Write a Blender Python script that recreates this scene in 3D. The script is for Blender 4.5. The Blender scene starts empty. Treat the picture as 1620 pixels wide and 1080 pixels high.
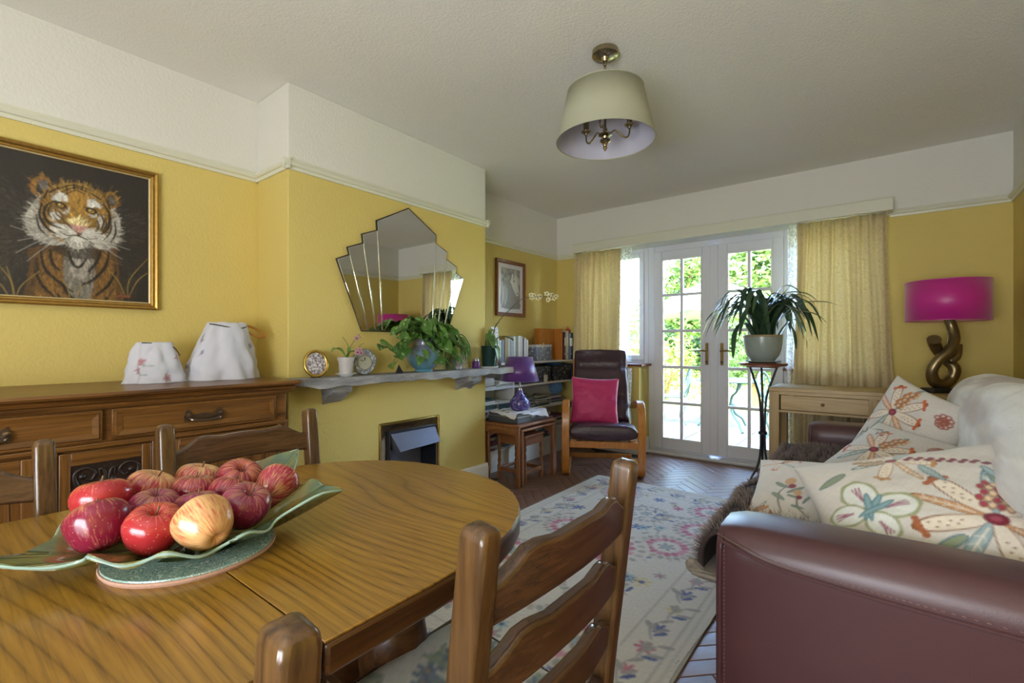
import bpy, math, random
import numpy as np
from mathutils import Vector, Matrix, Euler, noise as mnoise

# ------------------------------------------------------------------ camera, world, lights, exposure
SC = bpy.context.scene
COL = SC.collection
TH = math.radians(38.05)
cam_d = bpy.data.cameras.new('camera'); cam_d.sensor_width = 36.0; cam_d.lens = 743.6 / 1620 * 36
cam_d.shift_y = 4 / 1620; cam_d.clip_start = 0.02
cam = bpy.data.objects.new('camera', cam_d); COL.objects.link(cam)
cam.location = (0, 0, 1.1); cam.rotation_euler = (math.pi / 2, 0, TH)
SC.camera = cam
SC.view_settings.view_transform = 'Standard'; SC.view_settings.look = 'None'
SC.view_settings.gamma = 1; SC.view_settings.use_curve_mapping = False
SC.view_settings.exposure = 0.9

SKY, SUN, REARFILL = 5.0, 1.2, 80.0
w = bpy.data.worlds.new('sky'); SC.world = w; w.use_nodes = True
nt = w.node_tree; bg = nt.nodes['Background']
sk = nt.nodes.new('ShaderNodeTexSky'); sk.sky_type = 'NISHITA'; sk.sun_disc = False
sk.sun_elevation = math.radians(50); sk.sun_rotation = math.radians(150); sk.air_density = 1.0; sk.dust_density = 2.0
nt.links.new(sk.outputs[0], bg.inputs[0]); bg.inputs[1].default_value = SKY

def light(name, kind, loc, rot, energy, size=None, color=(1, 1, 1), portal=False):
    d = bpy.data.lights.new(name, kind); d.energy = energy; d.color = color
    if kind == 'AREA':
        d.shape = 'RECTANGLE'; d.size, d.size_y = size
        if portal: d.cycles.is_portal = True
    else: d.angle = math.radians(1.5)
    o = bpy.data.objects.new(name, d); COL.objects.link(o); o.location = loc; o.rotation_euler = rot
    return o
light('sun', 'SUN', (4, -6, 9), (math.radians(42), 0, math.radians(28)), SUN, color=(1, 0.98, 0.94))
# added fill lamp behind the viewer, tilted up to brighten the ceiling, and sky portals at the garden glazing
light('rear_fill_lamp', 'AREA', (-0.35, -1.55, 1.3), (math.radians(118), 0, math.radians(4)), REARFILL, (1.5, 1.6), (0.88, 0.925, 1.0))
light('garden_portal', 'AREA', (-1.27, 4.80, 1.05), (math.radians(-90), 0, 0), 1, (2.4, 2.1), portal=True)

try:
    SC.cycles.use_denoising = True; SC.cycles.max_bounces = 10; SC.cycles.diffuse_bounces = 6
    SC.cycles.transparent_max_bounces = 16; SC.cycles.glossy_bounces = 4
    SC.cycles.caustics_reflective = False; SC.cycles.caustics_refractive = False
    SC.cycles.sample_clamp_indirect = 6
except Exception: pass

# ------------------------------------------------------------------ helpers
def lin(c):
    if isinstance(c, str): c = tuple(int(c[i:i + 2], 16) for i in (0, 2, 4))
    return tuple((x / 255 / 12.92) if x / 255 <= 0.04045 else ((x / 255 + 0.055) / 1.055) ** 2.4 for x in c[:3])
rnd = random.Random(7)
def lerp(a, b, t): return a + (b - a) * t
def catmull(pts, n=8, closed=False):
    P = [np.array(p, float) for p in pts]; out = []; m = len(P)
    rng = range(m) if closed else range(m - 1)
    for i in rng:
        if closed: a, b, c, d = P[(i - 1) % m], P[i], P[(i + 1) % m], P[(i + 2) % m]
        else: a, b, c, d = P[max(i - 1, 0)], P[i], P[i + 1], P[min(i + 2, m - 1)]
        for k in range(n):
            t = k / n
            out.append(.5 * (2 * b + (c - a) * t + (2 * a - 5 * b + 4 * c - d) * t * t + (3 * b - a - 3 * c + d) * t ** 3))
    if not closed: out.append(P[-1])
    return out

PENDING = []
class MB:
    def __init__(s): s.v = []; s.f = []; s.col = None
    def add(s, vs, fs):
        o = len(s.v); s.v += [tuple(map(float, p)) for p in vs]; s.f += [tuple(i + o for i in f) for f in fs]; return s
    def box(s, x0, x1, y0, y1, z0, z1):
        x0, x1 = min(x0, x1), max(x0, x1); y0, y1 = min(y0, y1), max(y0, y1); z0, z1 = min(z0, z1), max(z0, z1)
        return s.add([(x0, y0, z0), (x1, y0, z0), (x1, y1, z0), (x0, y1, z0), (x0, y0, z1), (x1, y0, z1), (x1, y1, z1), (x0, y1, z1)],
                     [(0, 3, 2, 1), (4, 5, 6, 7), (0, 1, 5, 4), (1, 2, 6, 5), (2, 3, 7, 6), (3, 0, 4, 7)])
    def obox(s, c, size, rot=(0, 0, 0)):
        M = Euler(rot).to_matrix(); c = Vector(c); hx, hy, hz = [k / 2 for k in size]
        vs = [c + M @ Vector((a * hx, b * hy, d * hz)) for d in (-1, 1) for a, b in ((-1, -1), (1, -1), (1, 1), (-1, 1))]
        return s.add(vs, [(0, 3, 2, 1), (4, 5, 6, 7), (0, 1, 5, 4), (1, 2, 6, 5), (2, 3, 7, 6), (3, 0, 4, 7)])
    def tube(s, pts, r, n=8, cap=True, closed=False):
        P = [Vector(p) for p in pts]; m = len(P)
        R = [r] * m if not hasattr(r, '__len__') else list(r)
        if len(R) != m: R = list(np.interp(np.linspace(0, 1, m), np.linspace(0, 1, len(R)), R))
        T = []
        for i in range(m):
            if closed: t = P[(i + 1) % m] - P[i - 1]
            else: t = P[min(i + 1, m - 1)] - P[max(i - 1, 0)]
            T.append(t.normalized() if t.length > 1e-9 else Vector((0, 0, 1)))
        a = Vector((0, 0, 1)) if abs(T[0].z) < .9 else Vector((1, 0, 0))
        N = (a - T[0] * a.dot(T[0])).normalized(); vs = []
        for i in range(m):
            N = N - T[i] * N.dot(T[i]); N = N.normalized() if N.length > 1e-6 else T[i].orthogonal().normalized()
            B = T[i].cross(N)
            for k in range(n):
                an = 2 * math.pi * k / n; vs.append(P[i] + (N * math.cos(an) + B * math.sin(an)) * R[i])
        fs = []
        for i in range(m if closed else m - 1):
            j = (i + 1) % m
            for k in range(n): fs.append((i * n + k, i * n + (k + 1) % n, j * n + (k + 1) % n, j * n + k))
        if cap and not closed: fs += [tuple(range(n))[::-1], tuple((m - 1) * n + k for k in range(n))]
        return s.add(vs, fs)
    def band(s, pts, side, w, t):
        """rectangular section (w along side, t across) swept along pts"""
        P = [Vector(p) for p in pts]; S = Vector(side).normalized(); m = len(P); vs = []; fs = []
        W = [w] * m if not hasattr(w, '__len__') else list(np.interp(np.linspace(0, 1, m), np.linspace(0, 1, len(w)), w))
        Tt = [t] * m if not hasattr(t, '__len__') else list(np.interp(np.linspace(0, 1, m), np.linspace(0, 1, len(t)), t))
        for i in range(m):
            T = (P[min(i + 1, m - 1)] - P[max(i - 1, 0)]).normalized(); N = T.cross(S).normalized()
            for a, b in ((-1, -1), (1, -1), (1, 1), (-1, 1)): vs.append(P[i] + S * (a * W[i] / 2) + N * (b * Tt[i] / 2))
        for i in range(m - 1):
            for k in range(4): fs.append((i * 4 + k, i * 4 + (k + 1) % 4, i * 4 + 4 + (k + 1) % 4, i * 4 + 4 + k))
        fs += [(3, 2, 1, 0), tuple((m - 1) * 4 + k for k in range(4))]
        return s.add(vs, fs)
    def lathe(s, prof, n=24, c=(0, 0, 0), sx=1, sy=1, axis='z', fn=None, cap=True):
        vs = []; fs = []; m = len(prof)
        for i, (r, z) in enumerate(prof):
            for k in range(n):
                a = 2 * math.pi * k / n; rr = r * (fn(a, i / (m - 1)) if fn else 1)
                p = (rr * math.cos(a) * sx, rr * math.sin(a) * sy, z)
                if axis == 'x': p = (p[2], p[0], p[1])
                if axis == 'y': p = (p[0], p[2], p[1])
                vs.append((p[0] + c[0], p[1] + c[1], p[2] + c[2]))
        for i in range(m - 1):
            for k in range(n): fs.append((i * n + k, i * n + (k + 1) % n, (i + 1) * n + (k + 1) % n, (i + 1) * n + k))
        if cap: fs += [tuple(range(n))[::-1], tuple((m - 1) * n + k for k in range(n))]
        return s.add(vs, fs)
    def prism(s, poly, a, b, axis='z'):
        """extrude 2D polygon; axis x: poly=(y,z); axis y: poly=(x,z); axis z: poly=(x,y)"""
        def P(p, h): return {'x': (h, p[0], p[1]), 'y': (p[0], h, p[1]), 'z': (p[0], p[1], h)}[axis]
        n = len(poly)
        return s.add([P(p, a) for p in poly] + [P(p, b) for p in poly],
                     [tuple(range(n))[::-1], tuple(range(n, 2 * n))] + [(k, (k + 1) % n, n + (k + 1) % n, n + k) for k in range(n)])
    def grid(s, fn, nu, nv, cu=False, cv=False):
        vs = [fn(i / (nu if cu else nu - 1), j / (nv if cv else nv - 1)) for i in range(nu) for j in range(nv)]
        fs = [(i * nv + j, ((i + 1) % nu) * nv + j, ((i + 1) % nu) * nv + (j + 1) % nv, i * nv + (j + 1) % nv)
              for i in range(nu if cu else nu - 1) for j in range(nv if cv else nv - 1)]
        return s.add(vs, fs)
    def xf(s, M, start=0):
        s.v[start:] = [tuple(M @ Vector(p)) for p in s.v[start:]]; return s
    def mesh(s, name, mat, smooth=True, ang=38, fix=True):
        me = bpy.data.meshes.new(name); me.from_pydata(s.v, [], s.f)
        if fix:
            import bmesh
            bm = bmesh.new(); bm.from_mesh(me); bmesh.ops.recalc_face_normals(bm, faces=bm.faces); bm.to_mesh(me); bm.free()
        if s.col is not None:
            at = me.color_attributes.new('Col', 'FLOAT_COLOR', 'POINT')
            a = np.ones((len(s.v), 4), np.float32); a[:, :3] = s.col; at.data.foreach_set('color', a.ravel())
        if smooth:
            me.polygons.foreach_set('use_smooth', [True] * len(me.polygons)); me.set_sharp_from_angle(angle=math.radians(ang))
        PENDING.append((me, mat))
        return me
    def build(s, name, mat, parent=None, bevel=0, seg=2, solid=0, subd=0, label=None, loc=None, rot=None, smooth=True, ang=38, fix=True):
        o = bpy.data.objects.new(name, s.mesh(name, mat, smooth, ang, fix)); COL.objects.link(o)
        if parent: o.parent = parent
        if loc: o.location = loc
        if rot: o.rotation_euler = rot
        if solid: m = o.modifiers.new('solid', 'SOLIDIFY'); m.thickness = solid; m.offset = 0
        if subd: m = o.modifiers.new('sub', 'SUBSURF'); m.levels = m.render_levels = subd
        if bevel:
            m = o.modifiers.new('bevel', 'BEVEL'); m.width = bevel; m.segments = seg; m.limit_method = 'ANGLE'; m.angle_limit = math.radians(40)
        if label: o['label'] = label
        return o

def tag(o, label, cat, group=None):
    o['label'] = label; o['category'] = cat
    if group: o['group'] = group
    return o
def thing(name, label, cat, loc=(0, 0, 0), rot=0, group=None):
    o = bpy.data.objects.new(name, None); COL.objects.link(o); o.empty_display_size = .05
    o.location = loc; o.rotation_euler = rot if hasattr(rot, '__len__') else (0, 0, rot)
    return tag(o, label, cat, group)
def struct(o): o['kind'] = 'structure'; return o
def stuff(o): o['kind'] = 'stuff'; return o
def inst(src, parent=None, loc=None, rot=None, scale=None, name=None):
    o = src.copy(); COL.objects.link(o); o.parent = parent
    if name: o.name = name
    if loc is not None: o.location = loc
    if rot is not None: o.rotation_euler = rot
    if scale is not None: o.scale = scale if hasattr(scale, '__len__') else (scale,) * 3
    return o
def copy_tree(o, parent=None, label=None):
    c = o.copy(); COL.objects.link(c); c.parent = parent
    if label: c['label'] = label
    for ch in list(o.children): copy_tree(ch, c)
    return c

# ------------------------------------------------------------------ materials
MATS = {}
class NT:
    def __init__(s, name):
        s.m = bpy.data.materials.new(name); s.m.use_nodes = True; s.t = s.m.node_tree
        s.b = s.t.nodes['Principled BSDF']; s.out = s.t.nodes['Material Output']; MATS[name] = s.m
        s._tc = None
    def n(s, ty, **kw):
        x = s.t.nodes.new('ShaderNode' + ty)
        for k, v in kw.items(): setattr(x, k, v)
        return x
    def l(s, a, b): s.t.links.new(a, b)
    @property
    def tc(s):
        if not s._tc: s._tc = s.n('TexCoord')
        return s._tc.outputs['Object']
    def mapped(s, scale, rot=(0, 0, 0), loc=(0, 0, 0), src=None):
        mp = s.n('Mapping'); mp.inputs['Scale'].default_value = scale; mp.inputs['Rotation'].default_value = rot; mp.inputs['Location'].default_value = loc
        s.l(src or s.tc, mp.inputs[0]); return mp.outputs[0]
    def noise(s, vec, scale, detail=3, rough=.55, dist=0):
        x = s.n('TexNoise'); x.inputs['Scale'].default_value = scale; x.inputs['Detail'].default_value = detail
        x.inputs['Roughness'].default_value = rough; x.inputs['Distortion'].default_value = dist
        s.l(vec, x.inputs['Vector']); return x.outputs['Fac']
    def ramp(s, fac, stops):
        r = s.n('ValToRGB'); e = r.color_ramp.elements
        while len(e) < len(stops): e.new(.5)
        for el, (p, c) in zip(e, stops): el.position = p; el.color = (*c[:3], 1) if hasattr(c, '__len__') else (c, c, c, 1)
        s.l(fac, r.inputs[0]); return r.outputs[0]
    def mix(s, fac, a, b, blend='MIX'):
        x = s.n('MixRGB', blend_type=blend)
        for sock, v in ((x.inputs[0], fac), (x.inputs[1], a), (x.inputs[2], b)):
            if hasattr(v, 'is_output'): s.l(v, sock)
            elif hasattr(v, '__len__'): sock.default_value = (*v[:3], 1)
            else: sock.default_value = v
        return x.outputs[0]
    def math(s, op, a, b=0):
        x = s.n('Math', operation=op)
        for i, v in enumerate((a, b)):
            if hasattr(v, 'is_output'): s.l(v, x.inputs[i])
            else: x.inputs[i].default_value = v
        return x.outputs[0]
    def bump(s, h, strength, dist=.01):
        x = s.n('Bump'); x.inputs['Strength'].default_value = strength; x.inputs['Distance'].default_value = dist
        s.l(h, x.inputs['Height']); s.l(x.outputs[0], s.b.inputs['Normal'])
    def set(s, col=None, rough=None, metal=None, **kw):
        if col is not None:
            if hasattr(col, 'is_output'): s.l(col, s.b.inputs['Base Color'])
            else: s.b.inputs['Base Color'].default_value = (*col[:3], 1)
        if rough is not None:
            if hasattr(rough, 'is_output'): s.l(rough, s.b.inputs['Roughness'])
            else: s.b.inputs['Roughness'].default_value = rough
        if metal is not None: s.b.inputs['Metallic'].default_value = metal
        for k, v in kw.items():
            s.b.inputs[k].default_value = v
        return s

def plain(name, c, rough=.5, metal=0, var=.12, vs=30, bump=0, bs=200, **kw):
    t = NT(name); c = lin(c)
    col = t.mix(t.noise(t.tc, vs), tuple(k * (1 - var) for k in c), tuple(min(1, k * (1 + var)) for k in c))
    t.set(col, rough, metal, **kw)
    if bump: t.bump(t.noise(t.tc, bs), bump, .003)
    return t
def wood(name, dark, mid, light_, axis='x', rough=.38, ring=14, fine=150, ringw=.55, bump=.12, coat=0, stretch=.09, wsc=3.2, wamp=.55):
    t = NT(name); ix = 'xyz'.index(axis)
    sc = [1, 1, 1]; sc[ix] = stretch
    v = t.mapped(sc)
    warp = t.noise(v, wsc, 2, .5)
    other = [k for k in range(3) if k != ix]
    sep = t.n('SeparateXYZ'); t.l(t.tc, sep.inputs[0])
    base = t.math('ADD', t.math('MULTIPLY', sep.outputs[other[0]], 1.0), t.math('MULTIPLY', sep.outputs[other[1]], .8))
    ph = t.math('ADD', t.math('MULTIPLY', base, ring), t.math('MULTIPLY', warp, ring * wamp))
    tri = t.math('PINGPONG', ph, .5)
    rings = t.ramp(tri, [(0.0, lin(dark)), (.12, lin(mid)), (.5, lin(light_))])
    sc2 = [1, 1, 1]; sc2[ix] = .03
    fib = t.noise(t.mapped(sc2), fine, 4, .7)
    fibc = t.ramp(fib, [(.38, lin(dark)), (.52, lin(mid)), (.72, lin(light_))])
    col = t.mix(ringw, fibc, rings)
    big = t.noise(t.tc, 2.5, 2)
    col = t.mix(t.math('MULTIPLY', big, .35), col, lin(mid))
    t.set(col, rough); t.bump(fib, bump, .002)
    if coat: t.set(**{'Coat Weight': coat, 'Coat Roughness': .15})
    return t

# painted plaster walls: yellow paint up to the picture rail, cream above it
YEL, CREAM = lin('d6c170'), lin('dedcd3')
t = NT('wall_paint')
sep = t.n('SeparateXYZ'); t.l(t.tc, sep.inputs[0])
up = t.math('GREATER_THAN', sep.outputs[2], 2.055)
patch = t.noise(t.tc, 1.7, 3)
yel = t.mix(patch, tuple(k * .95 for k in YEL), tuple(min(1, k * 1.05) for k in YEL))
t.set(t.mix(up, yel, CREAM), .72)
a = t.noise(t.mapped((1, 1, .8)), 75, 3, .6)
t.bump(a, .30, .012)
t = NT('plaster_smooth'); t.set(t.mix(t.noise(t.tc, 3), YEL, tuple(k * .97 for k in YEL)), .6); t.bump(t.noise(t.tc, 60), .12, .006)
t = NT('ceiling_paint'); t.set(t.mix(t.noise(t.tc, 2), lin('e6e4dc'), lin('eceae3')), .85); t.bump(t.noise(t.tc, 95, 4, .7), .45, .012)
plain('white_gloss', 'e4e3de', .3, var=.02)
plain('white_upvc', 'dfe1ea', .22, var=.015)
plain('cream_gloss', 'd9d9c6', .35, var=.03)
plain('shelf_white', 'd8d8d6', .45, var=.03)
t = NT('parquet')
oi = t.n('ObjectInfo')
v = t.mapped((.06, 1, 1)); fib = t.noise(v, 160, 4, .7)
pc = t.ramp(t.noise(t.mapped((1, 1, 1)), 5, 2), [(.3, lin('6a4a3b')), (.5, lin('7d5b4a')), (.72, lin('8d6b58'))])
rv = t.ramp(oi.outputs['Random'], [(0, .82), (1, 1.12)])
pc = t.mix(1, pc, rv, 'MULTIPLY')
pc = t.mix(.25, pc, t.ramp(fib, [(.35, lin('3a271d')), (.7, lin('9a7358'))]))
t.set(pc, t.ramp(t.noise(t.tc, 9), [(.3, .34), (.7, .48)]))
t.bump(fib, .08, .001)
plain('subfloor', '2b1d15', .6)
# glazing: thin pane, mostly clear with Fresnel reflection
t = NT('glass_pane'); tr = t.n('BsdfTransparent'); tr.inputs[0].default_value = (.97, .985, .98, 1)
gl = t.n('BsdfGlossy'); gl.inputs['Roughness'].default_value = .02; fr = t.n('Fresnel'); fr.inputs[0].default_value = 1.3
mx = t.n('MixShader'); t.l(fr.outputs[0], mx.inputs[0]); t.l(tr.outputs[0], mx.inputs[1]); t.l(gl.outputs[0], mx.inputs[2]); t.l(mx.outputs[0], t.out.inputs[0])
wood('oak_dark', '36200e', '71491f', '8c602f', 'y', .32, 20, 130, .45)
wood('oak_dark_v', '36200e', '71491f', '8c602f', 'z', .32, 20, 130, .45)
wood('oak_chair', '2a1b0e', '553c22', '6b4d2b', 'z', .28, 22, 140, .35, coat=.3)
wood('oak_rail', '2a1a0f', '4b311e', '61432a', 'x', .25, 22, 140, .35, coat=.4)
wood('oak_table', '4a3110', '8f6722', 'a57c2e', 'x', .28, 52, 170, .55, .10, coat=.3, stretch=.24, wsc=2.3, wamp=.55)
wood('oak_edge', '2c180b', '4c2f16', '5f3c1d', 'y', .3, 20, 130, .4)
wood('oak_pale', '9a7c4c', 'b59a68', 'c7ae7e', 'x', .42, 16, 150, .4)
wood('oak_pale_v', '94764a', 'ae9262', 'bfa676', 'z', .42, 16, 150, .4)
wood('teak', '6a3f22', '8d5c38', 'a06d45', 'y', .35, 18, 150, .4)
wood('teak_v', '623a20', '855534', '99673f', 'z', .35, 18, 150, .4)
wood('bentwood', '9a5a20', 'bc7a32', 'cf9046', 'z', .28, 12, 150, .3, .05, coat=.3)
wood('boxwood', '9c5f25', 'b9772f', 'c98a40', 'z', .45, 10, 160, .35)
wood('mahogany', '552c1a', '7b452b', '91593a', 'x', .35, 14, 150, .3)
# ------------------------------------------------------------------ the room
XL, XB, XR, YW, YB, ZC = -2.85, -2.49, 0.69, 4.46, -1.6, 2.5   # left wall, breast, right wall, window wall, rear wall, ceiling
BY0, BY1 = 1.24, 2.835                                           # chimney breast
struct(MB().box(XL - .2, XR + .2, YB - .2, YW + .36, ZC, ZC + .15).build('ceiling', 'ceiling_paint'))
struct(MB().box(XL - .2, XL, YB - .2, YW, 0, ZC).build('wall_left', 'wall_paint'))
m = MB(); FO = (1.82, 2.335, .593)
m.prism([(BY0, 0), (FO[0], 0), (FO[0], FO[2]), (FO[1], FO[2]), (FO[1], 0), (BY1, 0), (BY1, ZC), (BY0, ZC)], XL, XB, 'x')
struct(m.build('wall_chimney', 'wall_paint', bevel=.004))
OX0, OX1, OZ = -2.5, -0.02, 2.10       # opening in the window wall
DX0, DX1 = -1.885, -0.60               # door part of the opening
m = MB()
m.box(XL - .2, OX0, YW, YW + .3, 0, ZC); m.box(OX1, XR + .2, YW, YW + .3, 0, ZC); m.box(OX0, OX1, YW, YW + .3, OZ, ZC)
m.box(OX0, DX0, YW, YW + .3, 0, .875); m.box(DX1, OX1, YW, YW + .3, 0, .875)
struct(m.build('wall_window', 'wall_paint'))
struct(MB().box(XR, XR + .2, YB - .2, YW, 0, ZC).build('wall_right', 'wall_paint'))
m = MB(); RX0, RX1, RZ0, RZ1 = -2.3, .4, .7, 2.3
m.box(XL, RX0, YB - .2, YB, 0, ZC); m.box(RX1, XR, YB - .2, YB, 0, ZC); m.box(RX0, RX1, YB - .2, YB, 0, RZ0); m.box(RX0, RX1, YB - .2, YB, RZ1, ZC)
struct(m.build('wall_rear', 'wall_paint'))

# floor: herringbone parquet, every block its own piece
fl = struct(MB().box(XL - .2, XR + .2, YB - .2, YW + .3, -.12, -.004).build('floor', 'subfloor'))
BW, BL = .072, .288
def block_mesh():
    g = .0012; a, b, c = BL / 2 - g, BW / 2 - g, .0025
    vs = [(-a, -b, -.006), (a, -b, -.006), (a, b, -.006), (-a, b, -.006), (-a, -b, -c * .5), (a, -b, -c * .5), (a, b, -c * .5), (-a, b, -c * .5),
          (-a + c, -b + c, 0), (a - c, -b + c, 0), (a - c, b - c, 0), (-a + c, b - c, 0)]
    fs = [(0, 3, 2, 1), (8, 9, 10, 11)] + [(k, (k + 1) % 4, 4 + (k + 1) % 4, 4 + k) for k in range(4)] + [(4 + k, 4 + (k + 1) % 4, 8 + (k + 1) % 4, 8 + k) for k in range(4)]
    q = MB(); q.add(vs, fs); return q
bq = block_mesh(); bme = bq.mesh('parquet_block', 'parquet', smooth=False)
blocks = []
c45 = math.sqrt(.5)
for i in range(-80, 81):
    for j in range(-9, 10):
        for o in (0, 1):            # one lying and one standing block per lattice step
            if o == 0: u, v_, r = i * BW + BL / 2 + j * 2 * BL, i * BW + BW / 2, 0
            else: u, v_, r = i * BW + BW / 2 + j * 2 * BL, i * BW + BW + BL / 2, math.pi / 2
            x = -1.0 + (u - v_) * c45; y = 2.0 + (u + v_) * c45
            blocks.append((x, y, r + math.pi / 4))
seen = set(); bl2 = []
for x, y, r in blocks:
    if not (XL + .05 < x < XR - .05 and YB + .05 < y < YW + .22): continue
    if XL < x < XB + .1 and BY0 - .1 < y < BY1 + .1: continue
    if y > YW - .09 and not (DX0 + .12 < x < DX1 - .12): continue
    k = (round(x, 3), round(y, 3), round(r, 2))
    if k in seen: continue
    seen.add(k); bl2.append((x, y, r))
def shows(b):
    x, y, r = b
    if -1.8 < x < -.6 and 1.15 < y < 3.42: return 0       # under the rug
    if x > -.34 and 1.3 < y < 3.5: return 0               # under the sofa
    d = x * -math.sin(TH) + y * math.cos(TH)
    if d < .9 or abs(x * math.cos(TH) + y * math.sin(TH)) / d > 1.05: return 0
    return 1 / d
bl2.sort(key=lambda b: -shows(b))
for x, y, r in bl2[:300]:
    o = bpy.data.objects.new('parquet_block', bme); COL.objects.link(o); o.parent = fl; o.location = (x, y, 0); o.rotation_euler = (0, 0, r)
q = MB()
for x, y, r in bl2[300:]:
    M = Matrix.Translation((x, y, 0)) @ Matrix.Rotation(r, 4, 'Z'); q.add([M @ Vector(p) for p in bq.v], bq.f)
stuff(q.build('parquet_blocks', 'parquet', fl, smooth=False, fix=False))

# picture rail, skirting
def profile_run(name, a, b, inward, prof, mat):
    """sweep a profile [(out, z)] along the wall line a->b; inward = unit normal into the room"""
    m = MB(); n = len(prof); vs = []
    for p in (a, b): vs += [(p[0] + inward[0] * o, p[1] + inward[1] * o, z) for o, z in prof]
    m.add(vs, [tuple(range(n)), tuple(range(n, 2 * n))] + [(k, (k + 1) % n, n + (k + 1) % n, n + k) for k in range(n)])
    return struct(m.build(name, mat, ang=25))
PR = [(0, 2.035), (.010, 2.035), (.014, 2.05), (.024, 2.054), (.030, 2.064), (.026, 2.076), (.014, 2.08), (.012, 2.09), (0, 2.09)]
SK = [(0, 0), (.018, 0), (.018, .115), (.012, .135), (.008, .15), (0, .15)]
runs = [((XL, YB), (XL, BY0), (1, 0)), ((XL, BY0), (XB + .03, BY0), (0, -1)), ((XB, BY0 - .03), (XB, BY1 + .03), (1, 0)), ((XL, BY1), (XB + .03, BY1), (0, 1)),
        ((XL, BY1), (XL, YW), (1, 0)), ((XL, YW), (-2.58, YW), (0, -1)), ((.06, YW), (XR, YW), (0, -1)), ((XR, YB), (XR, YW), (-1, 0))]
for k, (a, b, nrm) in enumerate(runs): profile_run('trim_%d' % (k + 1), a, b, nrm, PR, 'cream_gloss')
sides = ['left', 'chimney_side', 'chimney', 'chimney_far_side', 'alcove', 'window_corner', 'window', 'right']
for k in (0, 4, 7): profile_run('baseboard_' + sides[k], runs[k][0], runs[k][1], runs[k][2], SK, 'white_gloss')
profile_run('baseboard_chimney', (XB, FO[1] + .05), (XB, BY1 + .018), (1, 0), SK, 'white_gloss')
profile_run('baseboard_chimney_near', (XB, BY0), (XB, FO[0] - .05), (1, 0), SK, 'white_gloss')
profile_run('baseboard_window_left', (XL, YW), (DX0 + .018, YW), (0, -1), SK, 'white_gloss')
profile_run('baseboard_window_right', (DX1 - .018, YW), (XR, YW), (0, -1), SK, 'white_gloss')
profile_run('baseboard_reveal_left', (DX0, YW - .018), (DX0, YW + .22), (1, 0), SK, 'white_gloss')
profile_run('baseboard_reveal_right', (DX1, YW - .018), (DX1, YW + .22), (-1, 0), SK, 'white_gloss')

# ------------------------------------------------------------------ garden doors and side windows (white frames)
FY0, FY1 = 4.70, 4.765
def frame_rect(m, x0, x1, z0, z1, w, y0, y1, wb=None):
    wb = wb or w
    m.box(x0, x0 + w, y0, y1, z0, z1); m.box(x1 - w, x1, y0, y1, z0, z1); m.box(x0 + w, x1 - w, y0, y1, z1 - w, z1); m.box(x0 + w, x1 - w, y0, y1, z0, z0 + wb)
m = MB(); frame_rect(m, DX0, DX1, 0, OZ - .005, .062, FY0, FY1, .045)
struct(m.build('door_frame', 'white_upvc', bevel=.006))
def side_light(name, x0, x1):
    m = MB(); frame_rect(m, x0, x1, .885, OZ - .005, .05, FY0, FY1)
    fr = struct(m.build(name, 'white_upvc', bevel=.006))
    m = MB(); frame_rect(m, x0 + .045, x1 - .045, .935, OZ - .05, .05, FY0 - .018, FY1 - .012); m.build('casement', 'white_upvc', fr, bevel=.005)
    MB().box(x0 + .09, x1 - .09, FY0 + .02, FY0 + .026, .98, OZ - .095).build('pane', 'glass_pane', fr)
    return fr
w1 = side_light('window_1', OX0 + .01, DX0 - .0); w2 = side_light('window_2', DX1, OX1 - .01)
for nm, a, b in (('trim_sill_left', OX0 + .01, DX0 + .035), ('trim_sill_right', DX1 - .035, OX1 - .01)):
    struct(MB().box(a, b, YW - .022, FY0, .876, .9).build(nm, 'mahogany', bevel=.006))
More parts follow.
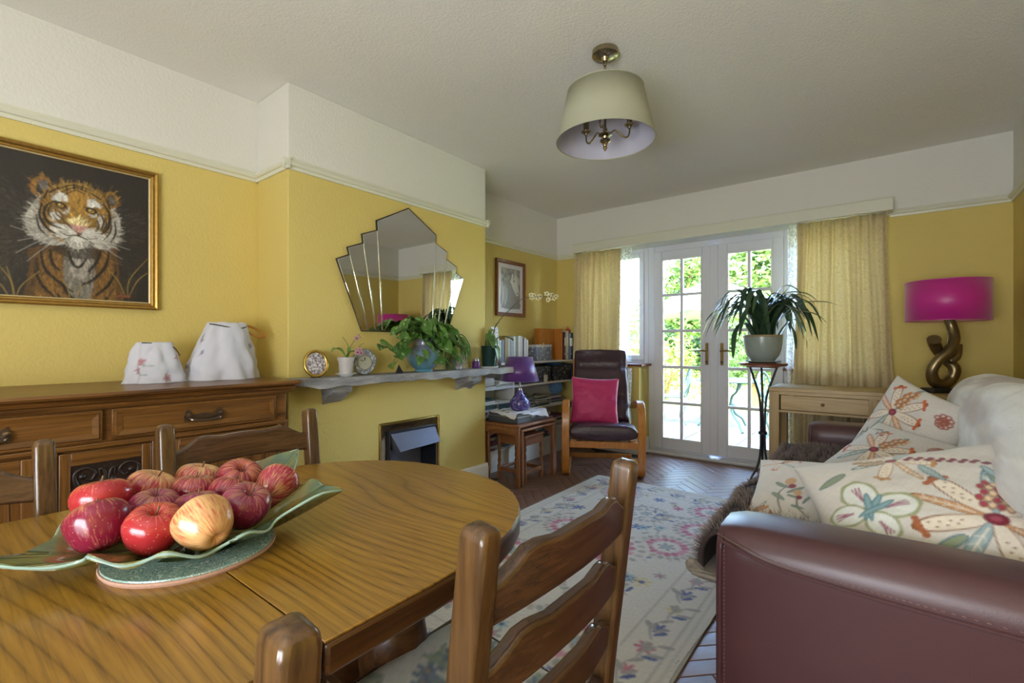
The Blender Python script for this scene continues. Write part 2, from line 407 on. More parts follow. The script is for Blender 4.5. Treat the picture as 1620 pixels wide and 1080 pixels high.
def leaf(name, x0, x1, handle_x, hdir, astragal):
    root = bpy.data.objects.new(name, None); COL.objects.link(root); struct(root)
    y0, y1 = FY0 - .02, FY1 - .012; z0, z1 = .044, OZ - .064; w = .085
    GX0, GX1, GZ0, GZ1 = x0 + w, x1 - w, z0 + .105, z1 - w
    for k, (a, b, c, d, n) in enumerate(((x0, GX0, z0, z1, 'stile'), (GX1, x1, z0, z1, 'stile'), (GX0, GX1, GZ1, z1, 'rail'), (GX0, GX1, z0, GZ0, 'rail'))):
        MB().box(a, b, y0, y1, c, d).build(n, 'white_upvc', root, bevel=.006)
    m = MB(); frame_rect(m, GX0 - .002, GX1 + .002, GZ0 - .002, GZ1 + .002, .014, y0 - .004, y0 + .02); m.build('glazing_bead', 'white_gloss', root, bevel=.003)
    # five rows of two panes between slim white glazing bars
    xm = (GX0 + GX1) / 2; rows = 5
    MB().box(xm - .014, xm + .014, y0 + .002, y0 + .036, GZ0, GZ1).build('glazing_bar', 'white_upvc', root, bevel=.003)
    for k in range(1, rows):
        z = lerp(GZ0, GZ1, k / rows); MB().box(GX0, GX1, y0 + .003, y0 + .035, z - .014, z + .014).build('glazing_bar', 'white_upvc', root, bevel=.003)
    for k in range(rows):
        for a, b in ((GX0, xm), (xm, GX1)):
            MB().box(a, b, y0 + .02, y0 + .026, lerp(GZ0, GZ1, k / rows), lerp(GZ0, GZ1, (k + 1) / rows)).build('pane', 'glass_pane', root)
    if astragal: MB().box(x1 - .006, x1 + .064, y0 - .022, y0 + .004, z0, z1).build('cover_strip', 'white_upvc', root, bevel=.008)
    h = MB().box(handle_x - .014, handle_x + .014, y0 - .012, y0, .90, 1.11).build('handle_plate', 'brass_old', root, bevel=.006)
    m = MB().tube([(handle_x, y0 - .008, 1.035), (handle_x, y0 - .05, 1.035)], .009, 10)
    m.tube(catmull([(handle_x, y0 - .048, 1.035), (handle_x + hdir * .05, y0 - .05, 1.038), (handle_x + hdir * .115, y0 - .048, 1.034)], 5), [.009, .008, .006], 8)
    m.build('lever', 'brass_old', h)
    MB().lathe([(.0, -.016), (.009, -.015), (.010, 0), (.0, .001)], 12, (handle_x, y0, .93), axis='y').build('keyhole', 'steel_dark', h)
    return root
plain('brass_old', '9a8250', .28, 1, .15); plain('steel_dark', '3a3a3e', .3, 1)
leaf('door_1', -1.822, -1.262, -1.300, -1, True)
leaf('door_2', -1.206, -0.662, -1.165, 1, False)
struct(MB().box(DX0, DX1, 4.60, FY0, 0, .028).build('trim_threshold', 'white_upvc', bevel=.008))

# window in the wall behind (out of view, closed by the blind)
m = MB(); frame_rect(m, RX0, RX1, RZ0, RZ1, .05, YB - .12, YB - .06); m.box((RX0 + RX1) / 2 - .03, (RX0 + RX1) / 2 + .03, YB - .12, YB - .06, RZ0, RZ1)
w3 = struct(m.build('window_3', 'white_upvc'))
for a, b in ((RX0 + .05, (RX0 + RX1) / 2 - .03), ((RX0 + RX1) / 2 + .03, RX1 - .05)): MB().box(a, b, YB - .09, YB - .085, RZ0 + .05, RZ1 - .05).build('pane', 'glass_pane', w3)
plain('blind_fabric', 'cfcfc8', .9)  # unseen blind, added to keep sky light from entering at the rear
bl_ = tag(MB().box(RX0 + .02, RX1 - .02, YB - .03, YB - .026, RZ0 + .02, RZ1 - .02).build('sky_blocking_blind', 'blind_fabric'), 'unseen pale blind added over the rear window to block sky light', 'blind')

# ------------------------------------------------------------------ pelmet and curtains
m = MB().box(-2.56, .075, 4.315, 4.34, 2.06, 2.148).box(-2.56, -2.535, 4.34, YW, 2.06, 2.148).box(.05, .075, 4.34, YW, 2.06, 2.148).box(-2.56, .075, 4.315, YW, 2.148, 2.156)
tag(m.build('pelmet', 'cream_gloss', bevel=.003), 'long cream painted pelmet board above the garden doors', 'pelmet')

def cloth(name, c1, c2, transl, pat=None, rough=.8):
    t = NT(name); v = t.tc
    if pat:
        n1 = t.noise(t.mapped((1, 1, .8)), pat, 2, .5, 1.5)
        band = t.math('PINGPONG', t.math('MULTIPLY', n1, 9), .5)
        col = t.mix(t.ramp(band, [(.12, 0), (.2, 1)]), lin(c2), lin(c1))
    else: col = t.mix(t.noise(v, 20), lin(c1), lin(c2))
    t.set(col, rough, **{'Sheen Weight': .15})
    tl = t.n('BsdfTranslucent'); t.l(col, tl.inputs[0]); mx = t.n('MixShader'); mx.inputs[0].default_value = transl
    t.l(t.b.outputs[0], mx.inputs[1]); t.l(tl.outputs[0], mx.inputs[2]); t.l(mx.outputs[0], t.out.inputs[0])
    return t
cloth('curtain_damask', 'e4d5ae', 'd6c496', .40, 16)
t = NT('net'); tr = t.n('BsdfTransparent'); tl = t.n('BsdfTranslucent'); tl.inputs[0].default_value = (.9, .9, .92, 1); df = t.n('BsdfDiffuse'); df.inputs[0].default_value = (.88, .88, .9, 1)
m1 = t.n('MixShader'); t.l(tl.outputs[0], m1.inputs[1]); t.l(df.outputs[0], m1.inputs[2])
m2 = t.n('MixShader'); lace = t.ramp(t.noise(t.tc, 55, 2, .5, 1), [(.42, .45), (.6, .85)]); t.l(lace, m2.inputs[0]); t.l(tr.outputs[0], m2.inputs[1]); t.l(m1.outputs[0], m2.inputs[2]); t.l(m2.outputs[0], t.out.inputs[0])

def curtain(name, label, cat, xt0, xt1, xb0, xb1, yc, ztop, zbot, folds, amp, mat, seed, tuck=0, scallop=0, ybot=0):
    rs = random.Random(seed); ph = [rs.uniform(0, 6) for _ in range(4)]; nu = folds * 14
    def f(u, v):
        z = lerp(ztop, zbot, v)
        if scallop and v > .99: z += scallop * abs(math.sin(u * folds * 2.2 * math.pi))
        a = amp * (.55 + .45 * v)
        uu = u + .012 * math.sin(u * 9 + ph[0] + v * 2)
        wv = math.sin(uu * folds * 2 * math.pi + ph[1]) + .35 * math.sin(uu * folds * 4.3 * math.pi + ph[2] + v * 1.2) + .5 * math.sin(uu * folds * .9 * math.pi + ph[3])
        x = lerp(lerp(xt0, xt1, u), lerp(xb0, xb1, u), v ** 1.3) + .006 * math.sin(v * 7 + u * 20)
        return (x, yc + a * wv * .6 + ybot * v * v, z)
    return tag(MB().grid(f, nu, 26).build(name, mat, solid=.0025 if mat != 'net' else 0, ang=80, fix=False), label, cat)
curtain('curtain', 'beige damask curtain hanging behind the recliner armchair', 'curtain', -2.57, -2.06, -2.58, -2.07, 4.380, 2.062, .05, 6, .046, 'curtain_damask', 3)
curtain('curtain', 'golden beige damask curtain hanging behind the pale oak desk', 'curtain', -.52, .03, -.56, .135, 4.380, 2.062, .05, 6, .046, 'curtain_damask', 5)
curtain('net_curtain', 'white net curtain drawn aside at the left side window', 'net curtain', -2.12, -1.98, -2.3, -1.99, 4.50, 2.07, .92, 4, .03, 'net', 8)
curtain('net_curtain', 'white net curtain falling to the floor beside the golden curtain', 'net curtain', -.60, -.47, -.61, -.45, 4.435, 2.07, .06, 3, .02, 'net', 9)
curtain('net_curtain', 'white lace hem hanging low behind the recliner armchair', 'net curtain', -2.3, -1.92, -2.3, -1.92, 4.36, .86, .17, 6, .02, 'net', 12, scallop=.035)
# ------------------------------------------------------------------ painted designs (prints, embroidery) as colours on fine grids
class Canvas:
    def __init__(s, X, Y, base):
        s.X, s.Y = np.asarray(X, np.float32), np.asarray(Y, np.float32); s.C = np.tile(np.array(lin(base), np.float32), (len(s.X), 1)); s.soft = .004
    def put(s, d, col, idx=None, al=1.0):
        """d: signed distance (neg inside)"""
        a = np.clip(.5 - d / s.soft, 0, 1)[:, None] * al
        c = np.array(lin(col), np.float32)
        if idx is None: s.C = s.C * (1 - a) + c * a
        else: s.C[idx] = s.C[idx] * (1 - a) + c * a
    def near(s, x0, x1, y0, y1):
        return np.nonzero((s.X > x0) & (s.X < x1) & (s.Y > y0) & (s.Y < y1))[0]
    def ell(s, cx, cy, rx, ry, col, rot=0, al=1, ring=0, wob=0, seed=0):
        R = max(rx, ry) * 1.3 + s.soft; i = s.near(cx - R, cx + R, cy - R, cy + R)
        if not len(i): return
        dx, dy = s.X[i] - cx, s.Y[i] - cy; c, n = math.cos(rot), math.sin(rot)
        u, v = (dx * c + dy * n) / rx, (-dx * n + dy * c) / ry
        q = np.sqrt(u * u + v * v) + 1e-6
        if wob: q = q * (1 + wob * np.sin(np.arctan2(v, u) * (7 + seed % 5)))
        d = (q - 1) * min(rx, ry)
        if ring: d = np.abs(d) - ring
        s.put(d, col, i, al)
    def petal(s, cx, cy, ang, L, W, col, edge=None, ew=.004, tip=.6, hatch=None):
        """teardrop from (cx,cy) outward"""
        i = s.near(cx - L * 1.2, cx + L * 1.2, cy - L * 1.2, cy + L * 1.2)
        if not len(i): return
        dx, dy = s.X[i] - cx, s.Y[i] - cy; c, n = math.cos(ang), math.sin(ang)
        u, v = (dx * c + dy * n) / L, (-dx * n + dy * c)
        uc = np.clip(u, 0, 1); hw = W * np.power(uc, tip) * np.power(np.clip(1 - uc, 0, 1), .45) * 1.6
        d = np.abs(v) - hw; d = np.where((u < 0) | (u > 1), np.maximum(d, .02), d)
        if edge: s.put(d - 0, edge, i); s.put(d + ew, col, i)
        else: s.put(d, col, i)
        if hatch:
            h = np.abs(np.sin(u * 16 + np.abs(v) / W * 2.2)) * .01 - .003
            s.put(np.maximum(h, d + ew * 1.6), hatch, i, .8)
    def stroke(s, pts, wd, col, al=1.0, n=6):
        P = np.array(catmull([(*p, 0) for p in pts], n))[:, :2] if len(pts) > 2 else np.array(pts, float)
        m = max(wd, .001) + s.soft
        i = s.near(P[:, 0].min() - m, P[:, 0].max() + m, P[:, 1].min() - m, P[:, 1].max() + m)
        if not len(i): return
        best = np.full(len(i), 9., np.float32); X, Y = s.X[i], s.Y[i]; N = len(P) - 1
        for k in range(N):
            a, b = P[k], P[k + 1]; e = b - a; L2 = e @ e + 1e-12
            t = np.clip(((X - a[0]) * e[0] + (Y - a[1]) * e[1]) / L2, 0, 1)
            ww = wd / 2 * (1 - .5 * abs(2 * (k + .5) / N - 1))
            best = np.minimum(best, np.hypot(X - a[0] - t * e[0], Y - a[1] - t * e[1]) - ww)
        s.put(best, col, i, al)
    def poly(s, pts, col, al=1.0, smooth=True):
        P = np.array(catmull([(*p, 0) for p in pts], 5, True))[:, :2] if smooth else np.array(pts, float)
        i = s.near(P[:, 0].min() - .01, P[:, 0].max() + .01, P[:, 1].min() - .01, P[:, 1].max() + .01)
        if not len(i): return
        X, Y = s.X[i], s.Y[i]; best = np.full(len(i), 9., np.float32); ins = np.zeros(len(i), bool)
        for k in range(len(P)):
            a, b = P[k], P[(k + 1) % len(P)]; e = b - a; t = np.clip(((X - a[0]) * e[0] + (Y - a[1]) * e[1]) / (e @ e + 1e-12), 0, 1)
            best = np.minimum(best, np.hypot(X - a[0] - t * e[0], Y - a[1] - t * e[1]))
            c = (a[1] > Y) != (b[1] > Y); xx = a[0] + (Y - a[1]) * e[0] / (e[1] if abs(e[1]) > 1e-9 else 1e-9); ins ^= c & (X < xx)
        s.put(np.where(ins, -best, best), col, i, al)
    def grain(s, amt, fx, fy, seed=0):
        rs = np.random.RandomState(seed); g = np.zeros(len(s.X), np.float32)
        for k in range(14):
            a, b, p = rs.uniform(-1, 1) * fx, rs.uniform(-1, 1) * fy, rs.uniform(0, 6); g += np.sin(s.X * a + s.Y * b + p)
        s.C *= (1 + amt * g / 3.7)[:, None]; s.C = np.clip(s.C, 0, 1)

def paint_mat(name, rough, bump=0, bs=300, **kw):
    t = NT(name); a = t.n('VertexColor'); a.layer_name = 'Col'; t.set(a.outputs[0], rough, **kw)
    if bump: t.bump(t.noise(t.tc, bs, 3, .7), bump, .004)
paint_mat('print_oil', .45, .15, 250); paint_mat('print_photo', .35)
paint_mat('embroidered', .8, .25, 420, **{'Sheen Weight': .2}); paint_mat('wool_pile', .95, 1.0, 170, **{'Sheen Weight': .3}); paint_mat('tapestry', .85, .3, 500)

def flower(c, x, y, r, n=7, cols=('c8643a', '8fa7a6', 'd9a27a'), edge='8c4a2c', core='7d1f33', rot=0, seed=0, scales='c9803c'):
    """stitched fantasy blossom: scalloped outer petals, lance inner petals, a scaled cone and a dark heart"""
    rs = random.Random(seed); sc_a = rot + .6
    for k in range(n):
        a = rot + k / n * 2 * math.pi + rs.uniform(-.12, .12); d = abs((a - sc_a + math.pi) % (2 * math.pi) - math.pi)
        if k % 2 == 0:                                   # broad petal with a scalloped rim
            R = r * .60; px_, py_ = x + math.cos(a) * R, y + math.sin(a) * R
            c.petal(x, y, a, r * .92, r * .17, edge); c.petal(x, y, a, r * .86, r * .145, 'e6dccd')
            for q in range(5): c.ell(x + math.cos(a + (q - 2) * .085) * r * .83, y + math.sin(a + (q - 2) * .085) * r * .83, r * .045, r * .045, cols[0])
            for q in range(7): t_ = .35 + .06 * q; c.ell(x + math.cos(a + (.06 if q % 2 else -.06)) * r * t_, y + math.sin(a + (.06 if q % 2 else -.06)) * r * t_, r * .016, r * .012, edge)
        else:                                            # narrow leaf-like petal with a midrib
            L = r * rs.uniform(.85, 1.05); c.petal(x, y, a, L, r * .105, '5f7f8c' if k % 4 == 1 else edge, None); c.petal(x, y, a, L * .95, r * .085, cols[1] if k % 4 == 1 else cols[2])
            c.stroke([(x + math.cos(a) * r * .2, y + math.sin(a) * r * .2), (x + math.cos(a) * L * .85, y + math.sin(a) * L * .85)], r * .02, 'e4ddd0')
            for q in range(4):
                t_ = .35 + .14 * q; bx, by = x + math.cos(a) * L * t_, y + math.sin(a) * L * t_
                for s_ in (-1, 1): c.stroke([(bx, by), (bx + math.cos(a + s_ * .7) * r * .09, by + math.sin(a + s_ * .7) * r * .09)], r * .012, 'e4ddd0', .8)
    a = sc_a
    for k in range(22):
        row, cnt = k // 4, k % 4; u, v = (cnt - 1.5 + .5 * (row % 2)) * .085 * r, (.22 + row * .11) * r
        c.ell(x + math.cos(a) * v - math.sin(a) * u, y + math.sin(a) * v + math.cos(a) * u, r * .06, r * .045, edge, a); c.ell(x + math.cos(a) * (v + .01 * r) - math.sin(a) * u, y + math.sin(a) * (v + .01 * r) + math.cos(a) * u, r * .045, r * .034, scales if k % 2 else 'e2c7a4', a)
    c.ell(x, y, r * .13, r * .105, core); c.ell(x, y, r * .06, r * .045, 'a8485c')
def sprig(c, x, y, a, L, col='8c9a86', fruit='c9a27e'):
    e = (x + math.cos(a) * L, y + math.sin(a) * L)
    c.stroke([(x, y), (x + math.cos(a + .3) * L * .5, y + math.sin(a + .3) * L * .5), e], .006, '6f6a58')
    for k, s_ in ((.35, 1), (.55, -1), (.75, 1)):
        px, py = x + math.cos(a) * L * k, y + math.sin(a) * L * k
        c.petal(px, py, a + s_ * .9, L * .38, L * .06, col, '5d7a7f', .003)
    c.ell(e[0], e[1], L * .11, L * .13, fruit); c.ell(e[0] + L * .05, e[1] - L * .2, L * .08, L * .09, '8a3a4a')
def butterfly(c, x, y, a, r):
    for k, (da, L) in enumerate(((.75, 1), (-.75, 1), (2.2, .8), (-2.2, .8))):
        cx, cy = x + math.cos(a + da) * r * .55 * L, y + math.sin(a + da) * r * .55 * L
        c.ell(cx, cy, r * .5 * L, r * .40 * L, '9aa27c', a + da, wob=.03); c.ell(cx, cy, r * .42 * L, r * .33 * L, 'dfe3e0', a + da)
        for q in (-.3, 0, .3): c.stroke([(x + math.cos(a + da) * r * .35, y + math.sin(a + da) * r * .35), (cx + math.cos(a + da + q) * r * .25, cy + math.sin(a + da + q) * r * .25)], .004, '9a5a78')
    for q in (0, .5, -.5): c.petal(x - math.cos(a + q) * r * .3, y - math.sin(a + q) * r * .3, a + q, r * .9, r * .11, '86a9b3', '5f8794', .004)

def embroider(c, w, h, seed, kind):
    rs = random.Random(seed); c.soft = .004
    if kind == 'flower':
        c.stroke([(-.5 * w, .05 * h), (-.1 * w, -.05 * h), (.3 * w, .18 * h), (.6 * w, .12 * h)], .008, '8d8a70')
        flower(c, -.08 * w, .02 * h, .36 * w, 9, rot=.5, seed=seed)
        sprig(c, .22 * w, -.38 * h, .9, .22 * w); sprig(c, -.4 * w, .32 * h, -.2, .2 * w)
        for k in range(12): a = k * .55; c.ell(.33 * w + .07 * w * math.cos(a) * (.4 + k * .05), .28 * h + .07 * h * math.sin(a) * (.4 + k * .05), .010, .008, 'a0584a', ring=.002)
    elif kind == 'stripe':
        for k in range(16):
            t_ = k / 15; c.ell(lerp(-.05, .52, t_) * w, lerp(-.18, .12, t_) * h, .014, .012, '9b9478' if k % 2 else 'cfcab8', .5)
        c.stroke([(-.06 * w, -.22 * h), (.2 * w, -.07 * h), (.52 * w, .09 * h)], .005, '7d775e'); c.stroke([(-.06 * w, -.15 * h), (.2 * w, -.01 * h), (.52 * w, .15 * h)], .005, '7d775e')
        flower(c, -.16 * w, .14 * h, .36 * w, 9, rot=.8, seed=seed)
        for k in range(14): a = k * .7; c.ell(.3 * w + .06 * w * math.cos(a) * (.3 + k * .06), .27 * h + .06 * h * math.sin(a) * (.3 + k * .06), .011, .008, 'a0584a', ring=.0025)
        sprig(c, .16 * w, -.36 * h, .4, .2 * w); sprig(c, -.42 * w, -.3 * h, .8, .2 * w)
    elif kind == 'butterfly':
        butterfly(c, .18 * w, .10 * h, 1.2, .26 * w); sprig(c, -.22 * w, -.32 * h, 1.5, .36 * w); sprig(c, -.05 * w, -.35 * h, 1.9, .25 * w)
        flower(c, -.3 * w, .36 * h, .16 * w, 6, rot=.2, seed=seed); c.petal(.42 * w, .30 * h, 2.8, .13 * w, .05 * w, 'b33a3c'); flower(c, -.42 * w, -.32 * h, .15 * w, 6, seed=seed + 1)
        c.petal(.30 * w, -.38 * h, 2.0, .2 * w, .03 * w, '86a9b3', '5f8794')
    else:  # large
        flower(c, .22 * w, -.16 * h, .36 * w, 9, cols=('a8623c', '9fb4b8', 'c99a70'), edge='8c5a34', rot=.5, seed=seed, scales='a83a52')
        butterfly(c, -.24 * w, -.05 * h, .9, .22 * w)
        flower(c, -.02 * w, .34 * h, .22 * w, 7, cols=('b88a5a', '9fb4b8', 'c9a888'), edge='a07850', rot=2.4, seed=seed + 3, scales='8d8a70')
        for k in range(18): c.ell(.05 * w + .022 * w * k, .33 * h - .006 * h * k + .02 * h * (k % 2), .008, .007, '7d3a4a')
        for x, y, a in ((.14, .10, 1.9), (.32, .16, -1.1), (.40, .06, 2.0), (-.42, .2, .4), (-.08, -.32, .4)): c.petal(x * w, y * h, a, .17 * w, .032 * w, '9fb4b8' if a > 1 else '8d9a80', '5f7f8c', .004)
        c.petal(-.36 * w, -.34 * h, .2, .13 * w, .04 * w, 'b3344a')
    c.grain(.03, 500, 500, seed)

def pillow(w, h, th, seed, paint=None, base='d3cfca', n=46, sag=0, wr=.006):
    """closed cushion lying in XY, thickness along Z; both faces painted"""
    us = np.linspace(-1, 1, n); m = MB(); rs = random.Random(seed); off = Vector((rs.uniform(0, 50), rs.uniform(0, 50), 0))
    idx = {}; X = []; Y = []
    for s_ in (1, -1):
        for i, u in enumerate(us):
            for j, v in enumerate(us):
                edge = i in (0, n - 1) or j in (0, n - 1)
                if s_ < 0 and edge: idx[(s_, i, j)] = idx[(1, i, j)]; continue
                x = w / 2 * u * (1 - .075 * (1 - v * v)); y = h / 2 * v * (1 - .075 * (1 - u * u))
                pr = max(0, (1 - u ** 2) * (1 - v ** 2)) ** .42
                z = s_ * th / 2 * pr
                wn = mnoise.noise(Vector((x * 9, y * 14, s_ * 3)) + off) + .5 * mnoise.noise(Vector((x * 25, y * 30, s_ * 3)) + off)
                z += wn * wr * min(1, pr * 1.5) - sag * (u * u) * .3
                idx[(s_, i, j)] = len(m.v); m.v.append((x, y, z)); X.append(x); Y.append(y)
    for s_ in (1, -1):
        for i in range(n - 1):
            for j in range(n - 1):
                q = (idx[(s_, i, j)], idx[(s_, i + 1, j)], idx[(s_, i + 1, j + 1)], idx[(s_, i, j + 1)]); m.f.append(q if s_ > 0 else q[::-1])
    if paint:
        c = Canvas(X, Y, base); embroider(c, w, h, seed, paint); m.col = c.C
    return m
def painted_panel(x0, x1, y0, y1, nx, ny, base):
    """flat grid in (a,b) plane -> returns MB with verts (a,b,0) and its canvas"""
    A, B = np.meshgrid(np.linspace(x0, x1, nx), np.linspace(y0, y1, ny), indexing='ij'); m = MB()
    m.v = [(float(a), float(b), 0.) for a, b in zip(A.ravel(), B.ravel())]
    m.f = [(i * ny + j, (i + 1) * ny + j, (i + 1) * ny + j + 1, i * ny + j + 1) for i in range(nx - 1) for j in range(ny - 1)]
    return m, Canvas(A.ravel(), B.ravel(), base)
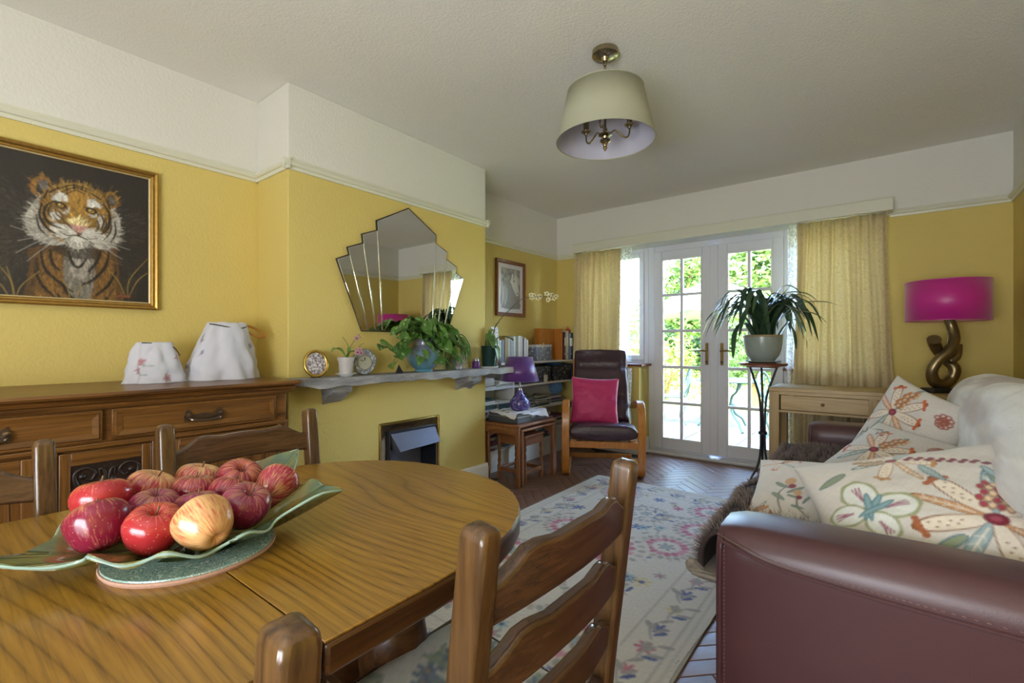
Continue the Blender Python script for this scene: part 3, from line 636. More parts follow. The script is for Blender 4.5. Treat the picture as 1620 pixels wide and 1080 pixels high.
TIGER = [('p', [(0.3239,1.5171),(0.3099,1.4438),(0.3017,1.3641),(0.3127,1.2666),(0.6041,1.2859),(0.6076,1.414),(0.5972,1.5183),(0.5767,1.5588)],'573c1c',1),
('p', [(0.358,1.4986),(0.338,1.4158),(0.3465,1.2688),(0.5767,1.2841),(0.5835,1.4463),(0.5498,1.5285)],'7a5726',1),
('e',0.466,1.4317,0.0536,0.1591,'7d766a',0,1),
('e',0.466,1.4652,0.0347,0.0754,'9d968a',0,1),
('s',[(0.3437,1.5084),(0.3522,1.4336),(0.393,1.3778),(0.4443,1.3334)],0.012,'2a2119',1),
('s',[(0.3724,1.509),(0.3783,1.4532),(0.4019,1.4237)],0.0121,'2a2119',1),
('s',[(0.57,1.5316),(0.5565,1.4602),(0.5137,1.395),(0.4786,1.3701)],0.0131,'2a2119',1),
('s',[(0.5399,1.5269),(0.5235,1.473),(0.4976,1.4314)],0.0129,'2a2119',1),
('s',[(0.3239,1.414),(0.3494,1.3491),(0.3871,1.304)],0.0119,'2a2119',1),
('s',[(0.5938,1.4388),(0.5666,1.3746),(0.5235,1.3233)],0.0132,'2a2119',1),
('s',[(0.4049,1.375),(0.4351,1.3119),(0.4723,1.2855)],0.0123,'2a2119',1),
('s',[(0.429,1.5097),(0.4474,1.4543),(0.4691,1.4488),(0.4881,1.4851)],0.0124,'2a2119',1),
('s',[(0.3295,1.4703),(0.3323,1.4389),(0.3437,1.4045)],0.0119,'2a2119',1),
('s',[(0.3871,1.3406),(0.4109,1.2813),(0.4169,1.2735)],0.0122,'2a2119',1),
('s',[(0.5835,1.3588),(0.5565,1.3044),(0.5366,1.2814)],0.0131,'2a2119',1),
('e',0.3437,1.7777,0.0332,0.0448,'8a6228',-0.3,1),
('e',0.3511,1.7717,0.0208,0.0321,'2e2b29',-0.3,1),
('s',[(0.338,1.7945),(0.3454,1.7646)],0.0024,'8f8b86',0.8),
('s',[(0.3425,1.7958),(0.3494,1.7656)],0.0024,'8f8b86',0.8),
('s',[(0.3471,1.797),(0.3534,1.7666)],0.0024,'8f8b86',0.8),
('s',[(0.3517,1.7983),(0.3574,1.7677)],0.0024,'8f8b86',0.8),
('s',[(0.3562,1.7995),(0.3614,1.7687)],0.0024,'8f8b86',0.8),
('s',[(0.3609,1.8008),(0.3655,1.7698)],0.0024,'8f8b86',0.8),
('e',0.5808,1.7762,0.0247,0.0385,'8a662a',0.2,1),
('e',0.5767,1.7699,0.0151,0.0262,'2c2a28',0.2,1),
('s',[(0.5713,1.7843),(0.5767,1.7551)],0.0026,'77736e',0.8),
('s',[(0.5754,1.7853),(0.5801,1.7559)],0.0026,'77736e',0.8),
('s',[(0.5794,1.7863),(0.5835,1.7567)],0.0026,'77736e',0.8),
('s',[(0.5835,1.7873),(0.5869,1.7575)],0.0026,'77736e',0.8),
('p', [(0.3465,1.7449),(0.3155,1.6935),(0.2973,1.6461),(0.2962,1.6066),(0.3099,1.57),(0.3437,1.5403),(0.3871,1.5316),(0.4169,1.5407),(0.4229,1.5911),(0.3812,1.6644),(0.3637,1.725)],'a9a59b',1),
('p', [(0.57,1.7405),(0.6007,1.7124),(0.6124,1.6663),(0.6076,1.5992),(0.5835,1.553),(0.5399,1.5398),(0.5105,1.5479),(0.5105,1.6075),(0.5498,1.6667),(0.5632,1.7042)],'a39f95',1),
('p', [(0.3437,1.7361),(0.3754,1.7845),(0.4169,1.8103),(0.466,1.8237),(0.5235,1.8067),(0.5632,1.7649),(0.5781,1.7074),(0.5666,1.6267),(0.5235,1.5757),(0.4598,1.5395),(0.4049,1.555),(0.3609,1.5956),(0.342,1.6638)],'8a682c',1),
('p', [(0.4049,1.8005),(0.4474,1.8186),(0.4912,1.8195),(0.53,1.7913),(0.4976,1.7576),(0.4598,1.7818),(0.4229,1.7724),(0.3989,1.7499)],'957638',1),
('p', [(0.4302,1.7743),(0.466,1.7834),(0.4964,1.7743),(0.4944,1.6892),(0.4925,1.6464),(0.4598,1.6298),(0.432,1.6358),(0.4259,1.6989)],'a47c36',1),
('e',0.4629,1.6446,0.0347,0.0201,'e3cf94',-0.1,1),
('f',1),
('e',0.4629,1.5149,0.0819,0.0317,'2a2018',0,0.75),
('p', [(0.3754,1.7319),(0.3989,1.7646),(0.4241,1.7604),(0.4302,1.733),(0.4109,1.73),(0.393,1.724)],'cfcdc6',1),
('p', [(0.396,1.7003),(0.4139,1.6839),(0.432,1.7086),(0.4302,1.6834),(0.4169,1.6722)],'bdbab2',1),
('p', [(0.4925,1.7522),(0.5137,1.7616),(0.5366,1.7456),(0.5399,1.7249),(0.5202,1.729),(0.4976,1.711)],'cbc9c2',1),
('p', [(0.4976,1.6983),(0.5137,1.6891),(0.53,1.7055),(0.5235,1.6827),(0.5041,1.6785)],'b3b0a8',1),
('e',0.3871,1.6576,0.0178,0.0211,'c4bfb2',-0.5,1),
('e',0.5399,1.6647,0.012,0.0293,'bdb8ac',0,1),
('e',0.4139,1.5976,0.0454,0.0312,'c9c5ba',-0.35,1),
('e',0.5137,1.5953,0.0472,0.0307,'c5c1b6',-0.1,1),
('e',0.4598,1.5546,0.0452,0.0285,'aaa69b',0,1),
('e',0.4598,1.5688,0.0251,0.0134,'d5d2c8',0,1),
('p', [(0.4375,1.6303),(0.466,1.631),(0.4951,1.6351),(0.476,1.6095),(0.466,1.5992),(0.4523,1.605)],'c08f85',1),
('p', [(0.4548,1.6054),(0.4672,1.5977),(0.4773,1.6097),(0.4697,1.5898)],'5a3f3a',1),
('s',[(0.4019,1.5954),(0.4259,1.5818),(0.4598,1.588),(0.4912,1.576),(0.53,1.5871)],0.0057,'2a2320',1),
('s',[(0.4647,1.599),(0.4629,1.5886)],0.0042,'2a2320',1),
('s',[(0.4259,1.6329),(0.4381,1.6188),(0.4523,1.6033)],0.0049,'3a2a20',1),
('s',[(0.4181,1.5614),(0.4381,1.5277),(0.466,1.5221),(0.4944,1.541),(0.5041,1.5681)],0.0058,'3a342c',1),
('f',2),
('s',[(0.3437,1.5084),(0.3522,1.4336),(0.393,1.3778),(0.4443,1.3334)],0.0104,'211812',0.85),
('s',[(0.3724,1.509),(0.3783,1.4532),(0.4019,1.4237)],0.0105,'211812',0.85),
('s',[(0.57,1.5316),(0.5565,1.4602),(0.5137,1.395),(0.4786,1.3701)],0.0113,'211812',0.85),
('s',[(0.5399,1.5269),(0.5235,1.473),(0.4976,1.4314)],0.0112,'211812',0.85),
('s',[(0.3239,1.414),(0.3494,1.3491),(0.3871,1.304)],0.0103,'211812',0.85),
('s',[(0.5938,1.4388),(0.5666,1.3746),(0.5235,1.3233)],0.0114,'211812',0.85),
('s',[(0.4049,1.375),(0.4351,1.3119),(0.4723,1.2855)],0.0107,'211812',0.85),
('s',[(0.429,1.5097),(0.4474,1.4543),(0.4691,1.4488),(0.4881,1.4851)],0.0108,'211812',0.85),
('s',[(0.39,1.7274),(0.3609,1.7002),(0.3522,1.6581),(0.3695,1.6215),(0.4049,1.6107)],0.009,'241c15',1),
('s',[(0.3454,1.7046),(0.3385,1.6551),(0.3551,1.6106),(0.3871,1.5844)],0.0104,'241c15',1),
('s',[(0.3754,1.7077),(0.3649,1.673),(0.3754,1.647)],0.0065,'241c15',1),
('s',[(0.3871,1.6901),(0.393,1.667),(0.4139,1.651)],0.0057,'241c15',1),
('s',[(0.3989,1.7826),(0.4474,1.8103),(0.5041,1.8017)],0.0049,'241c15',1),
('s',[(0.4079,1.7702),(0.4535,1.8011),(0.4944,1.7907)],0.0049,'241c15',1),
('s',[(0.4169,1.7585),(0.4535,1.7886),(0.4849,1.7782)],0.0041,'241c15',1),
('s',[(0.3695,1.7588),(0.3989,1.7867)],0.0057,'241c15',1),
('s',[(0.5105,1.7863),(0.5399,1.7679)],0.006,'241c15',1),
('s',[(0.5498,1.7488),(0.5713,1.7059),(0.5666,1.6441),(0.5432,1.6093)],0.0104,'241c15',1),
('s',[(0.5399,1.6991),(0.5512,1.667),(0.5399,1.6259)],0.0077,'241c15',1),
('s',[(0.5268,1.6705),(0.5333,1.6418),(0.5235,1.6185)],0.006,'241c15',1),
('s',[(0.3637,1.7653),(0.3522,1.7303)],0.0064,'241c15',1),
('s',[(0.5599,1.7728),(0.5733,1.7325)],0.0069,'241c15',1),
('s',[(0.3494,1.6415),(0.3649,1.5964),(0.4049,1.5755)],0.0048,'241c15',1),
('s',[(0.5767,1.6897),(0.5754,1.6284),(0.5498,1.5803)],0.0061,'241c15',1),
('s',[(0.3522,1.6902),(0.358,1.6433),(0.3871,1.6169)],0.0072,'241c15',1),
('s',[(0.3295,1.6531),(0.338,1.5992),(0.3637,1.568)],0.0072,'241c15',1),
('s',[(0.3812,1.6644),(0.3989,1.6356),(0.4169,1.6311)],0.0049,'241c15',1),
('s',[(0.5904,1.675),(0.5938,1.6231),(0.5767,1.5763)],0.0079,'241c15',1),
('s',[(0.5565,1.6854),(0.5599,1.6514),(0.5465,1.6229)],0.0069,'241c15',1),
('s',[(0.4229,1.8013),(0.4259,1.7814)],0.0049,'241c15',1),
('s',[(0.4786,1.8161),(0.4723,1.7951)],0.005,'241c15',1),
('s',[(0.4474,1.8153),(0.4504,1.7945)],0.0058,'241c15',1),
('e',0.4049,1.7113,0.0181,0.0139,'1c1612',-0.38,1),
('e',0.4049,1.7113,0.0102,0.009,'b08a34',-0.38,1),
('e',0.4049,1.7113,0.0036,0.0049,'120e0c',0,1),
('e',0.4025,1.7132,0.0015,0.002,'efe8d8',0,1),
('s',[(0.3824,1.7207),(0.3989,1.723),(0.4205,1.7117),(0.4278,1.6952)],0.0057,'1c1612',1),
('e',0.5066,1.708,0.0196,0.0145,'1c1612',-0.1,1),
('e',0.5066,1.708,0.0111,0.0094,'b08a34',-0.1,1),
('e',0.5066,1.708,0.0039,0.0051,'120e0c',0,1),
('e',0.5041,1.7099,0.0016,0.0021,'efe8d8',0,1),
('s',[(0.4824,1.7177),(0.5002,1.7201),(0.5235,1.7083),(0.5313,1.6912)],0.0059,'1c1612',1),
('s',[(0.4049,1.5755),(0.3408,1.5438),(0.269,1.4809)],0.0021,'a8a49a',0.8),
('s',[(0.4019,1.5831),(0.3295,1.5737),(0.253,1.5902)],0.0021,'a8a49a',0.8),
('s',[(0.4079,1.5678),(0.3522,1.5138),(0.3017,1.4506)],0.0021,'a8a49a',0.8),
('s',[(0.5268,1.5891),(0.5835,1.5687),(0.6463,1.5524)],0.0022,'a8a49a',0.8),
('s',[(0.5268,1.5977),(0.5767,1.5894),(0.6321,1.5902)],0.0022,'a8a49a',0.8),
('s',[(0.5235,1.58),(0.5632,1.5392),(0.618,1.5037)],0.0022,'a8a49a',0.8),
('s',[(0.4109,1.5889),(0.3465,1.5648),(0.2744,1.5323)],0.0021,'a8a49a',0.8),
('s',[(0.2664,1.2945),(0.253,1.3667),(0.2217,1.4203)],0.0035,'957a3c',0.9),
('s',[(0.269,1.2947),(0.2852,1.3467),(0.338,1.4118)],0.0035,'957a3c',0.9),
('s',[(0.261,1.2941),(0.2584,1.3441),(0.2425,1.4193)],0.0035,'957a3c',0.9),
('s',[(0.6391,1.3239),(0.6463,1.4094),(0.7156,1.5176)],0.004,'957a3c',0.9),
('s',[(0.6321,1.3233),(0.6041,1.396),(0.57,1.4446)],0.004,'957a3c',0.9),
('s',[(0.6427,1.3241),(0.6751,1.4035),(0.7156,1.449)],0.004,'957a3c',0.9),
('s',[(0.253,1.2819),(0.232,1.3338),(0.2012,1.3761)],0.0035,'957a3c',0.9),
('s',[(0.4351,1.283),(0.429,1.3445),(0.4109,1.3838)],0.0037,'957a3c',0.9),
('s',[(0.4474,1.2838),(0.466,1.3395),(0.4723,1.3737)],0.0037,'957a3c',0.9),
('s',[(0.5986,1.3233),(0.6111,1.3296),(0.6215,1.3234)],0.0062,'93402c',1),
('s',[(0.6236,1.3235),(0.6356,1.3298),(0.6498,1.3256)],0.0062,'93402c',1)]
# ------------------------------------------------------------------ dining table
TX, TW = -0.905, .405
def d_end(y0, y1, sgn, n=20, ex=2.35):
    pts = []
    for k in range(n + 1):
        a = math.pi * k / n; c, s_ = math.cos(a), math.sin(a)
        pts.append((TX + TW * math.copysign(abs(c) ** (2 / ex), c), y0 + sgn * (y1 - y0) * sgn * abs(s_) ** (2 / ex)))
    return pts
tb = thing('dining_table', 'oval ended golden oak dining table with bulbous columns under the apple dish', 'table', (0, 0, 0))
g = .0012
pA = [(TX + TW, .29 + g), ] + d_end(.45, .915, 1) + [(TX - TW, .29 + g)]
pB = [(TX - TW, .29 - g), (TX - TW, -.39 + g), (TX + TW, -.39 + g), (TX + TW, .29 - g)]
pC = [(TX - TW, -.39 - g)] + [(x, -.1 - y) for x, y in d_end(.45, .915, 1)][::-1] + [(TX + TW, -.39 - g)]
for p in (pA, pB, pC):
    MB().prism(p, .7565, .76, 'z').build('table_leaf', 'oak_table', tb, bevel=.0006, seg=1)
def inset(p, d): return [(TX + (x - TX) * (1 - d / TW), (y + .05) * (1 - d / .965) - .05) for x, y in p]
for p in (pA, pB, pC):
    MB().prism(inset(p, -.0015), .716, .7563, 'z').build('edge_moulding', 'oak_edge', tb, bevel=.006)
m = MB(); frame_rect_pts = inset(pA, .07)
for y0, y1 in ((-.72, .62),):
    for x in (TX - .2, TX + .2): m.box(x - .012, x + .012, y0, y1, .63, .716)
    for y in (y0, y1): m.box(TX - .2, TX + .2, y - .012, y + .012, .63, .716)
m.build('apron', 'oak_edge', tb, bevel=.003)
legp = [(.0, .0), (.035, .0), (.042, .01), (.042, .03), (.028, .065), (.036, .07), (.028, .075), (.024, .30), (.03, .32), (.05, .35), (.068, .40), (.074, .46), (.066, .515), (.045, .545), (.03, .56), (.038, .575), (.03, .59), (.032, .63), (.0, .63)]
lm = None
for x in (TX - .078, TX + .078):
    for y in (-.74, .64):
        if lm is None: lm = MB().lathe(legp, 28, fn=lambda a, t_: 1 + (.035 * math.cos(10 * a) if .5 < t_ < .8 else 0)).build('leg', 'oak_edge', tb, loc=(x, y, 0), ang=50)
        else: inst(lm, tb, (x, y, 0))
MB().box(TX - .03, TX + .03, -.74, .64, .06, .11).build('stretcher', 'oak_edge', tb, bevel=.006)
for y in (-.74, .64): MB().box(TX - .26, TX + .26, y - .03, y + .03, .0, .06).build('stretcher', 'oak_edge', tb, bevel=.006)

# ------------------------------------------------------------------ ladder-back dining chairs
def seat_pad():
    m = MB(); n = 44; us = np.linspace(-1, 1, n); X = []; Y = []
    for i, u in enumerate(us):
        for j, v in enumerate(us):
            wid = lerp(.185, .215, (v + 1) / 2); x = wid * u; y = .0 + .185 * v
            x *= 1 - .02 * (v ** 8); z = .45 + .032 * (max(0, (1 - u ** 4) * (1 - v ** 4))) ** .5
            m.v.append((x, y, z)); X.append(x); Y.append(y)
    for i in range(n - 1):
        for j in range(n - 1): m.f.append((i * n + j, (i + 1) * n + j, (i + 1) * n + j + 1, i * n + j + 1))
    c = Canvas(X, Y, 'd9d5ca'); c.soft = .004; rs = random.Random(4)
    for k in range(30):
        x, y, a = rs.uniform(-.22, .22), rs.uniform(-.2, .2), rs.uniform(0, 6.28)
        for q in range(4): c.petal(x, y, a + (q - 1.5) * .55, rs.uniform(.03, .055), .010, rs.choice(['98a592', 'a7b09a', '8fa098', 'b3b8a2']), '83907f', .002)
    for k in range(26):
        x, y, r = rs.uniform(-.2, .2), rs.uniform(-.19, .19), rs.uniform(.02, .034); cl = rs.choice(['77809a', '8a7f96', 'a87f88', '9a8fa0', '8894a6'])
        for q in range(6): c.petal(x, y, q * 1.05 + k, r, r * .3, cl, '6d7488', .0025)
        c.ell(x, y, r * .25, r * .25, 'b9a27e')
    c.grain(.05, 600, 600, 2); m.col = c.C
    return m
def slat(z, h):
    T = [0, .05, .11, .17, .23, .34, .5, .66, .77, .83, .89, .95, 1]; H = [.62, .66, .80, .97, 1.0, .93, .96, .93, 1.0, .97, .80, .66, .62]; W = .352
    m = MB(); n = len(T); vs = []
    for t_, hh in zip(T, H):
        x = (t_ - .5) * W; yb = -.198 - .06 * ((z - .45) / .45) - .022 * (1 - (2 * t_ - 1) ** 2)
        zb = z + .006 * (1 - (2 * t_ - 1) ** 2) * 1.5; zt = z + h * hh
        vs += [(x, yb - .0105, zb), (x, yb + .0105, zb), (x, yb + .0105 - .006 * (zt - zb) / .08, zt), (x, yb - .0105 - .006, zt)]
    fs = [(i * 4 + k, i * 4 + (k + 1) % 4, i * 4 + 4 + (k + 1) % 4, i * 4 + 4 + k) for i in range(n - 1) for k in range(4)] + [(0, 1, 2, 3), tuple((n - 1) * 4 + k for k in range(4))]
    return m.add(vs, fs)
def make_chair(label):
    r = thing('dining_chair', label, 'chair', group='ladder-back chairs round the dining table')
    for s_ in (-1, 1):
        p = catmull([(s_ * .188, -.19, 0), (s_ * .188, -.195, .25), (s_ * .188, -.2, .46), (s_ * .188, -.225, .68), (s_ * .188, -.25, .885)], 4) + [np.array((s_ * .188, -.2515, .894)), np.array((s_ * .188, -.252, .9))]
        MB().band(p, (1, 0, 0), [.034] * 16 + [.033, .030, .02], [.034] * 6 + [.04] * 10 + [.040, .037, .026]).build('back_post', 'oak_chair', r, bevel=.006, seg=3)
    for z, h in ((.775, .082), (.672, .078), (.568, .074), (.475, .06)): slat(z, h).build('ladder_slat', 'oak_rail', r, bevel=.006, seg=3)
    m = MB(); m.prism([(-.2, -.2), (.2, -.2), (.228, .2), (-.228, .2)], .40, .452, 'z'); m.build('seat_frame', 'oak_rail', r, bevel=.006)
    seat_pad().build('seat', 'tapestry', r, fix=False)
    prof = [(0, 0), (.018, 0), (.02, .02), (.014, .05), (.021, .09), (.021, .14), (.013, .17), (.02, .20), (.022, .26), (.014, .29), (.022, .31), (.022, .41), (0, .41)]
    for s_ in (-1, 1):
        MB().lathe(prof, 14).build('front_leg', 'oak_chair', r, loc=(s_ * .2, .175, 0))
        MB().box(s_ * .194 - .01, s_ * .194 + .01, -.185, .175, .10, .13).build('stretcher', 'oak_chair', r, bevel=.003)
    MB().box(-.195, .195, .165, .185, .19, .22).build('stretcher', 'oak_rail', r, bevel=.003)
    return r
ch = make_chair('dark ladder-back dining chair nearest the sofa, its floral seat showing over the rug')
ch.location = (-.60, .578, 0); ch.rotation_euler = (0, 0, math.pi / 2)
for lab, loc, rz in (('dark ladder-back chair cut off at the bottom, only a post top showing beside the table', (-.585, -.02, 0), math.pi / 2),
                     ('ladder-back dining chair between the carved sideboard and the apple dish', (-1.15, .576, 0), -math.pi / 2),
                     ('ladder-back dining chair in front of the sideboard below the tiger painting', (-1.13, -.017, 0), -math.pi / 2)):
    c2 = copy_tree(ch, None, lab); c2.location = loc; c2.rotation_euler = (0, 0, rz)

# ------------------------------------------------------------------ trivet, dish and apples
t = NT('trivet_print'); n1 = t.noise(t.mapped((1, 1, 1)), 38, 2, .5, 2.2)
leafy = t.ramp(t.math('PINGPONG', t.math('MULTIPLY', n1, 7), .5), [(.10, lin('c6d6cb')), (.2, lin('4d736c')), (.4, lin('8fb0a6'))]); t.set(leafy, .25)
plain('cork', 'b28d78', .9, var=.2, vs=300)
tv = thing('trivet', 'round cork-backed mat with a blue-green leaf print under the apple dish', 'trivet', (-.885, .285, .7602))
MB().lathe([(0, 0), (.118, 0), (.120, .004), (.119, .007), (0, .007)], 48).build('cork_base', 'cork', tv)
MB().lathe([(0, .0071), (.117, .0071), (.1165, .0095), (0, .0095)], 48).build('printed_top', 'trivet_print', tv)
t = NT('leaf_glaze'); 
nn = t.noise(t.mapped((1, 1, 1)), 9, 3, .5, .6); g1 = t.ramp(nn, [(.3, lin('345048')), (.45, lin('526444')), (.58, lin('77703a')), (.72, lin('7c5f44'))])
t.set(g1, .12, **{'Coat Weight': .6, 'Coat Roughness': .05})
plain('rim_glaze', '8fa89c', .12, var=.1)
BC = (-.925, .30)
def bowl_r(a):
    def bumpf(c, w_, h): d = (a - c + math.pi) % (2 * math.pi) - math.pi; return h * math.exp(-(d / w_) ** 2)
    base = .165 + bumpf(math.radians(-97), .30, .060) + bumpf(math.radians(49), .30, .070) + bumpf(math.radians(112), .30, .055) + bumpf(math.radians(195), .4, .035) + bumpf(math.radians(-25), .35, .005)
    return base * (1 + .045 * math.sin(11 * a) + .014 * math.sin(23 * a + 1))
def bowl_z(a):
    def bumpf(c, w_, h): d = (a - c + math.pi) % (2 * math.pi) - math.pi; return h * math.exp(-(d / w_) ** 2)
    return .807 + bumpf(math.radians(112), .45, .065) + bumpf(math.radians(49), .45, .038) + bumpf(math.radians(195), .6, .02) - bumpf(math.radians(-97), .35, .006) + .008 * math.sin(11 * a + .8)
def bowl_pt(t_, a, off):
    R = bowl_r(a); r = t_ * R
    k = max(0, (t_ - .42) / .58); z = lerp(.7735, bowl_z(a), k ** 1.15) + .0022 * math.sin(22 * a) * min(1, t_ * 1.5) * (1 - off)
    return (BC[0] + math.cos(a) * r, BC[1] + math.sin(a) * r, z - off * .007)
m = MB(); NA, NR = 132, 15
def shell(off): return [bowl_pt(i / (NR - 1), 2 * math.pi * k / NA, off) for i in range(NR) for k in range(NA)]
top, bot = shell(0), shell(1)
fs = [(i * NA + k, i * NA + (k + 1) % NA, (i + 1) * NA + (k + 1) % NA, (i + 1) * NA + k) for i in range(NR - 1) for k in range(NA)]
o_ = NR * NA; L = (NR - 1) * NA
m.add(top + bot, fs + [tuple(q + o_ for q in f_[::-1]) for f_ in fs] + [(L + k, L + (k + 1) % NA, o_ + L + (k + 1) % NA, o_ + L + k) for k in range(NA)])
bw = thing('fruit_dish', 'green glazed leaf-shaped dish holding red apples on the dining table', 'dish', (0, 0, 0))
m.build('leaf_body', 'leaf_glaze', bw, ang=60)
MB().tube([Vector(bowl_pt(1, 2 * math.pi * k / NA, .5)) for k in range(NA)], .0023, 6, closed=True).build('pale_rim', 'rim_glaze', bw)
MB().lathe([(0, .7698), (.07, .7698), (.074, .772), (0, .772)], 40, (BC[0] + .03, BC[1] - .01, 0)).build('foot', 'leaf_glaze', bw)

def apple_mat(name, red, under, amt, freckle):
    t = NT(name); oi = t.n('ObjectInfo')
    sep = t.n('SeparateXYZ'); t.l(t.tc, sep.inputs[0])
    ang = t.math('ARCTAN2', sep.outputs[1], sep.outputs[0])
    cmb = t.n('CombineXYZ'); t.l(t.math('MULTIPLY', ang, 2.2), cmb.inputs[0]); t.l(t.math('MULTIPLY', sep.outputs[2], 9), cmb.inputs[1]); t.l(t.math('MULTIPLY', oi.outputs['Random'], 20), cmb.inputs[2])
    st = t.noise(cmb.outputs[0], 5.5, 3, .6)
    top = t.math('MULTIPLY', t.math('SUBTRACT', sep.outputs[2], .016), 9)          # paler round the stem
    side = t.noise(t.mapped((1, 1, 1), loc=(.3, .1, .2)), 11, 1)
    f_ = t.math('ADD', t.math('SUBTRACT', t.math('ADD', st, t.math('MULTIPLY', side, .5)), t.math('MAXIMUM', top, 0)), amt)
    col = t.mix(t.ramp(f_, [(.50, 0), (.76, 1)]), lin(under), lin(red))
    vo = t.n('TexVoronoi'); vo.inputs['Scale'].default_value = 160; t.l(t.tc, vo.inputs['Vector'])
    col = t.mix(t.math('MULTIPLY', t.math('LESS_THAN', vo.outputs[0], .16), freckle), col, lin('e0b58a'))
    t.set(col, .22, **{'Coat Weight': .2})
apple_mat('apple_dark', '7e1a34', 'c07a58', .06, .25); apple_mat('apple_red', 'a62a30', 'cf7a4c', .14, .4); apple_mat('apple_stripe', '9c2a40', 'd0a574', -.03, .2)
apple_mat('apple_pale', 'b8583c', 'd8aa72', -.20, .3); apple_mat('apple_purple', '7e2048', 'b57a62', .08, .2)
plain('stem_brown', '6b5230', .7)
ap = []
for k in range(19):
    a = math.pi * k / 18 - math.pi / 2
    r = math.cos(a) ** .9 if abs(math.cos(a)) > 1e-6 else 0
    ap.append((max(0, r) * (1.0 + .06 * math.sin(a)), math.sin(a) * .88))
prof = [(0, -.70), (.12, -.76), (.25, -.83), (.42, -.83), (.6, -.74), (.78, -.52), (.92, -.2), (1.0, .12), (1.0, .38), (.9, .62), (.72, .79), (.5, .86), (.32, .84), (.18, .74), (.08, .62), (0, .56)]
prof = [tuple(p[:2]) for p in catmull([(r, z, 0) for r, z in prof], 3)]
apples = [((-.937, .177, .822), .041, 'apple_dark', 'largest dark red apple with an upright stem at the dish front left', (-.5, .15)), ((-.865, .226, .819), .0388, 'apple_red', 'bright orange-red apple at the front middle of the dish', (.25, .2)),
          ((-.798, .272, .83), .0399, 'apple_pale', 'pale yellow apple with red specks at the dish front', (.5, 1.0)), ((-.838, .344, .827), .0381, 'apple_purple', 'deep crimson apple right of the pale speckled one', (.1, .5)),
          ((-.918, .433, .825), .0397, 'apple_stripe', 'streaky red apple at the far right end, blossom end facing out', (.9, 1.1)), ((-1.02, .196, .836), .041, 'apple_red', 'red apple with a pale top and stem at the back left of the dish', (-.15, .1)),
          ((-1.053, .268, .829), .0405, 'apple_stripe', 'pale green striped apple in the back row, second from the left', (-.3, .3)), ((-.968, .253, .817), .0375, 'apple_purple', 'low purplish apple wedged behind the bright orange-red one', (.1, -.2)),
          ((-1.07, .351, .823), .041, 'apple_stripe', 'red and cream striped apple in the middle of the back row', (-.2, .1)), ((-.998, .322, .821), .0391, 'apple_dark', 'dark red apple in the very centre of the pile', (.1, .1)),
          ((-.999, .399, .829), .041, 'apple_dark', 'crimson apple in the back row beside the tall leaf tip', (.2, .5)), ((-.889, .292, .824), .034, 'apple_purple', 'small purple apple tucked behind the pale speckled one', (-.1, -.1)),
          ((-.924, .353, .824), .0376, 'apple_dark', 'dark apple half hidden behind the deep crimson one', (.3, .3))]
for loc, r, mt, lab, tilt in apples:
    a = thing('apple', lab, 'apple', loc, (tilt[0], tilt[1], rnd.uniform(0, 6)), 'apples in the leaf dish')
    MB().lathe([(x * r, z * r) for x, z in prof], 26, fn=lambda an, t_: 1 + .018 * math.cos(5 * an)).build('flesh', mt, a, ang=80)
    MB().tube([(0, 0, .56 * r), (.001, .001, .75 * r), (.004, 0, 1.06 * r)], [.0012, .0011, .0017], 6).build('stem', 'stem_brown', a)

# ------------------------------------------------------------------ sideboard
SF = -2.245
sb = thing('sideboard', 'long dark oak sideboard with carved panel along the left wall', 'sideboard', (0, 0, 0))
m = MB().box(XL + .01, SF - .015, -.22, 1.115, .10, .87); m.build('carcass', 'oak_dark', sb, bevel=.003)
prf = [(XL + .005, .865), (SF + .005, .865), (SF + .012, .874), (SF + .012, .882), (SF + .025, .888), (SF + .03, .896), (SF + .024, .902), (SF + .04, .908), (SF + .046, .916), (SF + .04, .925), (XL + .005, .925)]
def top_ring():
    m = MB(); vs = []; n = len(prf)
    for y, s_ in ((-.22, -1), (1.115, 1)):
        for x, z in prf: vs.append((x, y + s_ * max(0, (x - SF)) if x > SF else y + s_ * .03, z))
    return m.add(vs, [tuple(range(n)), tuple(range(n, 2 * n))] + [(k, (k + 1) % n, n + (k + 1) % n, n + k) for k in range(n)])
top_ring().build('top', 'oak_dark', sb, ang=20)
def framed(name, y0, y1, z0, z1, mat, raised=True, par=sb, fw=.0, dp=.012):
    o = MB().box(SF - .016, SF, y0, y1, z0, z1).build(name, mat, par, bevel=.002)
    if raised:
        e = .022; m = MB()
        for s_, (a, b, c, d) in enumerate(((y0 + .008, y1 - .008, z0 + .008, z1 - .008),)):
            vs = [(SF, a, c), (SF, b, c), (SF, b, d), (SF, a, d), (SF + dp * .6, a + .004, c + .004), (SF + dp * .6, b - .004, c + .004), (SF + dp * .6, b - .004, d - .004), (SF + dp * .6, a + .004, d - .004),
                  (SF + .002, a + e, c + e), (SF + .002, b - e, c + e), (SF + .002, b - e, d - e), (SF + .002, a + e, d - e), (SF - .001, a + e, c + e), (SF - .001, b - e, c + e), (SF - .001, b - e, d - e), (SF - .001, a + e, d - e)]
            fs = []
            for L_ in range(2): fs += [(L_ * 4 + k, L_ * 4 + (k + 1) % 4, L_ * 4 + 4 + (k + 1) % 4, L_ * 4 + 4 + k) for k in range(4)]
            m.add(vs[:12], fs + [(0, 1, 9, 8), (1, 2, 10, 9), (2, 3, 11, 10), (3, 0, 8, 11)])
        m.build('moulding', mat, o, ang=20)
    return o
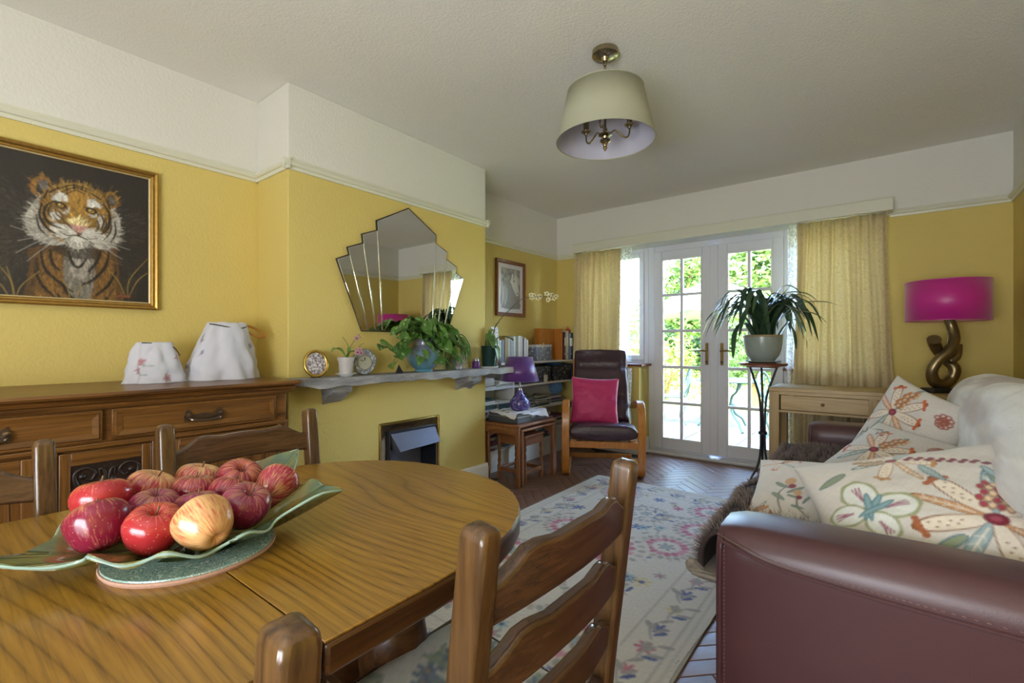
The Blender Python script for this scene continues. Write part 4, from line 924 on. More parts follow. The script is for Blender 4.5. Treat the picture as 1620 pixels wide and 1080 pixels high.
for y0, y1 in ((.459, 1.06), (-.17, .432)):
    d = framed('drawer', y0, y1, .745, .858, 'oak_dark')
    yc = (y0 + y1) / 2
    m = MB().prism([(yc + q[0], .80 + q[1]) for q in ((-.068, -.02), (-.072, 0), (-.062, .03), (-.05, .022), (-.035, .008), (0, .012), (.035, .008), (.05, .022), (.062, .03), (.072, 0), (.068, -.02), (.04, -.014), (0, -.024), (-.04, -.014))], SF, SF + .005, 'x')
    m.tube(catmull([(SF + .004, yc - .06, .802), (SF + .028, yc - .05, .79), (SF + .034, yc - .02, .784), (SF + .034, yc + .02, .784), (SF + .028, yc + .05, .79), (SF + .004, yc + .06, .802)], 5), [.007, .006, .005, .006, .007], 8)
    m.lathe([(.0, 0), (.011, 0), (.010, .012), (.0, .014)], 10, (SF + .003, yc - .06, .806), axis='x'); m.lathe([(.0, 0), (.011, 0), (.010, .012), (.0, .014)], 10, (SF + .003, yc + .06, .806), axis='x')
    m.build('drop_handle', 'bronze_dark', d)
plain('bronze_dark', '7a6858', .32, .9, .25)
for y0, y1 in ((-.215, -.17), (.274, .312), (.58, .618), (1.07, 1.112)):
    MB().box(SF - .02, SF + .004, y0, y1, .10, .735).build('stile', 'oak_dark_v', sb, bevel=.003)
MB().box(SF - .02, SF + .008, -.215, 1.112, .722, .740).build('frieze_rail', 'oak_dark', sb, bevel=.004)
for y0, y1 in ((.62, 1.066), (-.168, .272)):
    d = MB().box(SF - .02, SF - .002, y0, y1, .14, .715).build('door', 'oak_dark_v', sb, bevel=.002)
    for a, b in ((y0, y0 + .05), (y1 - .05, y1)): MB().box(SF - .002, SF + .006, a, b, .14, .715).build('door_stile', 'oak_dark_v', d, bevel=.003)
    for a, b in ((.14, .20), (.665, .715)): MB().box(SF - .002, SF + .006, y0 + .05, y1 - .05, a, b).build('door_rail', 'oak_dark', d, bevel=.003)
    MB().prism([(y0 + .075, .225), (y1 - .075, .225), (y1 - .075, .64), (y0 + .075, .64)], SF - .002, SF + .004, 'x').build('raised_panel', 'oak_dark_v', d, bevel=.006, seg=1)
cp = MB().box(SF - .02, SF - .004, .314, .578, .14, .715).build('carved_panel', 'oak_dark_v', sb)
for a, b in ((.314, .345), (.547, .578)): MB().box(SF - .004, SF + .006, a, b, .14, .715).build('panel_stile', 'oak_dark_v', cp, bevel=.003)
for a, b in ((.14, .18), (.668, .715)): MB().box(SF - .004, SF + .006, .345, .547, a, b).build('panel_rail', 'oak_dark', cp, bevel=.003)
plain('oak_black', '2f211a', .4, var=.25)
MB().box(SF - .004, SF - .001, .345, .547, .40, .668).build('carving_ground', 'oak_black', cp)
m = MB()
for s_ in (-1, 1):                      # scrolling foliage in relief
    yc = .446
    sc_ = [(yc + s_ * q[0], q[1]) for q in ((0, .42), (.02, .50), (.05, .56), (.085, .60), (.09, .64), (.06, .655), (.035, .635), (.045, .61), (.06, .615))]
    m.tube(catmull([(SF, a, b) for a, b in sc_], 5), [.008, .009, .007, .006, .004], 7)
    m.tube(catmull([(SF, yc + s_ * a, b) for a, b in ((.02, .50), (.004, .57), (.008, .63), (.022, .645), (.02, .62))], 5), [.006, .006, .003], 7)
    m.tube(catmull([(SF, yc + s_ * a, b) for a, b in ((.05, .56), (.09, .54), (.09, .49), (.06, .48), (.055, .505))], 5), [.006, .006, .003], 7)
    for a, b in ((.07, .625), (.015, .60), (.07, .515), (.035, .46)): m.lathe([(0, -.006), (.012, -.003), (.010, .003), (0, .006)], 8, (SF, yc + s_ * a, b), axis='x')
m.build('scroll_carving', 'oak_black', cp, ang=80)
MB().box(SF - .03, SF + .012, -.225, 1.12, .03, .115).build('plinth', 'oak_dark', sb, bevel=.006)
for y in (-.2, 1.08):
    for x in (XL + .06, SF - .04): MB().lathe([(0, 0), (.03, 0), (.036, .015), (.03, .03), (0, .03)], 14, (x, y, 0)).build('foot', 'oak_dark', sb)
# ------------------------------------------------------------------ tiger painting on the left wall
plain('gilt', 'b08a45', .35, .75, .3, 60); plain('gilt_pale', 'c9b483', .45, .5, .2)
PY0, PY1, PZ0, PZ1, PX = .135, .756, 1.268, 1.946, XL
tp = thing('tiger_painting', 'gilt framed oil painting of a seated tiger on a black ground', 'painting', (XL, PY0, PZ0))
def frame_parts(root, w, h, fw, mats, prof, x0=0.0):
    """moulded frame in the local YZ plane, out along +x; four mitred members"""
    cs = [(0, 0), (w, 0), (w, h), (0, h)]
    for k in range(4):
        a, b = cs[k], cs[(k + 1) % 4]; d = ((b[0] - a[0]), (b[1] - a[1])); L = math.hypot(*d); d = (d[0] / L, d[1] / L); nrm = (-d[1], d[0])
        vs = []; n = len(prof)
        for p, s_ in ((a, 1), (b, -1)):
            for i_, o in prof: vs.append((x0 + o, p[0] + nrm[0] * i_ + d[0] * i_ * s_, p[1] + nrm[1] * i_ + d[1] * i_ * s_))
        MB().add(vs, [tuple(range(n)), tuple(range(n, 2 * n))] + [(q, (q + 1) % n, n + (q + 1) % n, n + q) for q in range(n)]).build('frame_member', mats, root, ang=20)
frame_parts(tp, PY1 - PY0, PZ1 - PZ0, .03, 'gilt', [(0, .002), (0, .028), (.006, .034), (.014, .030), (.020, .020), (.026, .018), (.030, .014), (.030, .002)])
frame_parts(tp, PY1 - PY0, PZ1 - PZ0, .03, 'gilt_pale', [(.030, .002), (.030, .016), (.036, .013), (.036, .002)])
m, c = painted_panel(PY0 + .03, PY1 - .03, PZ0 + .03, PZ1 - .03, 240, 260, '2b2622')
c.soft = .004
for k in range(30):
    x, y = rnd.uniform(PY0, PY1), rnd.uniform(PZ0, PZ1); c.ell(x, y, rnd.uniform(.05, .12), rnd.uniform(.05, .15), rnd.choice(['352f27', '23201d', '3a332a', '302a24']), 0, .35)
c.soft = .005
def fur_pass(c, n, seed, L, wd):
    # short strokes that carry the colour under their root outwards from the nose (head) or downwards (chest)
    rs = random.Random(seed); na, nb = 240, 260; a0, a1, b0, b1 = PY0 + .03, PY1 - .03, PZ0 + .03, PZ1 - .03
    for _ in range(n):
        y, z = rs.uniform(.19, .70), rs.uniform(b0, 1.83)
        k = int(round((y - a0) / (a1 - a0) * (na - 1))) * nb + int(round((z - b0) / (b1 - b0) * (nb - 1)))
        col = c.C[k].copy()
        if col.max() < .025: continue
        dx, dz = y - .455, z - 1.60
        if z < 1.47 : dx, dz = dx * .25 + rs.uniform(-.06, .06), -.2
        ln = math.hypot(dx, dz) + 1e-6; a = math.atan2(dz, dx) + rs.uniform(-.35, .35); l_ = L * rs.uniform(.5, 1.3)
        P = [(y, z), (y + math.cos(a) * l_, z + math.sin(a) * l_)]; f_ = rs.choice((.4, .6, .85, 1.25, 1.6))
        cc_ = tuple(min(255, int(255 * (min(1, float(v) * f_) ** (1 / 2.2)))) for v in col); c.stroke(P, wd, cc_, .75)
for o in TIGER:
    if o[0] == 'f': fur_pass(c, 2600, o[1], .013, .0034); continue
    if o[0] == 'p': c.poly(o[1], o[2], o[3])
    elif o[0] == 's': c.stroke(o[1], o[2], o[3], o[4], 4)
    else: c.ell(o[1], o[2], o[3], o[4], o[5], o[6], o[7])
c.grain(.10, 900, 500, 5); m.col = c.C
m.v = [(.010, a - PY0, b - PZ0) for a, b, _ in m.v]; m.build('canvas', 'print_oil', tp, smooth=False, fix=False)

# ------------------------------------------------------------------ embroidered cloth bags on the sideboard
def cloth_lump(name, label, cx, cy, rx, ry, h, topr, lean, seed, fl):
    root = thing(name, label, 'bag', (cx, cy, .9255)); rs = random.Random(seed); off = Vector((rs.uniform(0, 90), 0, 0)); nu, nv = 72, 34; m = MB(); X = []; Y = []
    for i in range(nu):
        a = 2 * math.pi * i / nu
        for j in range(nv):
            t_ = j / (nv - 1)
            if t_ < .86:
                q = t_ / .86; k = lerp(1, topr, q ** 1.25) * (1 + .07 * math.sin(3.1 * q)); z = h * q
            else: q = (t_ - .86) / .14; k = topr * (1 - .9 * q); z = h * (1 - .06 * q)
            fold = .07 * math.sin(5 * a + 2 * q + seed) + .05 * math.sin(9 * a + 3 * t_ + 1)
            nz = mnoise.noise(Vector((math.cos(a) * 2.3, math.sin(a) * 2.3, t_ * 3.5)) + off) * .13 + mnoise.noise(Vector((math.cos(a) * 6, math.sin(a) * 6, t_ * 9)) + off) * .05
            flare = .13 * math.exp(-t_ * 14)
            k2 = k * (1 + (fold * (1 - .4 * t_) + nz)) + flare * (.6 + .4 * math.sin(7 * a))
            m.v.append((rx * k2 * math.cos(a), ry * k2 * math.sin(a) + lean * z, max(0.0008, z + (nz * .1 - fold * .06) * (z > .01) * h * t_)))
            X.append(a * ry); Y.append(z)
    m.f = [(i * nv + j, ((i + 1) % nu) * nv + j, ((i + 1) % nu) * nv + j + 1, i * nv + j + 1) for i in range(nu) for j in range(nv - 1)]
    c = Canvas(X, Y, 'c9c9d2'); c.soft = .005
    for k in range(fl):
        x, y = rs.uniform(-.2, 6.4) * ry, rs.uniform(.02, h * .9)
        if fl < 14:
            for q in range(5): c.petal(x, y, q * 1.256 + k, .02, .007, 'd08f98', '8f5a66', .003)
            c.stroke([(x, y), (x + .02, y - .02), (x + .05, y - .018)], .003, '5f8066')
        else:
            for q in range(5): c.petal(x, y, q * 1.256 + k, .012, .005, '8d8098', '5f5670', .0025)
            c.stroke([(x, y), (x - .012, y - .02)], .003, '6f8068')
    m.col = c.C; m.build('cloth', 'embroidered', root, fix=True, ang=75)
    return root, rs
b1, _ = cloth_lump('cloth_bag', 'small rumpled white cloth bag with pink embroidery on the sideboard', -2.60, .685, .085, .105, .185, .62, .0, 3, 9)
b2, _ = cloth_lump('cloth_bag', 'taller white embroidered cloth bag with a wooden ring handle', -2.60, .965, .11, .155, .285, .52, .05, 6, 18)
plain('cord_dark', '5a5348', .8); plain('cane', 'b07a3a', .4)
MB().tube(catmull([(.055, -.08, .272), (.065, -.02, .262), (.06, .05, .252), (.05, .09, .262)], 5), .003, 6).build('drawstring', 'cord_dark', b2)
MB().tube(catmull([(-.005, .085, .262), (.0, .12, .268), (.0, .165, .25), (.0, .205, .222), (.02, .175, .21), (.02, .12, .23)], 6, True), .0065, 8, closed=True).build('ring_handle', 'cane', b2)
MB().tube(catmull([(.04, -.06, .18), (.05, .0, .176), (.035, .06, .16), (.02, .09, .12)], 5), .0025, 6).build('drawstring', 'cord_dark', b1)

# ------------------------------------------------------------------ fan mirror
t = NT('mirror_silver'); t.set((.86, .87, .86), .015, 1)
plain('mirror_edge', '2a2a28', .3); plain('bevel_glass', 'd6dacb', .08, .9, .05)
mr = thing('fan_mirror', 'art deco fan shaped mirror of stepped panels above the mantelpiece', 'mirror', (0, 0, 0))
MC = 2.041
top = [(1.517, 1.593), (1.602, 1.631), (1.587, 1.671), (1.695, 1.715), (1.686, 1.767), (1.795, 1.813), (1.792, 1.871)]
bt = [1.682, 1.726, 1.784, 1.833]
half = [[(bt[0], 1.18), (bt[1], 1.18), top[1], top[0]], [(bt[1], 1.18), (bt[2], 1.18), top[3], top[2]], [(bt[2], 1.18), (bt[3], 1.18), top[5], top[4]]]
panels = half + [[(2 * MC - y, z) for y, z in p][::-1] for p in half] + [[(bt[3], 1.18), (2 * MC - bt[3], 1.18), (2 * MC - 1.792, 1.871), (MC, 2.005), (1.792, 1.871)]]
for k, p in enumerate(panels):
    cy = sum(q[0] for q in p) / len(p); cz = sum(q[1] for q in p) / len(p)
    MB().prism([(cy + (y - cy) * 1.0 + math.copysign(.003, y - cy), cz + (z - cz) * 1.0 + math.copysign(.003, z - cz)) for y, z in p], XB + .004, XB + .014, 'x').build('backing', 'mirror_edge', mr)
    MB().prism([(cy + (y - cy) * .985, cz + (z - cz) * .99) for y, z in p], XB + .0142, XB + .0185, 'x').build('mirror_panel', 'mirror_silver', mr, bevel=.0015, seg=1)
for s_ in (0, 1):
    for (y0, z0), (y1, z1) in (((bt[1], 1.185), top[1]), ((bt[2], 1.185), top[3]), ((bt[3], 1.185), top[5])):
        if s_: y0, y1 = 2 * MC - y0, 2 * MC - y1
        MB().prism([(y0 - .005, z0), (y0 + .005, z0), (y1 + .005, z1 - .004), (y1 - .005, z1 - .004)], XB + .0145, XB + .022, 'x').build('bevelled_strip', 'bevel_glass', mr, bevel=.003)

# ------------------------------------------------------------------ stone mantel, corbels and fire
t = NT('slate_stone'); n1 = t.noise(t.mapped((1, .5, 2)), 12, 6, .65)
t.set(t.ramp(n1, [(.3, lin('77767a')), (.5, lin('98979a')), (.68, lin('b5b2ae'))]), .75); t.bump(t.noise(t.tc, 45, 6, .7), .6, .008)
def rough(m, amp, sc_, seed=0, keep=None):
    out = []
    for p in m.v:
        v = Vector(p) * sc_ + Vector((seed, 0, 0)); d = Vector((mnoise.noise(v), mnoise.noise(v + Vector((9, 4, 2))), mnoise.noise(v + Vector((3, 17, 5))))) * amp
        if keep: d = keep(p, d)
        out.append(tuple(Vector(p) + d))
    m.v = out; return m
def slab(x0, x1, y0, y1, z0, z1, nx, ny, nz):
    m = MB(); idx = {}
    def vid(i, j, k):
        if (i, j, k) not in idx: idx[(i, j, k)] = len(m.v); m.v.append((lerp(x0, x1, i / nx), lerp(y0, y1, j / ny), lerp(z0, z1, k / nz)))
        return idx[(i, j, k)]
    for j in range(ny):
        for k in range(nz):
            m.f.append((vid(0, j, k), vid(0, j, k + 1), vid(0, j + 1, k + 1), vid(0, j + 1, k))); m.f.append((vid(nx, j, k), vid(nx, j + 1, k), vid(nx, j + 1, k + 1), vid(nx, j, k + 1)))
    for i in range(nx):
        for k in range(nz):
            m.f.append((vid(i, 0, k), vid(i + 1, 0, k), vid(i + 1, 0, k + 1), vid(i, 0, k + 1))); m.f.append((vid(i, ny, k), vid(i, ny, k + 1), vid(i + 1, ny, k + 1), vid(i + 1, ny, k)))
        for j in range(ny):
            m.f.append((vid(i, j, 0), vid(i, j + 1, 0), vid(i + 1, j + 1, 0), vid(i + 1, j, 0))); m.f.append((vid(i, j, nz), vid(i + 1, j, nz), vid(i + 1, j + 1, nz), vid(i, j + 1, nz)))
    return m
def mk(p, d): return Vector((d.x if p[0] > XB + .05 else 0, d.y * .6, d.z if p[2] < .915 else d.z * .08))
mantel = thing('mantelpiece', 'rough grey stone mantel shelf on two stone corbels over the fire', 'mantelpiece', (0, 0, 0))
rough(slab(XB + .001, XB + .18, 1.225, 2.97, .872, .917, 6, 90, 4), .016, 11, 2, mk).build('stone_shelf', 'slate_stone', mantel, ang=30)
for y0, y1, s in ((1.425, 1.545, 1), (2.50, 2.66, 5)):
    m = slab(XB + .001, XB + .12, y0, y1, .79, .875, 6, 7, 6)
    m.v = [(p[0] if p[2] > .83 else XB + .001 + (p[0] - XB) * lerp(.55, 1, (p[2] - .79) / .04), p[1], p[2] - .03 * (1 - (p[0] - XB) / .12) * (p[2] < .82)) for p in m.v]
    rough(m, .016, 16, s, lambda p, d: Vector((d.x if p[0] > XB + .01 else 0, d.y, d.z if p[2] < .86 else 0))).build('corbel', 'slate_stone', mantel, ang=30)
t = NT('fire_polish'); t.set(t.mix(t.noise(t.tc, 9, 2), lin('a89884'), lin('c4b59c')), .12, 1); t.bump(t.noise(t.tc, 6, 2), .12, .03)
plain('fire_grey', '6d7080', .35, .4, .1); plain('fire_dark', '2f323a', .4, .3, .15)
plain('brass_trim', 'c9a85a', .25, 1)
fp = thing('gas_fire', 'grey metal fire with sloping hood set in a polished surround', 'fireplace', (0, 0, 0))
m = MB(); x = XB - .004; m.box(x - .006, x, 1.835, 1.885, .02, .578); m.box(x - .006, x, 2.29, 2.32, .02, .578); m.box(x - .006, x, 1.885, 2.29, .535, .578); m.build('polished_surround', 'fire_polish', fp)
m = MB(); m.box(XB - .02, XB + .004, 1.822, 1.835, .0, .59); m.box(XB - .02, XB + .004, 2.32, 2.333, .0, .59); m.box(XB - .02, XB + .004, 1.835, 2.32, .578, .59); m.build('brass_edge', 'brass_trim', fp, bevel=.002)
m = MB(); m.box(XB - .24, XB - .235, 1.885, 2.29, .0, .535); m.box(XB - .24, XB + .02, 1.885, 1.893, 0, .535); m.box(XB - .24, XB + .02, 2.282, 2.29, 0, .535); m.box(XB - .24, XB + .02, 1.893, 2.282, .525, .535); m.build('firebox', 'fire_dark', fp, bevel=.002)
MB().add([(XB + .018, 1.897, .522), (XB + .018, 2.278, .522), (XB + .075, 2.278, .42), (XB + .075, 1.93, .405), (XB - .1, 1.897, .522), (XB - .1, 2.278, .522), (XB - .05, 2.278, .42), (XB - .05, 1.93, .405)],
         [(0, 1, 2, 3), (4, 7, 6, 5), (0, 4, 5, 1), (1, 5, 6, 2), (2, 6, 7, 3), (3, 7, 4, 0)]).build('hood', 'fire_grey', fp, bevel=.004)
MB().box(XB - .2, XB - .12, 1.9, 2.275, .02, .4).build('back_panel', 'fire_grey', fp, bevel=.01)
MB().box(XB - .12, XB + .02, 1.9, 2.275, .0, .10).build('fuel_bed', 'fire_dark', fp, bevel=.01)

# ------------------------------------------------------------------ things on the mantel
MZ = .9175
t = NT('photo_mix'); n1 = t.noise(t.mapped((1, 1, 1)), 70, 3); t.set(t.ramp(n1, [(.3, lin('3c3a52')), (.45, lin('8a7f86')), (.6, lin('d5d3d2')), (.75, lin('efece4'))]), .3)
fr = thing('oval_photo_frame', 'oval gold photo frame standing at the left end of the mantel', 'photo frame', (-2.385, 1.345, MZ), (0, math.radians(-12), math.radians(-12)))
MB().grid(lambda u, v: ((.008 * math.sin(2 * math.pi * v)), (.058 + .009 * math.cos(2 * math.pi * v)) * math.cos(2 * math.pi * u), .078 + (.068 + .009 * math.cos(2 * math.pi * v)) * math.sin(2 * math.pi * u)), 48, 10, True, True).build('gold_rim', 'brass_trim', fr, ang=80)
MB().lathe([(0, -.002), (.057, -.002), (.057, .002), (0, .002)], 40, (0, 0, .078), axis='x', sy=1.18).build('photo', 'photo_mix', fr)
MB().prism([(-.02, .0), (.02, .0), (.012, .085), (-.012, .085)], -.045, -.004, 'x').build('easel_back', 'fire_dark', fr)
plain('pot_pale', 'bdb8b6', .5, var=.05); plain('china_white', 'dfe2e4', .15, var=.03); plain('soil', '3a2a1e', .95, bump=.5, bs=90)
def leaf_mat(name, a, b, stripe=None, rough=.35, tr=.15):
    t = NT(name); oi = t.n('ObjectInfo'); col = t.mix(oi.outputs['Random'], lin(a), lin(b))
    if stripe:
        nz = t.noise(t.mapped((1, 2.2, 1)), 22, 2, .5, .8); col = t.mix(t.ramp(nz, [(.56, 0), (.66, .8)]), col, lin(stripe))
    t.set(col, rough)
    tl = t.n('BsdfTranslucent'); t.l(col, tl.inputs[0]); mx = t.n('MixShader'); mx.inputs[0].default_value = tr
    t.l(t.b.outputs[0], mx.inputs[1]); t.l(tl.outputs[0], mx.inputs[2]); t.l(mx.outputs[0], t.out.inputs[0])
leaf_mat('leaf_pothos', '47702f', '6a9442', 'c9d6a2'); leaf_mat('leaf_orchid', '5f7f45', '7b9a55'); leaf_mat('leaf_clivia', '34503a', '4e6844', None, .28, .15); leaf_mat('leaf_clivia_new', '6f9440', '84a34c', None, .3, .25)
leaf_mat('leaf_lance', '55803a', '7d9f4a', 'bcc98a'); plain('vine', '6f7a42', .6); plain('root_grey', '9fa39a', .7)
def heart_leaf(L, W, cup=.18):
    """leaf along +x from origin, slightly folded and drooping"""
    rows = [(0, .0), (.02, .55), (.12, .92), (.28, 1.0), (.48, .86), (.68, .58), (.86, .26), (1.0, .0)]
    m = MB(); vs = []
    for t_, w_ in rows:
        x = t_ * L; dz = -cup * L * t_ * t_
        for s_ in (-1, -.5, 0, .5, 1): vs.append((x - (.10 * L * abs(s_) if t_ < .1 else 0), s_ * w_ * W / 2, dz + abs(s_) ** 1.5 * w_ * W * .16))
    fs = [(i * 5 + k, (i + 1) * 5 + k, (i + 1) * 5 + k + 1, i * 5 + k + 1) for i in range(len(rows) - 1) for k in range(4)]
    return m.add(vs, fs)
def strap(pts, w0, w1, side=None, fold=.25, n=5):
    """long strap leaf along a curve"""
    P = [Vector(p) for p in catmull(pts, n)]; m = MB(); vs = []; N = len(P)
    for i, p in enumerate(P):
        T = (P[min(i + 1, N - 1)] - P[max(i - 1, 0)]).normalized(); S = T.cross(Vector((0, 0, 1)))
        S = S.normalized() if S.length > .05 else Vector(side or (1, 0, 0)); Nn = S.cross(T).normalized(); t_ = i / (N - 1)
        w_ = lerp(w0, w1, min(1, t_ * 2.2)) * (1 if t_ < .6 else max(.02, 1 - ((t_ - .6) / .4) ** 2.2))
        vs += [p - S * w_ / 2 + Nn * w_ * fold, p, p + S * w_ / 2 + Nn * w_ * fold]
    return m.add(vs, [(i * 3 + k, i * 3 + 3 + k, i * 3 + 4 + k, i * 3 + 1 + k) for i in range(N - 1) for k in (0, 1)])
so = thing('potted_orchid', 'small pink flowering orchid in a pale pot on a white saucer', 'potted plant', (-2.385, 1.52, MZ))
MB().lathe([(0, 0), (.032, 0), (.036, .006), (.058, .016), (.060, .019), (.034, .012), (0, .010)], 30).build('saucer', 'china_white', so)
MB().lathe([(0, .012), (.036, .012), (.042, .088), (.047, .088), (.048, .108), (.043, .108), (.042, .098), (0, .098)], 30).build('pot', 'pot_pale', so)
for pts, w_ in (([(0, 0, .10), (0, -.03, .14), (.01, -.07, .155), (.015, -.1, .135)], .034), ([(0, .01, .1), (0, .03, .135), (.0, .07, .14)], .03), ([(0, 0, .1), (.01, .012, .14), (.0, .02, .165)], .022)):
    strap(pts, .012, w_).build('leaf', 'leaf_orchid', so)
for pts in ([(0, 0, .1), (0, .018, .15), (0, .05, .20), (0, .07, .225)], [(0, .015, .15), (0, .01, .18), (0, -.022, .222)], [(0, .04, .10), (0, .07, .15), (0, .1, .18), (0, .115, .185)]): MB().tube(catmull(pts, 4), .0018, 6).build('flower_stem', 'vine', so)
plain('petal_pink', 'c79aa6', .5, var=.15); plain('petal_cream', 'e6e2b8', .5, var=.08); plain('petal_throat', '7a2f52', .5)
def orchid_flower(parent, loc, r, mat, throat, rot):
    m = MB()
    for k in range(5):
        a = k * 1.2566 + .3; L = r * (1 if k % 2 else .9)
        m2 = heart_leaf(L, L * .85, .25); m2.xf(Matrix.Rotation(a, 4, 'Z')); m.add(m2.v, m2.f)
    o = m.build('flower', mat, parent, loc=loc, rot=rot, fix=False)
    MB().lathe([(0, 0), (.22 * r, .02 * r), (.2 * r, .2 * r), (0, .3 * r)], 8).build('throat', throat, o)
    return o
for l_, r_ in (((.008, .062, .215), .02), ((0, .082, .235), .011), ((.02, .06, .135), .024), ((.018, .085, .13), .022), ((.02, .072, .15), .02), ((0, .092, .222), .009)): orchid_flower(so, l_, r_, 'petal_pink', 'petal_throat', (rnd.uniform(-.4, .4), math.pi / 2 + rnd.uniform(-.4, .4), 0))
# agate clock
t = NT('agate'); v = t.n('TexVoronoi'); v.inputs['Scale'].default_value = 30; t.l(t.tc, v.inputs['Vector']); t.set(t.ramp(t.noise(t.tc, 25, 4, .6, 1.5), [(.35, lin('4e5058')), (.5, lin('8c919a')), (.65, lin('c3c8cc'))]), .25); t.bump(t.noise(t.tc, 60), .4, .004)
ck = thing('stone_clock', 'grey agate slice with a round metal clock dial beside the small orchid', 'clock', (-2.40, 1.655, MZ), (0, math.radians(-8), math.radians(-15)))
pts = [(.066 * math.cos(a) * (1 + .07 * math.sin(3 * a + 1) + .04 * math.sin(7 * a)), .078 + .076 * math.sin(a) * (1 + .05 * math.sin(2 * a))) for a in [2 * math.pi * k / 28 for k in range(28)]]
MB().prism([(a, max(.0, b)) for a, b in pts], -.014, .014, 'x').build('agate_slice', 'agate', ck, bevel=.004)
plain('dial', 'a9a896', .4, 0, .1)
MB().lathe([(0, .0), (.046, .0), (.045, .005), (.040, .006), (.012, .004), (.011, .010), (0, .011)], 36, (.0142, -.005, .072), axis='x').build('dial', 'dial', ck)
MB().lathe([(.041, .004), (.043, .004), (.043, .006), (.041, .006)], 36, (.0142, -.005, .072), axis='x', cap=False).build('dial_ring', 'fire_dark', ck)
m = MB(); m.obox((.0235, -.005, .088), (.0015, .003, .03)); m.obox((.0235, -.018, .08), (.0015, .026, .003), (-.5, 0, 0)); m.build('hands', 'fire_dark', ck)
# little dark pyramid
tag(MB().add([(-.016, -.02, 0), (.016, -.02, 0), (.016, .02, 0), (-.016, .02, 0), (0, -.006, .055)], [(0, 3, 2, 1), (0, 1, 4), (1, 2, 4), (2, 3, 4), (3, 0, 4)]).build('stone_pyramid', 'fire_dark', loc=(-2.37, 1.885, MZ)), 'tiny dark stone pyramid under the trailing pothos leaves', 'ornament')
# pothos in painted vase
t = NT('vase_paint'); n1 = t.noise(t.mapped((1, 1, 1)), 17, 3, .5, 1); sep = t.n('SeparateXYZ'); t.l(t.tc, sep.inputs[0])
fl_ = t.ramp(t.noise(t.mapped((1, 1, 1), loc=(1, 2, 3)), 32, 3, .6), [(.42, lin('b9b4b0')), (.52, lin('8b7f8c')), (.6, lin('c9bfa8')), (.7, lin('6d7f6a'))])
side = t.math('GREATER_THAN', sep.outputs[1], .012); low = t.math('LESS_THAN', sep.outputs[2], .15)
blue = t.ramp(t.math('ADD', t.math('MULTIPLY', sep.outputs[2], 2.5), t.math('MULTIPLY', n1, .35)), [(.18, lin('5f95ac')), (.4, lin('6f9ab0')), (.62, lin('8f93ab'))])
t.set(t.mix(t.math('MULTIPLY', side, low), blue, fl_), .12)
pv = thing('potted_pothos', 'trailing variegated pothos in a blue painted vase on the mantel', 'potted plant', (-2.385, 2.10, MZ))
MB().lathe([(0, 0), (.058, 0), (.060, .012), (.055, .016), (.075, .03), (.105, .065), (.116, .10), (.108, .135), (.085, .16), (.068, .175), (.066, .20), (.070, .215), (.085, .228), (.087, .234), (.075, .232), (.060, .22), (0, .215)], 40).build('vase', 'vase_paint', pv)
rp = random.Random(11); proto = [heart_leaf(.105, .082).build('leaf', 'leaf_pothos', pv), heart_leaf(.09, .066, .3).build('leaf', 'leaf_pothos', pv), heart_leaf(.125, .094, .12).build('leaf', 'leaf_pothos', pv)]
used = [False] * 3
def add_leaf(loc, az, pitch, roll, sc_, kind=None):
    k = rp.randrange(3) if kind is None else kind
    e = (Matrix.Rotation(az, 4, 'Z') @ Matrix.Rotation(pitch, 4, 'Y') @ Matrix.Rotation(roll, 4, 'X')).to_euler()
    if not used[k]: o = proto[k]; used[k] = True; o.location = loc; o.rotation_euler = e; o.scale = (sc_,) * 3
    else: inst(proto[k], pv, loc, e, sc_)
vines = [[(0, 0, .21), (.04, -.06, .27), (.06, -.16, .23), (.07, -.25, .14), (.07, -.31, .07)], [(0, 0, .21), (.03, -.08, .25), (.05, -.19, .19), (.06, -.33, .16), (.06, -.385, .17)], [(0, 0, .21), (.06, -.03, .25), (.10, -.08, .17), (.11, -.13, .09)],
         [(0, 0, .21), (.05, .02, .26), (.11, .03, .20), (.125, .02, .12), (.12, -.02, .07)], [(0, 0, .21), (0, .05, .28), (.04, .14, .31), (.06, .2, .27)], [(0, 0, .21), (-.02, -.04, .30), (.0, -.12, .33), (.03, -.2, .32)], [(0, 0, .21), (-.02, .03, .32), (.02, .06, .36)],
         [(0, 0, .21), (.05, .06, .24), (.09, .12, .18), (.1, .15, .1)], [(0, 0, .21), (.04, -.02, .31), (.08, -.05, .30)], [(0, 0, .21), (.02, .10, .30), (.05, .18, .22), (.07, .24, .14)], [(0, 0, .21), (.0, -.1, .28), (.03, -.23, .28), (.05, -.26, .23)]]
for vv in vines:
    P = catmull(vv, 6); MB().tube(P, [.003, .002], 5).build('vine', 'vine', pv)
    n = len(P)
    for i in range(5, n, 3):
        p = P[i]; az = rp.uniform(-.9, .9) + (0 if p[0] > .02 else rp.uniform(-1, 1)) + (-.7 if p[1] < -.1 else .5 if p[1] > .1 else 0)
        add_leaf(tuple(p + np.array((rp.uniform(0, .015), rp.uniform(-.01, .01), rp.uniform(-.005, .015)))), az, rp.uniform(.05, .95), rp.uniform(-.7, .7), rp.uniform(.7, 1.15))
for k in range(30): add_leaf((rp.uniform(-.03, .09), rp.uniform(-.16, .16), rp.uniform(.17, .34)), rp.uniform(-1.4, 1.4), rp.uniform(-.3, .9), rp.uniform(-.6, .6), rp.uniform(.75, 1.1))
lp = thing('potted_dracaena', 'narrow-leaved green plant drooping at the right of the blue vase', 'potted plant', (-2.40, 2.36, MZ))
MB().lathe([(0, 0), (.035, 0), (.045, .08), (.047, .082), (.042, .08), (0, .075)], 20).build('pot', 'leaf_glaze', lp)
